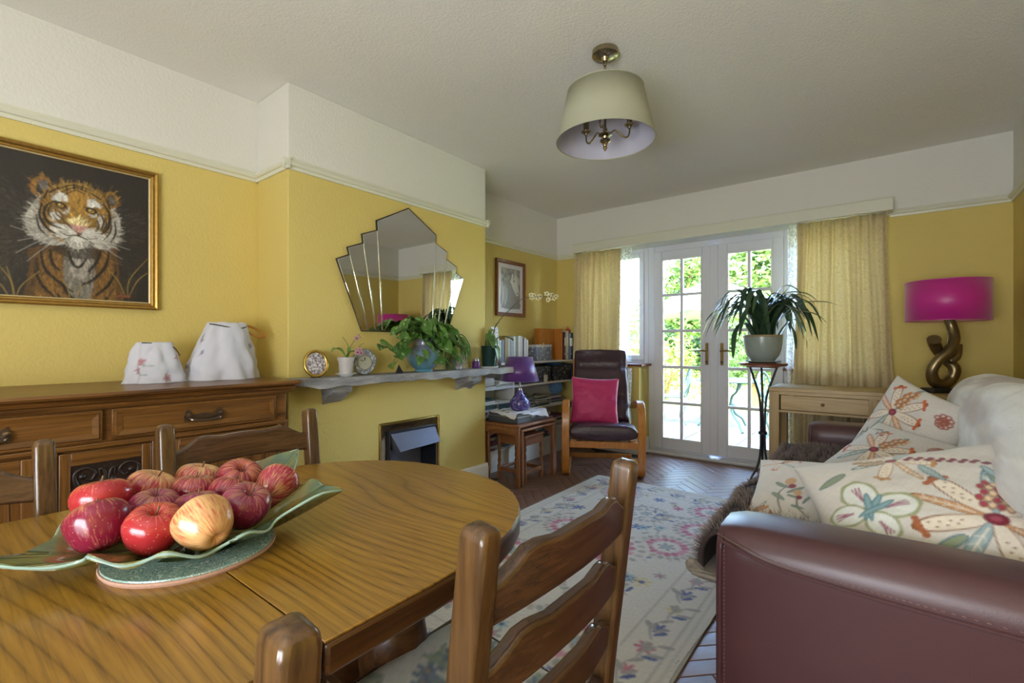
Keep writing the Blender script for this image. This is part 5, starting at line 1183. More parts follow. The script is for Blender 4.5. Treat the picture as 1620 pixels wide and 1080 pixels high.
for k in range(20):
    a = rp.uniform(-2.2, 2.2); L = rp.uniform(.09, .15); h = rp.uniform(.15, .27)
    strap([(0, 0, .07), (.015 * math.cos(a), .015 * math.sin(a), h * .7), (L * .5 * math.cos(a), L * .5 * math.sin(a), h), (L * .9 * math.cos(a), L * .9 * math.sin(a), h * .72), (L * math.cos(a), L * math.sin(a), h * .3)], .01, rp.uniform(.022, .03)).build('leaf', 'leaf_lance', lp)
# cards and purple jar
t = NT('card_print'); t.set(t.ramp(t.noise(t.tc, 60, 3, .6, 1), [(.35, lin('8a8a6c')), (.5, lin('c9c4a0')), (.6, lin('e2dfc6')), (.72, lin('b09a9a'))]), .6)
tag(MB().obox((0, 0, .058), (.004, .095, .116), (0, -.14, 0)).build('greeting_card', 'card_print', loc=(-2.43, 2.505, MZ), rot=(0, 0, -.25)), 'patterned cream greeting card propped behind the plants', 'card')
tag(MB().obox((0, 0, .04), (.003, .07, .08), (0, -.2, 0)).build('postcard', 'photo_mix', loc=(-2.385, 2.42, MZ + .003), rot=(0, 0, -.3)), 'small photo card leaning beside the drooping plant', 'card')
plain('glass_purple', '6a3a86', .1, 0, .3, 40, **{'Transmission Weight': .3}); plain('lid_silver', 'a9a6b0', .3, .8)
jr = thing('candle_jar', 'small purple glass jar with a silver lid near the orchid pot', 'jar', (-2.385, 2.61, MZ))
MB().lathe([(0, 0), (.026, 0), (.03, .006), (.03, .045), (.024, .056), (0, .056)], 20).build('jar_body', 'glass_purple', jr); MB().lathe([(0, .056), (.023, .056), (.022, .07), (.01, .078), (0, .08)], 20).build('lid', 'lid_silver', jr)
# tall cream orchid in a dark green pot
og = thing('potted_orchid', 'orchid with a long arching stem of cream flowers in a dark green pot', 'potted plant', (-2.38, 2.755, MZ))
plain('pot_green', '1f3a36', .2, 0, .1); 
MB().lathe([(0, 0), (.066, 0), (.072, .005), (.075, .011), (.055, .009), (0, .008)], 30).build('saucer', 'china_white', og)
MB().lathe([(0, .009), (.054, .009), (.066, .165), (.068, .168), (.064, .168), (.060, .15), (0, .15)], 30).build('pot', 'pot_green', og)
for pts, w_ in (([(0, 0, .15), (.02, -.015, .20), (.04, -.03, .26), (.04, -.02, .30)], .075), ([(0, 0, .15), (.02, .03, .20), (.05, .09, .235), (.08, .16, .225), (.09, .19, .205)], .055), ([(0, 0, .15), (.03, -.02, .20), (.06, -.04, .205), (.085, -.05, .15)], .06), ([(.01, 0, .15), (.04, .01, .17), (.07, .01, .14), (.08, .01, .06)], .06), ([(0, 0, .15), (.03, .0, .23), (.05, .01, .22), (.07, .01, .16)], .05)):
    strap(pts, .02, w_, fold=.12).build('leaf', 'leaf_orchid', og)
stem = [(-2.377, 2.757, 1.07), (-2.346, 2.77, 1.2), (-2.304, 2.794, 1.287), (-2.235, 2.848, 1.377), (-2.178, 2.893, 1.441), (-2.124, 2.935, 1.46), (-2.07, 2.977, 1.465), (-2.0, 3.03, 1.465)]
stem = [tuple(np.array(p) - np.array((-2.38, 2.755, MZ))) for p in stem]
MB().tube(catmull(stem, 5), [.0035, .003, .002], 7).build('flower_stem', 'stem_dark', og)
plain('stem_dark', '5b5a44', .6)
MB().tube(catmull([(0, 0, .16), (.02, .03, .25), (.03, .04, .33), (.05, .06, .35)], 4), .0025, 6).build('support_stick', 'stem_dark', og)
for d in ((-2.112, 2.945, 1.455), (-2.10, 2.955, 1.475), (-2.075, 2.975, 1.452), (-2.062, 2.985, 1.468), (-2.02, 3.015, 1.487), (-2.005, 3.025, 1.465), (-1.985, 3.04, 1.478), (-1.975, 3.05, 1.45), (-2.01, 3.02, 1.44), (-2.115, 2.94, 1.478), (-1.965, 3.06, 1.466)):
    orchid_flower(og, (d[0] + 2.38, d[1] - 2.755, d[2] - MZ), .026, 'petal_cream', 'petal_throat', (rp.uniform(-.5, .5), 1.2 + rp.uniform(-.4, .4), -.9 + rp.uniform(-.6, .6)))
for pts in ([(.04, .01, .16), (.075, .0, .12), (.085, -.03, .06)], [(.03, .03, .16), (.06, .05, .10), (.07, .06, .02)]): MB().tube(catmull(pts, 4), .002, 5).build('aerial_root', 'root_grey', og)
tag(MB().obox((0, 0, .16), (.006, .11, .32), (0, -.12, .2)).build('magazine', 'photo_mix', loc=(-2.43, 2.90, MZ)), 'tall pale patterned folder leaning behind the dark green pot', 'folder')
# ------------------------------------------------------------------ horse picture in the alcove
hy0, hy1, hz0, hz1 = 3.38, 3.835, 1.37, 1.91
hp = thing('horse_picture', 'brown framed grey drawing of a white horse in the alcove', 'picture', (XL, hy0, hz0))
W_, H_ = hy1 - hy0, hz1 - hz0
frame_parts(hp, W_, H_, .035, 'mahogany', [(0, .002), (0, .022), (.005, .026), (.028, .020), (.035, .014), (.035, .002)])
m, c = painted_panel(.033, W_ - .033, .033, H_ - .033, 90, 110, 'dcdbe2'); c.soft = .005
def hq(u, v): return (W_ * u, H_ * v)
c.poly([hq(.18, .14), hq(.83, .14), hq(.83, .86), hq(.18, .86)], '8f8d8c', smooth=False)
for k in range(60): c.ell(W_ * rnd.uniform(.2, .8), H_ * rnd.uniform(.5, .84), .02, .02, rnd.choice(['6f706c', '9a9a94', '5c5e58', 'b4b4ac']), 0, .6)
c.poly([hq(.2, .55), hq(.3, .64), hq(.45, .60), hq(.62, .44), hq(.80, .30), hq(.80, .16), hq(.2, .16)], '8a8888')
c.poly([hq(.48, .72), hq(.56, .77), hq(.68, .75), hq(.74, .62), hq(.78, .50), hq(.78, .40), hq(.70, .38), hq(.62, .46), hq(.54, .56), hq(.47, .64)], 'd4d3d4')
c.poly([hq(.62, .80), hq(.70, .86), hq(.72, .76), hq(.80, .70), hq(.80, .60), hq(.74, .62), hq(.68, .74)], 'bdbcbd')
c.stroke([hq(.52, .80), hq(.50, .70), hq(.44, .62)], .02, '6d6c6a'); c.stroke([hq(.58, .82), hq(.62, .74), hq(.60, .68)], .014, '7d7c7a')
c.ell(*hq(.62, .645), .012, .009, '4a4948'); c.stroke([hq(.70, .42), hq(.76, .43)], .008, '5a5958')
c.poly([hq(.24, .48), hq(.30, .56), hq(.36, .50), hq(.34, .28), hq(.29, .20), hq(.25, .30)], 'a5a3a2'); c.stroke([hq(.22, .6), hq(.24, .4), hq(.22, .2)], .014, 'cfcfd0'); c.stroke([hq(.38, .5), hq(.36, .3), hq(.30, .19)], .01, 'c9c9ca')
c.grain(.06, 600, 400, 2); m.col = c.C; m.v = [(.010, a, b) for a, b, _ in m.v]; m.build('drawing', 'print_photo', hp, smooth=False, fix=False)

# ------------------------------------------------------------------ alcove shelves
SX = -2.60
sh = thing('alcove_shelves', 'white built-in shelves filling the alcove behind the armchair', 'shelves', (0, 0, 0))
LV = [.165, .475, .705, .915]
for z in LV: MB().box(XL + .002, SX, BY1 + .004, YW - .02, z, z + .02).build('shelf', 'shelf_white', sh, bevel=.002)
MB().box(XL + .002, SX - .01, BY1 + .004, YW - .02, 0, .165).build('plinth', 'shelf_white', sh)
MB().box(XL + .0005, XL + .006, BY1 + .004, YW - .02, .165, .915).build('back_panel', 'shelf_white', sh)
for y in (3.37,): 
    for z0, z1 in ((.185, .475), (.495, .705), (.725, .915)): MB().box(XL + .002, SX - .015, y - .009, y + .009, z0, z1).build('divider', 'shelf_white', sh)
bk_cols = ['7a2f45', '3e4f3a', 'c9c6b8', '5a6a78', 'd6d3cc', '8d8a7a', '2f4a45', 'b8b4a4', '98a0a6', '6d3a5a', 'a9863e', 'd9d6d0']
for k, c_ in enumerate(bk_cols): plain('book_%d' % k, c_, .55, var=.1)
plain('paper', 'dedbd0', .8, var=.05)
rb = random.Random(21)
def book(y, z, th, h, d, mat, label, group=None, flat=False, x=None, tilt=0):
    """upright (spine to the room) or flat book: cover shell + page block"""
    r = thing('book', label, 'book', (x if x is not None else SX - .012, y, z), (tilt, 0, rb.uniform(-.04, .04)), group)
    m = MB()
    if flat: m.box(-d, 0, 0, h, 0, .002); m.box(-d, 0, 0, h, th - .002, th); m.box(-.002, 0, 0, h, 0, th); MB().box(-d + .004, -.0025, .004, h - .004, .0022, th - .0022).build('pages', 'paper', r)
    else: m.box(-d, 0, 0, .002, 0, h); m.box(-d, 0, th - .002, th, 0, h); m.box(-.003, 0, 0, th, 0, h); MB().box(-d + .004, -.0035, .0022, th - .0022, .004, h - .004).build('pages', 'paper', r)
    m.build('cover', mat, r)
    return r
# top shelf row of upright books
y = 2.99; Z = .9355
spec = [('book_1', .028, .17, 'dark green book at the left end of the top shelf row'), ('book_2', .02, .16, 'cream book second on the top shelf row'), ('book_6', .03, .155, 'dark teal book third on the top shelf row'), ('book_0', .04, .215, 'tall burgundy book on the top shelf'),
        ('book_4', .016, .20, 'thin white book directly right of the burgundy one'), ('book_3', .035, .205, 'slate blue book right of the burgundy one'), ('book_10', .026, .235, 'ochre topped book standing tallest in the left half of the row'), ('book_7', .03, .215, 'beige book directly right of the ochre one'), ('book_8', .03, .22, 'blue-grey book second to the right of the ochre one'), ('book_4', .022, .235, 'white book third to the right of the ochre one'),
        ('book_5', .025, .24, 'olive-grey book in the tall middle of the row'), ('book_11', .028, .24, 'broad white book in the tall middle of the row'), ('book_2', .02, .235, 'cream book just left of the thin plum one'), ('book_9', .012, .22, 'thin plum book near the patterned box'), ('book_4', .025, .22, 'white book just right of the thin plum one'), ('book_11', .02, .205, 'last white book of the row, touching the patterned box')]
for mt, th, h, lab in spec:
    book(y, Z, th * 1.35, h, .17, mt, lab or 'pale slim upright book among the light spines on the top shelf', 'upright books on the top shelf'); y += th * 1.35 + .003
def speckle(name, base, spot, s=55, th=.3):
    t = NT(name); v = t.n('TexVoronoi'); v.inputs['Scale'].default_value = s; t.l(t.mapped((1, 1, .7)), v.inputs['Vector'])
    t.set(t.mix(t.math('MULTIPLY', t.math('LESS_THAN', v.outputs[0], th), t.math('GREATER_THAN', t.noise(t.tc, 18), .45)), lin(base), lin(spot)), .45)
speckle('box_grey', '6d7384', 'd3d5d6'); speckle('box_black', '24242b', 'b9b29c'); plain('binder_navy', '232c4c', .45); plain('binder_cream', 'c6c5bd', .5); plain('binder_maroon', '5c2a38', .5); plain('blue_plastic', '3f7fb8', .4); plain('grey_plastic', '55565e', .5)
def lidded(name, label, y0, y1, z, h, d, mat, lid):
    r = thing(name, label, 'box', (SX - .01, y0, z)); MB().box(-d, 0, 0, y1 - y0, 0, h).build('carton', mat, r, bevel=.003); MB().box(-d - .003, .003, -.003, y1 - y0 + .003, h - .02, h + .004).build('lid', lid, r, bevel=.003); return r
lb = lidded('storage_box', 'grey floral storage box on the top shelf below the horse picture', 3.71, 3.985, Z, .155, .2, 'box_grey', 'pot_pale')
MB().tube(catmull([(.006, .06, .16), (.012, .1, .14), (.012, .085, .12), (.008, .12, .175)], 4), .004, 6).build('ribbon', 'petal_cream', lb)
wb = thing('wooden_file', 'orange-brown wooden magazine file on the top shelf', 'file box', (SX - .13, 3.96, Z)); m = MB(); 
MB().box(-.08, .01, 0, .25, 0, .325).build('side_panel', 'boxwood', wb, bevel=.002); MB().box(.01, .11, .23, .25, 0, .325).build('front_panel', 'boxwood', wb, bevel=.002)
for lab, y0, th, h, mt in (('maroon and white binder next to the wooden file', 4.225, .03, .29, 'binder_maroon'), ('cream lever arch binder beside the navy one', 4.26, .055, .305, 'binder_cream'), ('navy blue lever arch binder by the curtain', 4.32, .085, .285, 'binder_navy')):
    r = thing('binder', lab, 'binder', (SX - .01, y0, Z)); MB().box(-.22, 0, 0, th, 0, h).build('cover', mt, r, bevel=.004)
    MB().lathe([(0, 0), (.012, 0), (.012, .002), (0, .002)], 14, (0, th / 2, .06), axis='x').build('finger_ring', 'lid_silver', r); MB().box(-.0, .0012, th * .2, th * .8, h * .5, h * .8).build('spine_label', 'paper', r)
tag(MB().lathe([(0, 0), (.022, 0), (.03, .015), (.026, .03), (.012, .05), (.004, .07), (0, .07)], 12).build('red_ornament', 'apple_red', loc=(SX - .05, 4.36, Z + .287)), 'small red ornament on top of the navy binder', 'ornament')
lidded('storage_box', 'black floral storage box on the second shelf under the blue folder', 4.02, 4.36, .7255, .155, .2, 'box_black', 'box_black')
lidded('storage_box', 'low black floral box left of the larger black one', 3.66, 3.97, .7255, .15, .19, 'box_black', 'box_black')
tag(MB().obox((0, 0, .008), (.16, .2, .016), (0, 0, .2)).build('blue_folder', 'blue_plastic', bevel=.004, loc=(SX - .12, 4.18, .886)), 'bright blue plastic folder on the black floral box', 'folder')
tag(MB().box(-.2, 0, 0, .045, 0, .165).build('binder', 'binder_navy', bevel=.003, loc=(SX - .01, 4.375, .7255)), 'short navy binder at the curtain end of the second shelf', 'binder')
kb = thing('keyboard', 'grey keyboard lying at the front of the second shelf', 'keyboard', (SX + .004, 3.46, .7257), (0, 0, .02)); MB().box(-.13, 0, 0, .36, 0, .018).build('case', 'grey_plastic', kb, bevel=.003)
m = MB()
for i in range(4):
    for j in range(13): m.box(-.122 + i * .029, -.098 + i * .029, .008 + j * .0265, .031 + j * .0265, .018, .025)
stuff(m.build('keys', 'fire_dark', kb))
tag(MB().box(-.01, 0, 0, .055, 0, .07).build('label_card', 'paper', loc=(SX + .008, 3.83, .7255)), 'small white printed card before the low black floral box', 'card')
# stacks of magazines and papers lying flat
def stack(y0, z, n, tot, wy, labs, group, label, d=.21):
    zz = z
    ORD = ['topmost', 'second', 'third', 'fourth', 'fifth', 'sixth', 'seventh', 'eighth', 'ninth', 'tenth', 'eleventh', 'twelfth']
    for k in range(n):
        kind, rest = label.split('|'); w_ = ORD[n - 1 - k]; lab = '%s %s %s' % (w_, kind, rest) if n - 1 - k == 0 else '%s %s from the top %s' % (w_, kind, rest)
        th = tot / n * rb.uniform(.7, 1.2); book(y0 + rb.uniform(0, .03), zz, th, wy * rb.uniform(.85, 1), d * rb.uniform(.85, 1), rb.choice(labs), lab, group, True, SX + rb.uniform(-.02, .008)); zz += th + .0008
    return zz
PA = ['book_4', 'book_2', 'paper', 'book_11', 'book_7']; MX = ['book_4', 'book_3', 'book_6', 'book_9', 'book_11', 'book_8', 'book_5', 'book_0', 'paper']
stack(2.87, .7255, 6, .08, .22, PA, 'papers at the chimney end', 'paper pad|of the pile on the second shelf by the chimney'); stack(3.12, .7255, 4, .045, .23, PA, 'papers by the divider', 'pale magazine|on the second shelf behind the lampshade')
stack(2.87, .4955, 9, .13, .24, MX, 'magazines at the chimney end', 'magazine|on the third shelf by the chimney'); stack(3.13, .4955, 7, .10, .22, MX, 'magazines behind the lamp', 'magazine|in the pile behind the lamp base')
stack(3.40, .4955, 9, .135, .26, ['book_6', 'book_1', 'book_4', 'book_5', 'book_8'], 'green spined magazines', 'magazine|of the green spined third shelf pile'); stack(3.70, .4955, 8, .11, .24, MX, 'magazines by the blue yarn', 'magazine|in the pile left of the yarn')
stack(3.97, .4955, 6, .07, .22, MX, 'magazines under the yarn', 'magazine|in the pile under the blue yarn')
for y0, n in ((2.88, 11), (3.12, 9), (3.42, 12), (3.70, 11), (3.98, 10)): stack(y0, .1855, n, .022 * n * .95, .235, MX, 'magazines on the bottom shelf %.1f' % y0, {2.88: 'magazine|of the bottom shelf pile nearest the chimney', 3.12: 'magazine|of the second bottom shelf pile', 3.42: 'magazine|of the middle bottom shelf pile', 3.70: 'magazine|of the fourth bottom shelf pile', 3.98: 'magazine|of the bottom shelf pile behind the armchair'}[y0])
plain('yarn_blue', '5f84a8', .9, var=.25, bump=.6, bs=120)
m = MB(); ry = random.Random(3)
for k in range(46):
    a, b = ry.uniform(0, 6.28), ry.uniform(-.9, .9); ax = Vector((math.cos(a), math.sin(a), b)).normalized(); u = ax.orthogonal().normalized(); v_ = ax.cross(u); R = ry.uniform(.055, .07)
    m.tube([tuple((u * math.cos(q * .5236) + v_ * math.sin(q * .5236)) * R + Vector((0, 0, .07))) for q in range(12)], .004, 4, closed=True)
tag(m.build('yarn_ball', 'yarn_blue', loc=(SX - .06, 4.14, .578)), 'loose ball of blue yarn on the third shelf', 'yarn')

# ------------------------------------------------------------------ nest of tables
def nest(name, label, x0, x1, y0, y1, z, t_top):
    r = thing(name, label, 'side table', (0, 0, 0), group='nest of teak tables')
    MB().box(x0, x1, y0, y1, z - t_top, z).build('top', 'teak', r, bevel=.006)
    for y, in ((y0 + .012,), (y1 - .012,)):
        for x, s_ in ((x0, 1), (x1, -1)):
            MB().add([(x + s_ * .0, y - .011, 0), (x + s_ * .032, y - .011, 0), (x + s_ * .032, y - .011, z - t_top), (x, y - .011, z - t_top), (x, y + .011, 0), (x + s_ * .032, y + .011, 0), (x + s_ * .032, y + .011, z - t_top), (x, y + .011, z - t_top)],
                     [(0, 1, 2, 3), (4, 7, 6, 5), (0, 4, 5, 1), (1, 5, 6, 2), (2, 6, 7, 3), (3, 7, 4, 0)]).build('leg', 'teak_v', r, bevel=.006)
        # arched side rail
        pts = [(x0 + .03, z - t_top), (x1 - .03, z - t_top), (x1 - .03, z - t_top - .07)] + [(lerp(x1 - .03, x0 + .03, k / 10), z - t_top - .025 - .045 * (abs(k / 10 - .5) * 2) ** 2.2) for k in range(1, 10)] + [(x0 + .03, z - t_top - .07)]
        MB().prism(pts, y - .009, y + .009, 'y').build('side_rail', 'teak', r, bevel=.002)
    MB().box(x0 + .01, x0 + .028, y0 + .02, y1 - .02, z - t_top - .05, z - t_top).build('back_rail', 'teak', r, bevel=.002)
    return r
nest('nest_table', 'largest table of the teak nest carrying the purple lamp', -2.545, -2.165, 2.85, 3.38, .475, .022)
nest('nest_table', 'middle table of the teak nest, sliding under the largest', -2.53, -2.158, 2.885, 3.345, .440, .020)
nt_ = thing('stool_table', 'smallest turned-leg table tucked inside the teak nest', 'side table', (0, 0, 0), group='nest of teak tables')
MB().box(-2.50, -2.20, 2.98, 3.25, .352, .372).build('top', 'teak', nt_, bevel=.005); 
m = MB(); frm = [(-2.49, -2.21, 2.99, 3.01), (-2.49, -2.21, 3.22, 3.24), (-2.49, -2.47, 3.01, 3.22), (-2.23, -2.21, 3.01, 3.22)]
for a, b, c_, d in frm: MB().box(a, b, c_, d, .29, .352).build('apron', 'teak', nt_, bevel=.003); MB().box(a, b, c_, d, .06, .09).build('stretcher', 'teak', nt_, bevel=.003)
for x in (-2.48, -2.22):
    for y in (3.0, 3.23): MB().lathe([(0, 0), (.014, 0), (.017, .01), (.017, .1), (.010, .115), (.016, .14), (.011, .17), (.015, .2), (.010, .235), (.016, .26), (.012, .285), (.018, .29), (.018, .352), (0, .352)], 12, (x, y, 0)).build('leg', 'teak_v', nt_)
# grey case with a cloth, purple lamp
plain('case_grey', '4a4e55', .45, .1); plain('silver_trim', 'a8a8aa', .35, .8)
cs = thing('grey_case', 'flat dark grey metal case on the nest of tables under a white cloth', 'case', (-2.365, 3.10, .4755), .0)
MB().box(-.15, .15, -.20, .20, 0, .075).build('shell', 'case_grey', cs, bevel=.006); MB().box(-.152, .152, -.202, .202, .048, .053).build('seam', 'silver_trim', cs)
MB().box(.15, .158, -.03, .03, .03, .06).build('latch', 'silver_trim', cs, bevel=.002)
dn = 40; m = MB(); X = []; Y = []
for i in range(dn):
    for j in range(dn):
        u, v_ = i / (dn - 1) * 2 - 1, j / (dn - 1) * 2 - 1; x, y = u * .20, v_ * .235
        xr, yr = x * .92 + y * .18, y * .92 - x * .18
        ox, oy = max(0, abs(xr) - .156), max(0, abs(yr) - .206); dr = math.hypot(ox, oy)
        z = .0775 - .9 * dr + .003 * math.sin(x * 60 + 2) * (1 + 6 * dr) + .003 * math.sin(y * 55 + x * 20)
        k = .45 if dr > 0 else 1
        m.v.append((math.copysign(min(abs(xr), .156) + ox * k, xr), math.copysign(min(abs(yr), .206) + oy * k, yr), max(z, .006))); X.append(x); Y.append(y)
m.f = [(i * dn + j, (i + 1) * dn + j, (i + 1) * dn + j + 1, i * dn + j + 1) for i in range(dn - 1) for j in range(dn - 1)]
c = Canvas(X, Y, 'dcdce2'); c.soft = .006
for k in range(16):
    a = k * .39; x, y = .15 * math.cos(a), .18 * math.sin(a); c.petal(x, y, a * 3, .03, .008, '8f9fa8', '7d8a86', .003); c.ell(x + .01, y, .007, .007, 'a89aa8')
m.col = c.C; dl = m.build('table_cloth', 'embroidered', solid=.0015, loc=(-2.365, 3.10, .4765), fix=False); tag(dl, 'small white embroidered cloth draped over the grey case', 'cloth')
lmp = thing('purple_lamp', 'table lamp with a purple satin shade and purple glass base', 'lamp', (-2.345, 3.10, .5565))
t = NT('glass_mosaic'); v = t.n('TexVoronoi'); v.inputs['Scale'].default_value = 70; t.l(t.tc, v.inputs['Vector']); t.set(t.ramp(t.noise(t.tc, 40, 4), [(.3, lin('2e2358')), (.5, lin('54438c')), (.68, lin('8f86bd'))]), .08, 0, **{'Coat Weight': .5}); t.bump(v.outputs[0], .5, .004)
MB().lathe([(0, 0), (.058, 0), (.07, .01), (.086, .035), (.088, .055), (.078, .08), (.055, .108), (.034, .13), (.026, .15), (.024, .165), (0, .165)], 36).build('glass_base', 'glass_mosaic', lmp)
MB().lathe([(0, .165), (.02, .165), (.018, .18), (.008, .185), (.008, .24), (0, .24)], 16).build('neck', 'lid_silver', lmp)
t = NT('satin_purple'); t.set(lin('5a2f7c'), .32, 0, **{'Sheen Weight': .3, 'Anisotropic': .5}); t.bump(t.noise(t.mapped((1, 1, .05)), 300), .1, .002)
plain('shade_lining', 'cfc9d2', .7)
def shade(prof_out, prof_in, n, root, mo, mi, sx=1, sy=1):
    m = MB()
    def ring(r, z): return [(r * sx * math.cos(2 * math.pi * k / n), r * sy * math.sin(2 * math.pi * k / n), z) for k in range(n)]
    (r0, z0), (r1, z1) = prof_out
    m.add(ring(r0, z0) + ring(r1, z1), [(k, (k + 1) % n, n + (k + 1) % n, n + k) for k in range(n)]); o = m.build('lamp_shade', mo, root, solid=.002, fix=False)
    m = MB(); (r0, z0), (r1, z1) = prof_in
    m.add(ring(r0, z0) + ring(r1, z1), [(k, n + k, n + (k + 1) % n, (k + 1) % n) for k in range(n)]); m.build('shade_lining', mi, o, fix=False)
    for r, z in prof_out: MB().tube([Vector(p) for p in ring(r, z)], .003, 6, closed=True).build('shade_wire', mo, o)
    return o
shade([(.158, .243), (.105, .435)], [(.155, .245), (.1025, .433)], 48, lmp, 'satin_purple', 'shade_lining')

# ------------------------------------------------------------------ recliner armchair with pink cushion
rc = thing('recliner_armchair', 'bentwood armchair with dark brown leather cushions by the window', 'armchair', (-1.93, 3.75, 0), math.radians(29.3))
t = NT('leather_dark'); n1 = t.noise(t.tc, 6, 3); t.set(t.mix(n1, lin('33222b'), lin('4d3742')), (.33)); t.bump(t.noise(t.mapped((1.2, 1, 1)), 16, 4, .6, .8), .35, .02)
for s_ in (-1, 1):
    p = catmull([(s_ * .305, .38, .50), (s_ * .305, .15, .575), (s_ * .305, -.12, .61), (s_ * .305, -.24, .595), (s_ * .305, -.305, .52), (s_ * .305, -.325, .36), (s_ * .305, -.32, .16), (s_ * .305, -.29, .045), (s_ * .305, -.2, .014), (s_ * .305, .0, .013), (s_ * .305, .34, .013)], 6)
    MB().band(p, (1, 0, 0), .062, .024).build('arm_frame', 'bentwood', rc, bevel=.005)
MB().box(-.275, .275, -.30, -.282, .245, .30).build('front_rail', 'bentwood', rc, bevel=.004)
MB().box(-.275, .275, .19, .215, .05, .09).build('rear_rail', 'bentwood', rc, bevel=.004)
for s_ in (-1, 1):
    MB().band(catmull([(s_ * .24, -.28, .30), (s_ * .24, 0, .27), (s_ * .24, .2, .30), (s_ * .24, .32, .55), (s_ * .24, .50, .95)], 5), (1, 0, 0), .045, .02).build('seat_rail', 'bentwood', rc, bevel=.004)
def leather_pad(p, wid, th, seed, name, crease):
    P = [Vector(q) for q in catmull(p, 10)]; N = len(P); nu = 40; m = MB(); prof = []
    for k in range(nu):
        a = 2 * math.pi * k / nu; ca, sa = math.cos(a), math.sin(a); prof.append((math.copysign(abs(ca) ** .35, ca), math.copysign(abs(sa) ** .75, sa)))
    for i in range(N):
        T = (P[min(i + 1, N - 1)] - P[max(i - 1, 0)]).normalized(); Nn = Vector((1, 0, 0)).cross(T).normalized(); t_ = i / (N - 1)
        e = min(1, 1 - (1 - min(1, min(t_, 1 - t_) * 9)) ** 2.4) if True else 1; e = max(.03, e) ** .5
        w_ = wid * (.93 + .07 * e) * lerp(1, .94, t_)
        for a, b in prof:
            wv = 0
            for cz in crease: wv -= .022 * math.exp(-((t_ - cz) / .018) ** 2)
            puck = mnoise.noise(Vector((a * 3.2 * wid * 4, t_ * 9, seed))) * .012 + .006 * math.sin(a * 9 + 14 * t_)
            q = P[i] + Vector((1, 0, 0)) * (a * w_ / 2) + Nn * (b * th / 2 * e * (1 - .12 * a * a) + (wv + puck) * (b > 0) * e)
            m.v.append(tuple(q))
    m.f = [(i * nu + k, i * nu + (k + 1) % nu, (i + 1) * nu + (k + 1) % nu, (i + 1) * nu + k) for i in range(N - 1) for k in range(nu)] + [tuple(range(nu))[::-1], tuple((N - 1) * nu + k for k in range(nu))]
    return m.build(name, 'leather_dark', rc, ang=80)
leather_pad([(0, -.335, .37), (0, -.2, .375), (0, .05, .345), (0, .19, .345)], .555, .125, 1, 'seat_cushion', [])
leather_pad([(0, .16, .39), (0, .25, .56), (0, .34, .78), (0, .42, .98), (0, .44, 1.03)], .515, .12, 5, 'back_cushion', [.60])
t = NT('velvet_pink'); t.set(t.mix(t.noise(t.mapped((1, 1, 3)), 12, 3), lin('b8205f'), lin('cf3f7c')), .55, 0, **{'Sheen Weight': .8, 'Sheen Roughness': .3}); t.bump(t.noise(t.mapped((1, 1, 4)), 14, 3), .25, .01)
pc_ = pillow(.42, .42, .13, 3, None, wr=.008).build('cushion', 'velvet_pink', fix=False, ang=80)
tag(pc_, 'square bright pink velvet cushion on the recliner armchair', 'cushion')
# stands on the seat, leaning on the back cushion
fwd = Vector((math.sin(math.radians(29.3)), -math.cos(math.radians(29.3)), 0))
pc_.location = Vector((-1.93, 3.75, 0)) + fwd * .0 + Vector((-.055, -.03, .60)); pc_.rotation_euler = Euler((math.radians(72), math.radians(2), math.radians(29.3)))

# ------------------------------------------------------------------ rug
RXa, RXb, RYa, RYb = -1.86, -.535, 1.08, 3.53
m, c = painted_panel(0, RXb - RXa, 0, RYb - RYa, 250, 460, 'cfc9bc'); c.soft = .010; RW, RH = RXb - RXa, RYb - RYa
rr = random.Random(5); GR, BL_, PK, YL, TL = '9a968f', '4a5a8f', 'b8657a', 'cdbf8c', '8fb0b4'
for e, w_, col in ((.06, .008, 'aaa69c'), (.21, .008, 'aaa69c'), (.03, .012, 'bdb8ab')):
    for a, b in (((e, e), (RW - e, e)), ((RW - e, e), (RW - e, RH - e)), ((RW - e, RH - e), (e, RH - e)), ((e, RH - e), (e, e))): c.stroke([a, b], w_, col)
def rosette(x, y, r, pk=True):
    for k in range(22): a = k / 22 * 6.283; c.ell(x + r * math.cos(a), y + r * math.sin(a), .020, .015, GR if k % 2 else 'b0a69a', a)
    if pk:
        for k in range(16): a = k / 16 * 6.283; c.ell(x + r * .68 * math.cos(a), y + r * .68 * math.sin(a), r * .17, r * .13, PK if k % 3 else 'c58a98', a)
    c.ell(x, y, r * .45, r * .45, 'd3cdc2'); 
    for k in range(6): c.petal(x, y, k * 1.047, r * .36, r * .10, GR)
    c.ell(x, y, r * .12, r * .12, TL)
def bud(x, y, r, col, core=None):
    for k in range(6): c.petal(x, y, k * 1.047 + x * 9, r, r * .26, col)
    if core: c.ell(x, y, r * .3, r * .3, core)
def vine_(x, y, a, L):
    p = [(x, y), (x + math.cos(a) * L * .5 - math.sin(a) * L * .15, y + math.sin(a) * L * .5 + math.cos(a) * L * .15), (x + math.cos(a) * L, y + math.sin(a) * L)]
    c.stroke(p, .012, GR)
    for k in range(5):
        q = .2 + .16 * k; px_, py_ = x + math.cos(a) * L * q, y + math.sin(a) * L * q + .02 * math.sin(k * 2)
        c.petal(px_, py_, a + (1 if k % 2 else -1) * .9, .06, .013, GR if k % 6 else BL_)
ROS = ((.35, 2.13), (RW - .33, 2.10), (.38, 1.35), (RW - .36, .42), (.35, .4), (RW - .38, 1.42), (RW - .30, 1.75), (.32, .88))
for k in range(46): vine_(rr.uniform(.25, RW - .25), rr.uniform(.25, RH - .25), rr.uniform(0, 6.28), rr.uniform(.12, .26))
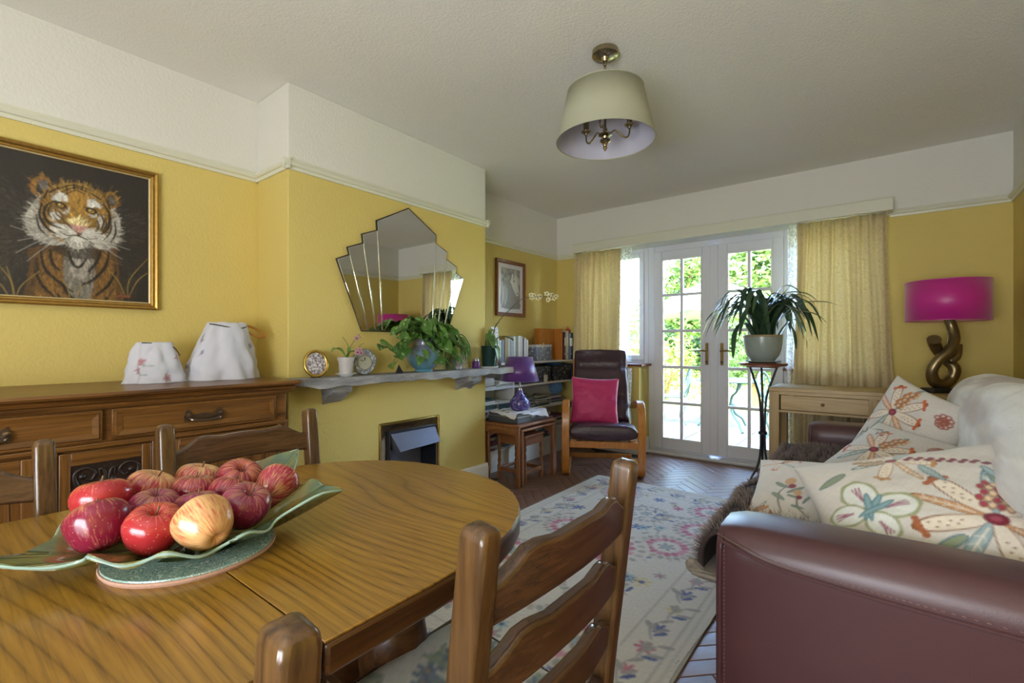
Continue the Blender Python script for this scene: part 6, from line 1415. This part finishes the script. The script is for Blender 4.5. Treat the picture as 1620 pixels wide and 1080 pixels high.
for k in range(70):
    x, y = rr.uniform(.24, RW - .24), rr.uniform(.24, RH - .24); col = rr.choice([BL_, PK, PK, YL, YL, TL, GR]); bud(x, y, rr.uniform(.028, .05), col, {BL_: None, PK: '8f4a5a', YL: BL_, TL: BL_, GR: PK}[col])
for x, y in ROS: c.ell(x, y, .17, .17, 'cfc9bc'); rosette(x, y, .14)
c.ell(RW / 2, RH / 2, .25, .25, 'cfc9bc'); rosette(RW / 2, RH / 2, .21); rosette(RW / 2, 1.83, .13, False); rosette(RW / 2, .62, .13, False)
for side in range(4):
    L = RH if side % 2 else RW; k = .1
    while k < L - .05:
        p = {0: (k, .135), 1: (RW - .135, k), 2: (k, RH - .135), 3: (.135, k)}[side]; col = rr.choice([BL_, PK, YL, BL_]); bud(*p, rr.uniform(.03, .045), col, None); vine_(p[0] - (.08 if side % 2 == 0 else 0), p[1] - (.08 if side % 2 else 0), (1.57 if side % 2 else 0) + rr.uniform(-.5, .5), .12); k += rr.uniform(.13, .18)
c.grain(.05, 900, 900, 9); m.col = c.C
rs_ = np.random.RandomState(4); hz = rs_.uniform(0, 1, len(m.v)) * .004
m.v = [(x + RXa + (.02 * (y / RH)) + .006 * math.sin(y * 9) * (x > RW * .99), y + RYa, .009 + float(h)) for (x, y, _), h in zip(m.v, hz)]
rg = thing('rug', 'cream wool rug with pink, blue and yellow flowers under the table', 'rug', (0, 0, 0))
m.build('pile', 'wool_pile', rg, fix=False, ang=180)
plain('rug_back', 'a39c8c', .95)
MB().box(RXa, RXb + .01, RYa, RYb, .001, .009).build('backing', 'rug_back', rg)

# ------------------------------------------------------------------ pendant lamp
pl = thing('ceiling_lamp', 'pendant lamp with a sage green drum shade and three brass arms', 'lamp', (-1.035, 2.045, ZC))
plain('brass_antique', 'a5987a', .25, 1, .1)
MB().lathe([(0, 0), (.062, 0), (.062, -.022), (.056, -.028), (.02, -.034), (.012, -.05), (0, -.05)], 32).build('ceiling_rose', 'brass_antique', pl)
for k in range(3):
    z = -.058 - k * .026; M = Matrix.Rotation(k * math.pi / 2, 4, 'Z')
    MB().tube([tuple(M @ Vector((.009 * math.cos(a * .628), 0, z + .014 * math.sin(a * .628)))) for a in range(10)], .0028, 6, closed=True).build('chain_link', 'brass_antique', pl)
MB().tube([(0, 0, -.13), (0, 0, -.40)], .006, 10).build('stem', 'brass_antique', pl)
MB().lathe([(0, -.37), (.010, -.37), (.012, -.385), (.030, -.395), (.034, -.402), (.016, -.41), (.013, -.418), (.024, -.425), (.025, -.432), (.014, -.44), (.008, -.455), (.011, -.462), (.004, -.475), (0, -.482)], 24).build('hub', 'brass_antique', pl)
for k in range(3):
    a = math.radians(38 + 8) + k * 2 * math.pi / 3; ca, sa = math.cos(a), math.sin(a)
    pr = [(.02, -.40), (.045, -.375), (.065, -.385), (.095, -.405), (.115, -.40), (.122, -.375), (.122, -.362)]
    ar = MB().tube(catmull([(r * ca, r * sa, z) for r, z in pr], 5), .0042, 8).build('arm', 'brass_antique', pl)
    MB().lathe([(0, -.365), (.008, -.362), (.01, -.355), (.024, -.347), (.026, -.343), (.012, -.338), (.013, -.335), (.015, -.29), (0, -.29)], 18, (.122 * ca, .122 * sa, 0)).build('candle_cup', 'brass_antique', ar)
t = NT('shade_sage'); t.set(lin('a3a38c'), .85); t.bump(t.noise(t.mapped((1, 1, .3)), 400), .2, .002)
plain('lining_grey', 'b9b8c6', .6, var=.03)
shade([(.232, -.43), (.177, -.192)], [(.2295, -.428), (.1745, -.194)], 64, pl, 'shade_sage', 'lining_grey')
m = MB()
for k in range(3):
    a = k * 2 * math.pi / 3; m.tube([(0, 0, -.198), (.177 * math.cos(a), .177 * math.sin(a), -.196)], .002, 6)
m.build('shade_spider', 'brass_antique', pl)
# ------------------------------------------------------------------ plant stand with clivia
PSX, PSY = -.712, 4.05
ps = thing('plant_stand', 'tall plant stand with a round wooden top on curved iron legs', 'plant stand', (PSX, PSY, 0), math.radians(20))
plain('iron', '3d3c42', .45, .7, .1)
MB().lathe([(0, .932), (.150, .932), (.168, .936), (.170, .950), (.164, .955), (0, .955)], 40).build('top', 'mahogany', ps); MB().lathe([(0, .92), (.115, .92), (.118, .932), (0, .932)], 8).build('top_support', 'mahogany', ps)
for k in range(3):
    a = k * 2.094 + math.radians(205); ca, sa = math.cos(a), math.sin(a)
    MB().tube(catmull([(r * ca, r * sa, z) for r, z in ((.105, .925), (.075, .84), (.03, .70), (.017, .56), (.015, .42), (.018, .28), (.04, .17), (.095, .07), (.115, .008))], 6), [.008, .0085, .008], 8).build('leg', 'iron', ps)
MB().lathe([(.020, .40), (.031, .405), (.031, .425), (.02, .43)], 16, cap=False).build('collar', 'iron', ps)
cl = thing('potted_clivia', 'large strap-leaved clivia in a grey-green bowl on the plant stand', 'potted plant', (PSX, PSY, .9555), TH)
plain('celadon', '98a39a', .25, 0, .08, 25); plain('pot_rim', 'a08e6e', .35)
MB().lathe([(0, 0), (.085, 0), (.10, .004), (.125, .012), (.128, .018), (.09, .012), (0, .010)], 40).build('saucer', 'celadon', cl)
MB().lathe([(0, .012), (.075, .012), (.085, .018), (.112, .055), (.13, .105), (.136, .16), (.137, .20), (.128, .20), (.126, .17), (0, .165)], 40).build('bowl', 'celadon', cl)
MB().lathe([(.127, .198), (.138, .198), (.141, .206), (.137, .214), (.128, .212)], 40, cap=False).build('rim_band', 'pot_rim', cl)
MB().lathe([(0, .17), (.125, .17), (.12, .178), (0, .182)], 24).build('soil', 'soil', cl)
rc_ = random.Random(17)
for k in range(58):
    s_ = 1 if k % 2 else -1; a = rc_.gauss(0, .55) + (0 if s_ > 0 else math.pi); L = rc_.uniform(.24, .44); h = rc_.uniform(.26, .44) * (1.2 - L); x0, y0 = rc_.uniform(-.05, .05), rc_.uniform(-.035, .035); ca, sa = math.cos(a), math.sin(a)
    dr = rc_.uniform(-.10, .20) * (L / .4); w_ = rc_.uniform(.036, .050)
    strap([(x0, y0, .17), (x0 + .12 * L * ca, y0 + .12 * L * sa, .17 + h * .55), (x0 + .42 * L * ca, y0 + .42 * L * sa, .17 + h * 1.02), (x0 + .78 * L * ca, y0 + .78 * L * sa, .17 + h * .95 - dr * .35), (x0 + L * ca, y0 + L * sa, .17 + h * .6 - dr)], w_ * .8, w_, fold=.12, n=4).build('leaf', 'leaf_clivia', cl)
for pts in ([(.03, 0, .17), (.05, .01, .32), (.12, .02, .46), (.24, .02, .61)], [(.03, .02, .17), (.07, .02, .31), (.15, .03, .44), (.27, .04, .52)], [(-.02, -.02, .17), (-.05, -.02, .35), (-.13, -.03, .50), (-.2, -.03, .56)], [(0, -.03, .17), (.0, -.06, .26), (-.01, -.09, .30), (-.02, -.12, .22)]):
    strap(pts, .028, .04, fold=.15).build('leaf', 'leaf_clivia_new' if pts[0][0] > 0 else 'leaf_clivia', cl)
for pts in ([(.07, -.06, .17), (.11, -.11, .28), (.145, -.15, .24), (.155, -.17, .10)], [(-.08, -.05, .17), (-.19, -.1, .30), (-.27, -.12, .22), (-.29, -.13, .03)], [(.1, .0, .17), (.22, .0, .33), (.31, -.01, .26), (.33, -.02, .10)]): strap(pts, .03, .05, fold=.1).build('leaf', 'leaf_clivia', cl)

# ------------------------------------------------------------------ desk
DY0, DY1, DXa, DXb, DZ = 3.84, 4.26, -.635, .60, .788
dk = thing('desk', 'pale oak desk with a slim drawer under the magenta lamp', 'desk', (0, 0, 0))
MB().box(DXa, DXb, DY0, DY1, DZ - .028, DZ).build('top', 'oak_pale', dk, bevel=.004)
for x in (DXa, DXb - .065):
    for y in (DY0, DY1 - .065): MB().box(x, x + .065, y, y + .065, 0, DZ - .028).build('leg', 'oak_pale_v', dk, bevel=.003)
MB().box(DXa + .065, DXb - .065, DY0 + .004, DY0 + .02, DZ - .175, DZ - .16).build('apron', 'oak_pale', dk); MB().box(DXa + .065, DXb - .065, DY0 + .003, DY0 + .02, DZ - .05, DZ - .028).build('apron', 'oak_pale', dk)
for x0, x1 in ((DXa + .075, -.055), (-.015, DXb - .075)):
    d = MB().box(x0, x1, DY0 + .002, DY0 + .022, DZ - .156, DZ - .054).build('drawer', 'oak_pale', dk, bevel=.002)
    MB().lathe([(0, -.024), (.008, -.022), (.011, -.016), (.006, -.006), (.006, 0), (0, 0)], 14, ((x0 + x1) / 2, DY0 + .002, DZ - .105), axis='y').build('knob', 'stem_brown', d)
MB().box(-.055, -.015, DY0 + .003, DY0 + .02, DZ - .16, DZ - .05).build('drawer_divider', 'oak_pale_v', dk)
for y in (DY0 + .022,): MB().box(DXa + .02, DXb - .02, DY0 + .022, DY1 - .02, DZ - .165, DZ - .16).build('underside', 'oak_pale', dk)
MB().box(DXa + .01, DXa + .03, DY0 + .065, DY1 - .065, DZ - .16, DZ - .028).build('side_rail', 'oak_pale', dk)

# magenta lamp with a knotted bronze base
ml = thing('knot_lamp', 'table lamp with a magenta drum shade on a knotted bronze base', 'lamp', (.305, 4.07, DZ + .0005), TH)
plain('bronze_knot', '8b7a58', .33, .9, .25, 18); plain('black_base', '2a2a2c', .35)
MB().box(-.085, .085, -.05, .05, 0, .03).build('plinth', 'black_base', ml, bevel=.003)
q = .00098; zq = .00128
def K(cx, cy, dy=0): return ((cx - 905) * q, dy, .03 + (1000 - cy) * zq)
MB().tube(catmull([K(948, 640), K(978, 690, .0), K(975, 755, -.02), K(930, 815, -.035), K(875, 860, -.02), K(850, 915, 0), K(875, 968, .01), K(930, 985, .01), K(985, 955, .01), K(998, 905, .0), K(975, 860, .03), K(925, 815, .035), K(885, 775, .02), K(865, 757, .0)], 7), [.024, .030, .032, .032, .030, .031, .034, .035, .034, .032, .031, .032, .034, .037], 14).build('knot', 'bronze_knot', ml, ang=80)
MB().tube(catmull([K(945, 868, -.02), K(985, 845, -.02), K(1005, 815, -.01), K(1015, 785, 0)], 5), [.02, .027, .027, .028], 12).build('knot_end', 'bronze_knot', ml, ang=80)
MB().tube([(.042, 0, .48), (.042, 0, .56)], .008, 8).build('lamp_holder', 'black_base', ml)
t = NT('silk_magenta'); sep = t.n('SeparateXYZ'); t.l(t.tc, sep.inputs[0]); ang = t.math('ARCTAN2', sep.outputs[1], sep.outputs[0]); cb = t.n('CombineXYZ'); t.l(t.math('MULTIPLY', ang, 30), cb.inputs[0])
t.set(t.mix(t.noise(cb.outputs[0], 3, 3), lin('b3167a'), lin('cf2f96')), .38, 0, **{'Sheen Weight': .35}); 
plain('lining_gold', 'c9b27a', .6)
sh_ = shade([(.208, .462), (.208, .712)], [(.2055, .464), (.2055, .710)], 64, ml, 'silk_magenta', 'lining_gold')
sh_.location = (.042, 0, 0)

# ------------------------------------------------------------------ leather sofa
t = NT('leather_brown'); n1 = t.noise(t.tc, 3.5, 4); t.set(t.mix(n1, lin('4a2d31'), lin('583a3d')), .36); v = t.n('TexVoronoi'); v.inputs['Scale'].default_value = 420; t.l(t.tc, v.inputs['Vector']); t.bump(t.noise(t.tc, 260, 3, .6), .10, .002)
plain('stitch', '7d625c', .7)
SY0, SY1, SXf, SXb = 1.275, 3.50, -.335, .665
sf = thing('leather_sofa', 'brown leather sofa along the right wall with its arm towards the viewer', 'sofa', (0, 0, 0))
def arm(y0, y1, sgn):
    m = MB(); N = 30; nu = 40; yc = (y0 + y1) / 2; hw = (y1 - y0) / 2
    for i in range(N):
        t_ = i / (N - 1); x = lerp(SXf, SXb - .02, t_)
        e = min(1.0, t_ * 16) ; fe = .90 + .10 * math.sqrt(max(0, 1 - (1 - e) ** 2))
        crown = .632 - .012 * (1 - math.sqrt(max(0, 1 - (1 - min(1, t_ * 9)) ** 2))) + .008 * math.sin(t_ * 3)
        for k in range(nu):
            a = 2 * math.pi * k / nu; ca, sa = math.cos(a), math.sin(a)
            yy = math.copysign(abs(ca) ** .38, ca); zz = math.copysign(abs(sa) ** .38, sa)
            z = lerp(.05, crown, (zz + 1) / 2)
            bul = 1 + .07 * math.exp(-((z - .585) / .05) ** 2)
            m.v.append((x + .0 * zz, yc + yy * hw * fe * bul, z))
    m.f = [(i * nu + k, i * nu + (k + 1) % nu, (i + 1) * nu + (k + 1) % nu, (i + 1) * nu + k) for i in range(N - 1) for k in range(nu)] + [tuple(range(nu))[::-1], tuple((N - 1) * nu + k for k in range(nu))]
    o = m.build('arm', 'leather_brown', sf, ang=55)
    yo = (y0 - .0035) if sgn < 0 else (y1 + .0035)
    pp = catmull([(SXf + .01, yo, .602), (SXf + .06, yo, .585), (SXf + .14, yo + .001, .566), (SXf + .3, yo, .556), (SXf + .5, yo, .552), (SXb - .1, yo, .55)], 8)
    MB().tube(pp, .0042, 6).build('piping', 'leather_brown', o)
    MB().tube([(SXf + .475, yo + .006, .55), (SXf + .475, yo + .006, .07)], .003, 6).build('piping', 'leather_brown', o)
    m = MB()
    for i in range(0, len(pp) - 1):
        for f_ in (0, .5):
            p = Vector(pp[i]).lerp(Vector(pp[i + 1]), f_); m.obox((p.x, yo + .0025, p.z + .012), (.006, .0022, .0016), (0, .12, 0))
    for i in range(48): m.obox((SXf + .022, yo + .007, .09 + i * .0105), (.0015, .002, .006)); m.obox((SXf + .463, yo + .005, .07 + i * .0098), (.0015, .002, .006)); m.obox((SXf + .487, yo + .005, .07 + i * .0098), (.0015, .002, .006))
    stuff(m.build('stitching', 'stitch', o))
    fy0, fy1 = y0 + .01, y1 - .01
    MB().tube(catmull([(SXf + .012, y0 + .006, .06), (SXf + .012, y0 + .006, .5), (SXf + .014, y0 + .018, .598), (SXf + .014, yc, .618), (SXf + .014, y1 - .018, .598), (SXf + .012, y1 - .006, .5), (SXf + .012, y1 - .006, .06)], 6), .004, 6).build('front_piping', 'leather_brown', o)
    return o
arm(SY0, SY0 + .235, -1); arm(SY1 - .235, SY1, 1)
MB().box(-.30, .36, SY0 + .2, SY1 - .2, .06, .30).build('base', 'leather_brown', sf, bevel=.03, seg=3)
MB().box(.36, SXb, SY0 + .02, SY1 - .02, .06, .84).build('back', 'leather_brown', sf, bevel=.06, seg=4)
ys = [SY0 + .237, (SY0 + SY1) / 2, SY1 - .237]
for a, b in zip(ys[:-1], ys[1:]):
    MB().box(-.36, .30, a + .002, b - .002, .295, .462).build('seat_cushion', 'leather_brown', sf, bevel=.045, seg=4)
    MB().obox((.375, (a + b) / 2, .64), (.17, b - a - .006, .40), (0, .14, 0)).build('back_cushion', 'leather_brown', sf, bevel=.07, seg=4)
for x in (-.26, .6):
    for y in (SY0 + .06, SY1 - .06): MB().lathe([(0, 0), (.022, 0), (.028, .06), (0, .06)], 14, (x, y, 0)).build('foot', 'black_base', sf)

# brown shaggy sheepskin over the seat
def fur_base(u, v):
    y = lerp(1.56, 3.16, u) ; s_ = v * .80
    x = .22 - s_
    top = .49 + .022 * mnoise.noise(Vector((x * 4, y * 4, 1))) + .03 * math.sin(y * 2.1 + 1) ** 2
    if x < -.40: ov = (-.40 - x); x2 = -.40 - .055 * math.sin(min(1.57, ov * 14)); z = top - max(0, ov - .02) * 1.0
    else: x2, z = x, top
    x2 += .025 * mnoise.noise(Vector((y * 5, 3, 0)))
    return (x2, y + .02 * mnoise.noise(Vector((x * 6, y * 3, 7))), z)
th_ = thing('sheepskin_throw', 'shaggy dark brown sheepskin spread over the sofa seat', 'throw', (0, 0, 0))
plain('suede', '8d8377', .9, var=.1); plain('fur_under', '3c2f2b', .95)
base = MB().grid(fur_base, 60, 34); base.build('hide', 'fur_under', th_, solid=.012, fix=False, ang=80)
MB().tube(catmull([fur_base(0, .97), (-.475, 1.545, .40), (-.482, 1.548, .385), (-.455, 1.552, .37), (-.40, 1.556, .365)], 4), .014, 8).build('rolled_edge', 'suede', th_)
MB().box(-.475, -.36, 1.53, 1.75, .365, .378).build('skin_side', 'suede', th_, bevel=.006)
paint_mat('fur', .8)
hm = MB(); cols = []; rf = random.Random(2)
for k in range(30000):
    u, v = rf.random(), rf.random() ** .9; p = Vector(fur_base(u, v)); e = .01
    q1 = Vector(fur_base(min(1, u + e), v)) - p; q2 = Vector(fur_base(u, min(1, v + e))) - p; n = q1.cross(q2); n = -n if n.z < 0 and v < .7 else n
    if n.length < 1e-9: continue
    n.normalize()
    if v > .72 and n.x > 0: n = -n
    cl_ = mnoise.noise(p * 22) ; cl2 = mnoise.noise(p * 22 + Vector((5, 5, 5)))
    d = (n + Vector((cl_, cl2, rf.uniform(-.3, .3))) * .9 + Vector((rf.uniform(-.4, .4), rf.uniform(-.4, .4), 0))).normalized(); L = rf.uniform(.022, .042); w_ = .0016
    sd = d.cross(Vector((rf.uniform(-1, 1), rf.uniform(-1, 1), .2))).normalized() * w_; o = len(hm.v)
    p2 = p + n * .005; hm.v += [tuple(p2 - sd), tuple(p2 + sd), tuple(p2 + d * L)]; hm.f.append((o, o + 1, o + 2))
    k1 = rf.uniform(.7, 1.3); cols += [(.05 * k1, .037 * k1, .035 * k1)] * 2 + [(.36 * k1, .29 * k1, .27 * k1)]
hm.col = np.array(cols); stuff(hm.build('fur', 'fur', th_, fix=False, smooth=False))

# pale cowhide over the sofa back
sec = catmull([(.245, 0, .60), (.255, 0, .68), (.262, 0, .79), (.305, 0, .89), (.40, 0, .945), (.52, 0, .93), (.62, 0, .88), (.676, 0, .75)], 6)
ch_ = MB(); NS = len(sec); NYY = 90; X = []; Y = []
for i in range(NYY):
    t_ = i / (NYY - 1)
    for j, p in enumerate(sec):
        s_ = j / (NS - 1); edge = .10 * mnoise.noise(Vector((s_ * 4, 1, 2)))
        y = lerp(1.50, 3.20 + (.06 if s_ > .3 else -.05 * (1 - s_ * 3)) + edge, t_); bul = .02 * mnoise.noise(Vector((y * 3, s_ * 4, 0))) + .008 * mnoise.noise(Vector((y * 11, s_ * 9, 3)))
        lowz = (.03 * mnoise.noise(Vector((y * 2.5, 7, 0))) + .09 * (3.25 - y) / 1.25) * max(0, 1 - j / 14)
        ch_.v.append((min(p[0] - bul, .684), y, p[2] + bul * .8 + lowz)); X.append(y); Y.append(s_ * 1.0)
ch_.f = [(i * NS + j, (i + 1) * NS + j, (i + 1) * NS + j + 1, i * NS + j + 1) for i in range(NYY - 1) for j in range(NS - 1)]
cc = Canvas(X, Y, 'd3cdc2'); cc.soft = .06
for x, y, rx, ry, col, al in ((3.12, .36, .16, .16, 'a08c78', .8), (2.45, .36, .26, .07, '957c66', .9), (2.05, .30, .22, .05, 'a38d78', .8), (2.9, .62, .2, .14, '98806a', .8), (1.85, .15, .08, .1, 'a38d78', .6), (2.3, .7, .4, .08, '8d745e', .8), (2.72, .12, .10, .05, 'b5a492', .6)): cc.ell(x, y, rx, ry, col, .1, al, wob=.10, seed=3)
cc.grain(.07, 40, 260, 3); ch_.col = cc.C; t = paint_mat('cowhide', .75, .5, 90, **{'Sheen Weight': .4})
tag(ch_.build('cowhide_throw', 'cowhide', solid=.01, fix=False, ang=80), 'white and tan cowhide draped over the sofa back', 'throw')

def place(o, loc, n, up, spin=0):
    n = Vector(n).normalized(); up = Vector(up); up = (up - n * up.dot(n)).normalized(); x = up.cross(n)
    M = Matrix((x, up, n)).transposed().to_4x4() @ Matrix.Rotation(spin, 4, 'Z'); o.matrix_world = Matrix.Translation(loc) @ M
for lab, kind, seed, size, loc, n, up, spin in (
        ('embroidered cushion with a striped band leaning at the far end of the sofa', 'stripe', 4, (.45, .45, .15), (.105, 2.83, .68), (-.62, -.66, .34), (0, 0, 1), -.32),
        ('embroidered cushion with one big flower in front of the striped-band cushion', 'flower', 9, (.43, .43, .13), (.02, 2.55, .585), (-.32, -.46, .80), (.1, .3, 1), -.30),
        ('flat embroidered cushion with a butterfly and berry sprigs beside the near sofa arm', 'butterfly', 6, (.45, .45, .11), (-.155, 1.91, .572), (-.10, -.35, .93), (.1, 1, .3), .10),
        ('largest embroidered cushion with a crimson-centred flower behind the near sofa arm', 'large', 13, (.52, .50, .15), (.095, 1.69, .63), (-.10, -.50, .86), (-.1, 1, .4), .22),
        ('embroidered cushion half hidden against the cowhide at the right edge', 'flower', 20, (.42, .42, .13), (.285, 1.97, .63), (-.42, -.45, .78), (0, .3, 1), .2)):
    o = pillow(*size, seed, kind, n=120).build('cushion', 'embroidered', fix=False, ang=80); tag(o, lab, 'cushion', 'embroidered cushions on the sofa'); place(o, loc, n, up, spin)

# ------------------------------------------------------------------ garden seen through the glazing
plain('patio_stone', '4a443b', .85, var=.12, vs=6, bump=.3, bs=30)
t = NT('lawn'); t.set(t.mix(t.noise(t.tc, 3), lin('8ea04a'), lin('a9b25c')), .9)
gd = struct(MB().box(-14, 8, 4.77, 24, -.3, -.101).build('ground_lawn', 'lawn'))
pt = struct(MB().box(-6, 3, 4.775, 9.0, -.2, -.095).build('ground_patio', 'subfloor'))
slabm = MB().box(-.297, .297, -.297, .297, -.03, 0).mesh('paving_slab', 'patio_stone', smooth=False)
for i in range(-8, 4):
    for j in range(7):
        o = bpy.data.objects.new('paving_slab', slabm); COL.objects.link(o); o.parent = pt; o.location = (i * .605 + .2, 5.08 + j * .605, -.078 + .002 * ((i * 7 + j * 3) % 3))
leafm = {}
for nm, a, b in (('foliage_lime', '6a7c2e', '84943e'), ('foliage_mid', '426026', '5c7834'), ('foliage_dark', '38562a', '4d6a36')):
    t = NT(nm); col = t.mix(t.noise(t.tc, 4, 3), lin(a), lin(b)); t.set(col, .6); tl = t.n('BsdfTranslucent'); t.l(col, tl.inputs[0]); mx = t.n('MixShader'); mx.inputs[0].default_value = .35; t.l(t.b.outputs[0], mx.inputs[1]); t.l(tl.outputs[0], mx.inputs[2]); t.l(mx.outputs[0], t.out.inputs[0])
def bush(name, label, cat, x, y, rx, ry, h, n, mat, seed, size=.07, z0=-.09, trunk=0):
    r = thing(name, label, cat, (x, y, z0)); rs = random.Random(seed); m = MB()
    blobs = [(rs.uniform(-.55, .55) * rx, rs.uniform(-.5, .5) * ry, trunk + rs.uniform(.2, .85) * (h - trunk), rs.uniform(.3, .55) * min(rx, (h - trunk) * .6)) for _ in range(12)]
    for k in range(n):
        bx, by, bz, br = rs.choice(blobs); d = Vector((rs.gauss(0, 1), rs.gauss(0, 1), rs.gauss(0, 1))).normalized(); p = Vector((bx, by, bz)) + d * br * rs.uniform(.75, 1.05)
        if p.z < .02: p.z = .02 + rs.random() * .1
        u = Vector((rs.gauss(0, 1), rs.gauss(0, 1), rs.gauss(0, .6))).normalized(); v_ = u.cross(d); v_ = v_.normalized() if v_.length > .01 else u.orthogonal(); s_ = size * rs.uniform(.6, 1.3); o = len(m.v)
        m.v += [tuple(p - u * s_), tuple(p + v_ * s_ * .4), tuple(p + u * s_), tuple(p - v_ * s_ * .4)]; m.f.append((o, o + 1, o + 2, o + 3))
    stuff(m.build('foliage', mat, r, fix=False, smooth=False))
    m = MB()
    for k in range(4):
        bx, by, bz, br = blobs[k]; m.tube(catmull([(bx * .1, by * .1, 0), (bx * .4, by * .4, bz * .5), (bx, by, bz)], 4), [.05, .02], 6)
    m.build('branches', 'stem_brown', r)
    return r
bush('shrub', 'low lime green shrub behind the garden table at the left', 'shrub', -3.45, 9.5, .85, .6, 1.35, 2600, 'foliage_lime', 1, .05)
bush('shrub', 'bright green shrub behind the garden table at the middle', 'shrub', -1.85, 9.6, .75, .6, 1.45, 2600, 'foliage_mid', 2, .05)
bush('shrub', 'lime yellow shrub behind the right hand garden chair', 'shrub', -.35, 9.5, .75, .6, 1.2, 2400, 'foliage_lime', 3, .05)
bush('shrub', 'tall leafy shrub by the left side window', 'shrub', -5.0, 8.0, .75, .6, 1.9, 2400, 'foliage_mid', 4, .06)
bush('tree', 'broad green tree beyond the parasol', 'tree', -2.4, 13.5, 1.5, 1.4, 4.6, 5000, 'foliage_mid', 5, .11, trunk=1.2)
bush('tree', 'yellow green tree at the left of the garden', 'tree', -7.9, 13.5, 2.0, 1.4, 4.2, 3800, 'foliage_lime', 6, .11, trunk=1.0)
bush('tree', 'pale green tree at the right of the garden', 'tree', 1.6, 13.8, 1.8, 1.4, 3.8, 3600, 'foliage_lime', 7, .11, trunk=1.0)
bush('tree', 'light green tree seen through the top panes of the left door', 'tree', -5.4, 15.6, 1.5, .9, 5.0, 5000, 'foliage_mid', 15, .10, trunk=.6)
bush('hedge', 'long dark hedge closing the end of the garden', 'hedge', -3, 17.5, 7, .8, 3.0, 6000, 'foliage_dark', 8, .16)
plain('green_iron', '26403a', .7, 0, .15); plain('parasol_cloth', 'c9d6d2', .85, var=.04)
def gchair(label, loc, rz):
    r = thing('garden_chair', label, 'garden chair', loc, rz)
    m = MB().lathe([(0, .40), (.20, .40), (.21, .41), (.20, .42), (0, .42)], 24); m.build('seat', 'green_iron', r)
    for a in (.8, 2.35, 3.93, 5.5): MB().tube(catmull([(.16 * math.cos(a), .16 * math.sin(a), .40), (.21 * math.cos(a), .21 * math.sin(a), .26), (.17 * math.cos(a), .17 * math.sin(a), .10), (.24 * math.cos(a), .24 * math.sin(a), .01)], 5), .013, 6).build('leg', 'green_iron', r)
    MB().tube(catmull([(-.19, -.12, .41), (-.22, -.2, .60), (-.15, -.24, .76), (0, -.25, .83), (.15, -.24, .76), (.22, -.2, .60), (.19, -.12, .41)], 6), .014, 6).build('back_hoop', 'green_iron', r)
    m = MB()
    for s_ in (-1, 1):
        m.tube(catmull([(s_ * .02, -.2, .43), (s_ * .09, -.215, .50), (s_ * .15, -.22, .58), (s_ * .12, -.225, .66), (s_ * .06, -.225, .63), (s_ * .07, -.22, .58), (s_ * .1, -.22, .6)], 5), .009, 5); m.tube(catmull([(0, -.2, .43), (s_ * .03, -.22, .55), (s_ * .07, -.235, .70), (s_ * .02, -.24, .78), (s_ * .01, -.235, .72)], 5), .009, 5)
    m.build('scrollwork', 'green_iron', r); return r
gchair('green cast iron garden chair seen through the left door', (-2.42, 6.95, -.076), math.radians(115)); gchair('green cast iron garden chair seen through the right door', (-.93, 6.6, -.076), math.radians(-100))
gt = thing('garden_table', 'green cast iron garden table on the patio', 'garden table', (-1.66, 7.0, -.076))
MB().lathe([(0, .66), (.42, .66), (.435, .672), (.42, .685), (0, .685)], 36).build('top', 'green_iron', gt)
for k in range(3):
    a = k * 2.094 - .9; MB().tube(catmull([(r * math.cos(a), r * math.sin(a), z) for r, z in ((.30, .65), (.24, .54), (.10, .45), (.07, .32), (.16, .2), (.30, .13), (.36, .06), (.40, .015))], 5), .017, 6).build('leg', 'green_iron', gt)
MB().lathe([(.06, .30), (.09, .31), (.09, .34), (.06, .35)], 16, cap=False).build('collar', 'green_iron', gt)
pr_ = thing('parasol', 'pale green garden parasol tilted over the patio table', 'parasol', (-2.05, 7.75, -.076))
MB().tube([(0, 0, 0), (0, 0, 2.2)], .02, 8).build('pole', 'white_gloss', pr_); MB().lathe([(0, 0), (.2, 0), (.2, .05), (.03, .08), (0, .08)], 20).build('base', 'fire_dark', pr_)
for k in range(8):
    a0, a1 = k * math.pi / 4, (k + 1) * math.pi / 4
    def pf(u, v, a0=a0, a1=a1):
        a = lerp(a0, a1, u); R = 1.15 * v * (math.cos(math.pi / 8) / math.cos(a - (a0 + a1) / 2)); return (R * math.cos(a), R * math.sin(a), 2.18 - .52 * v ** 1.25 - .05 * v * math.sin(u * math.pi))
    MB().grid(pf, 7, 8).build('canopy_panel', 'parasol_cloth', pr_, solid=.003, fix=False)

# give every mesh its material
for me, name in PENDING: me.materials.append(MATS[name])
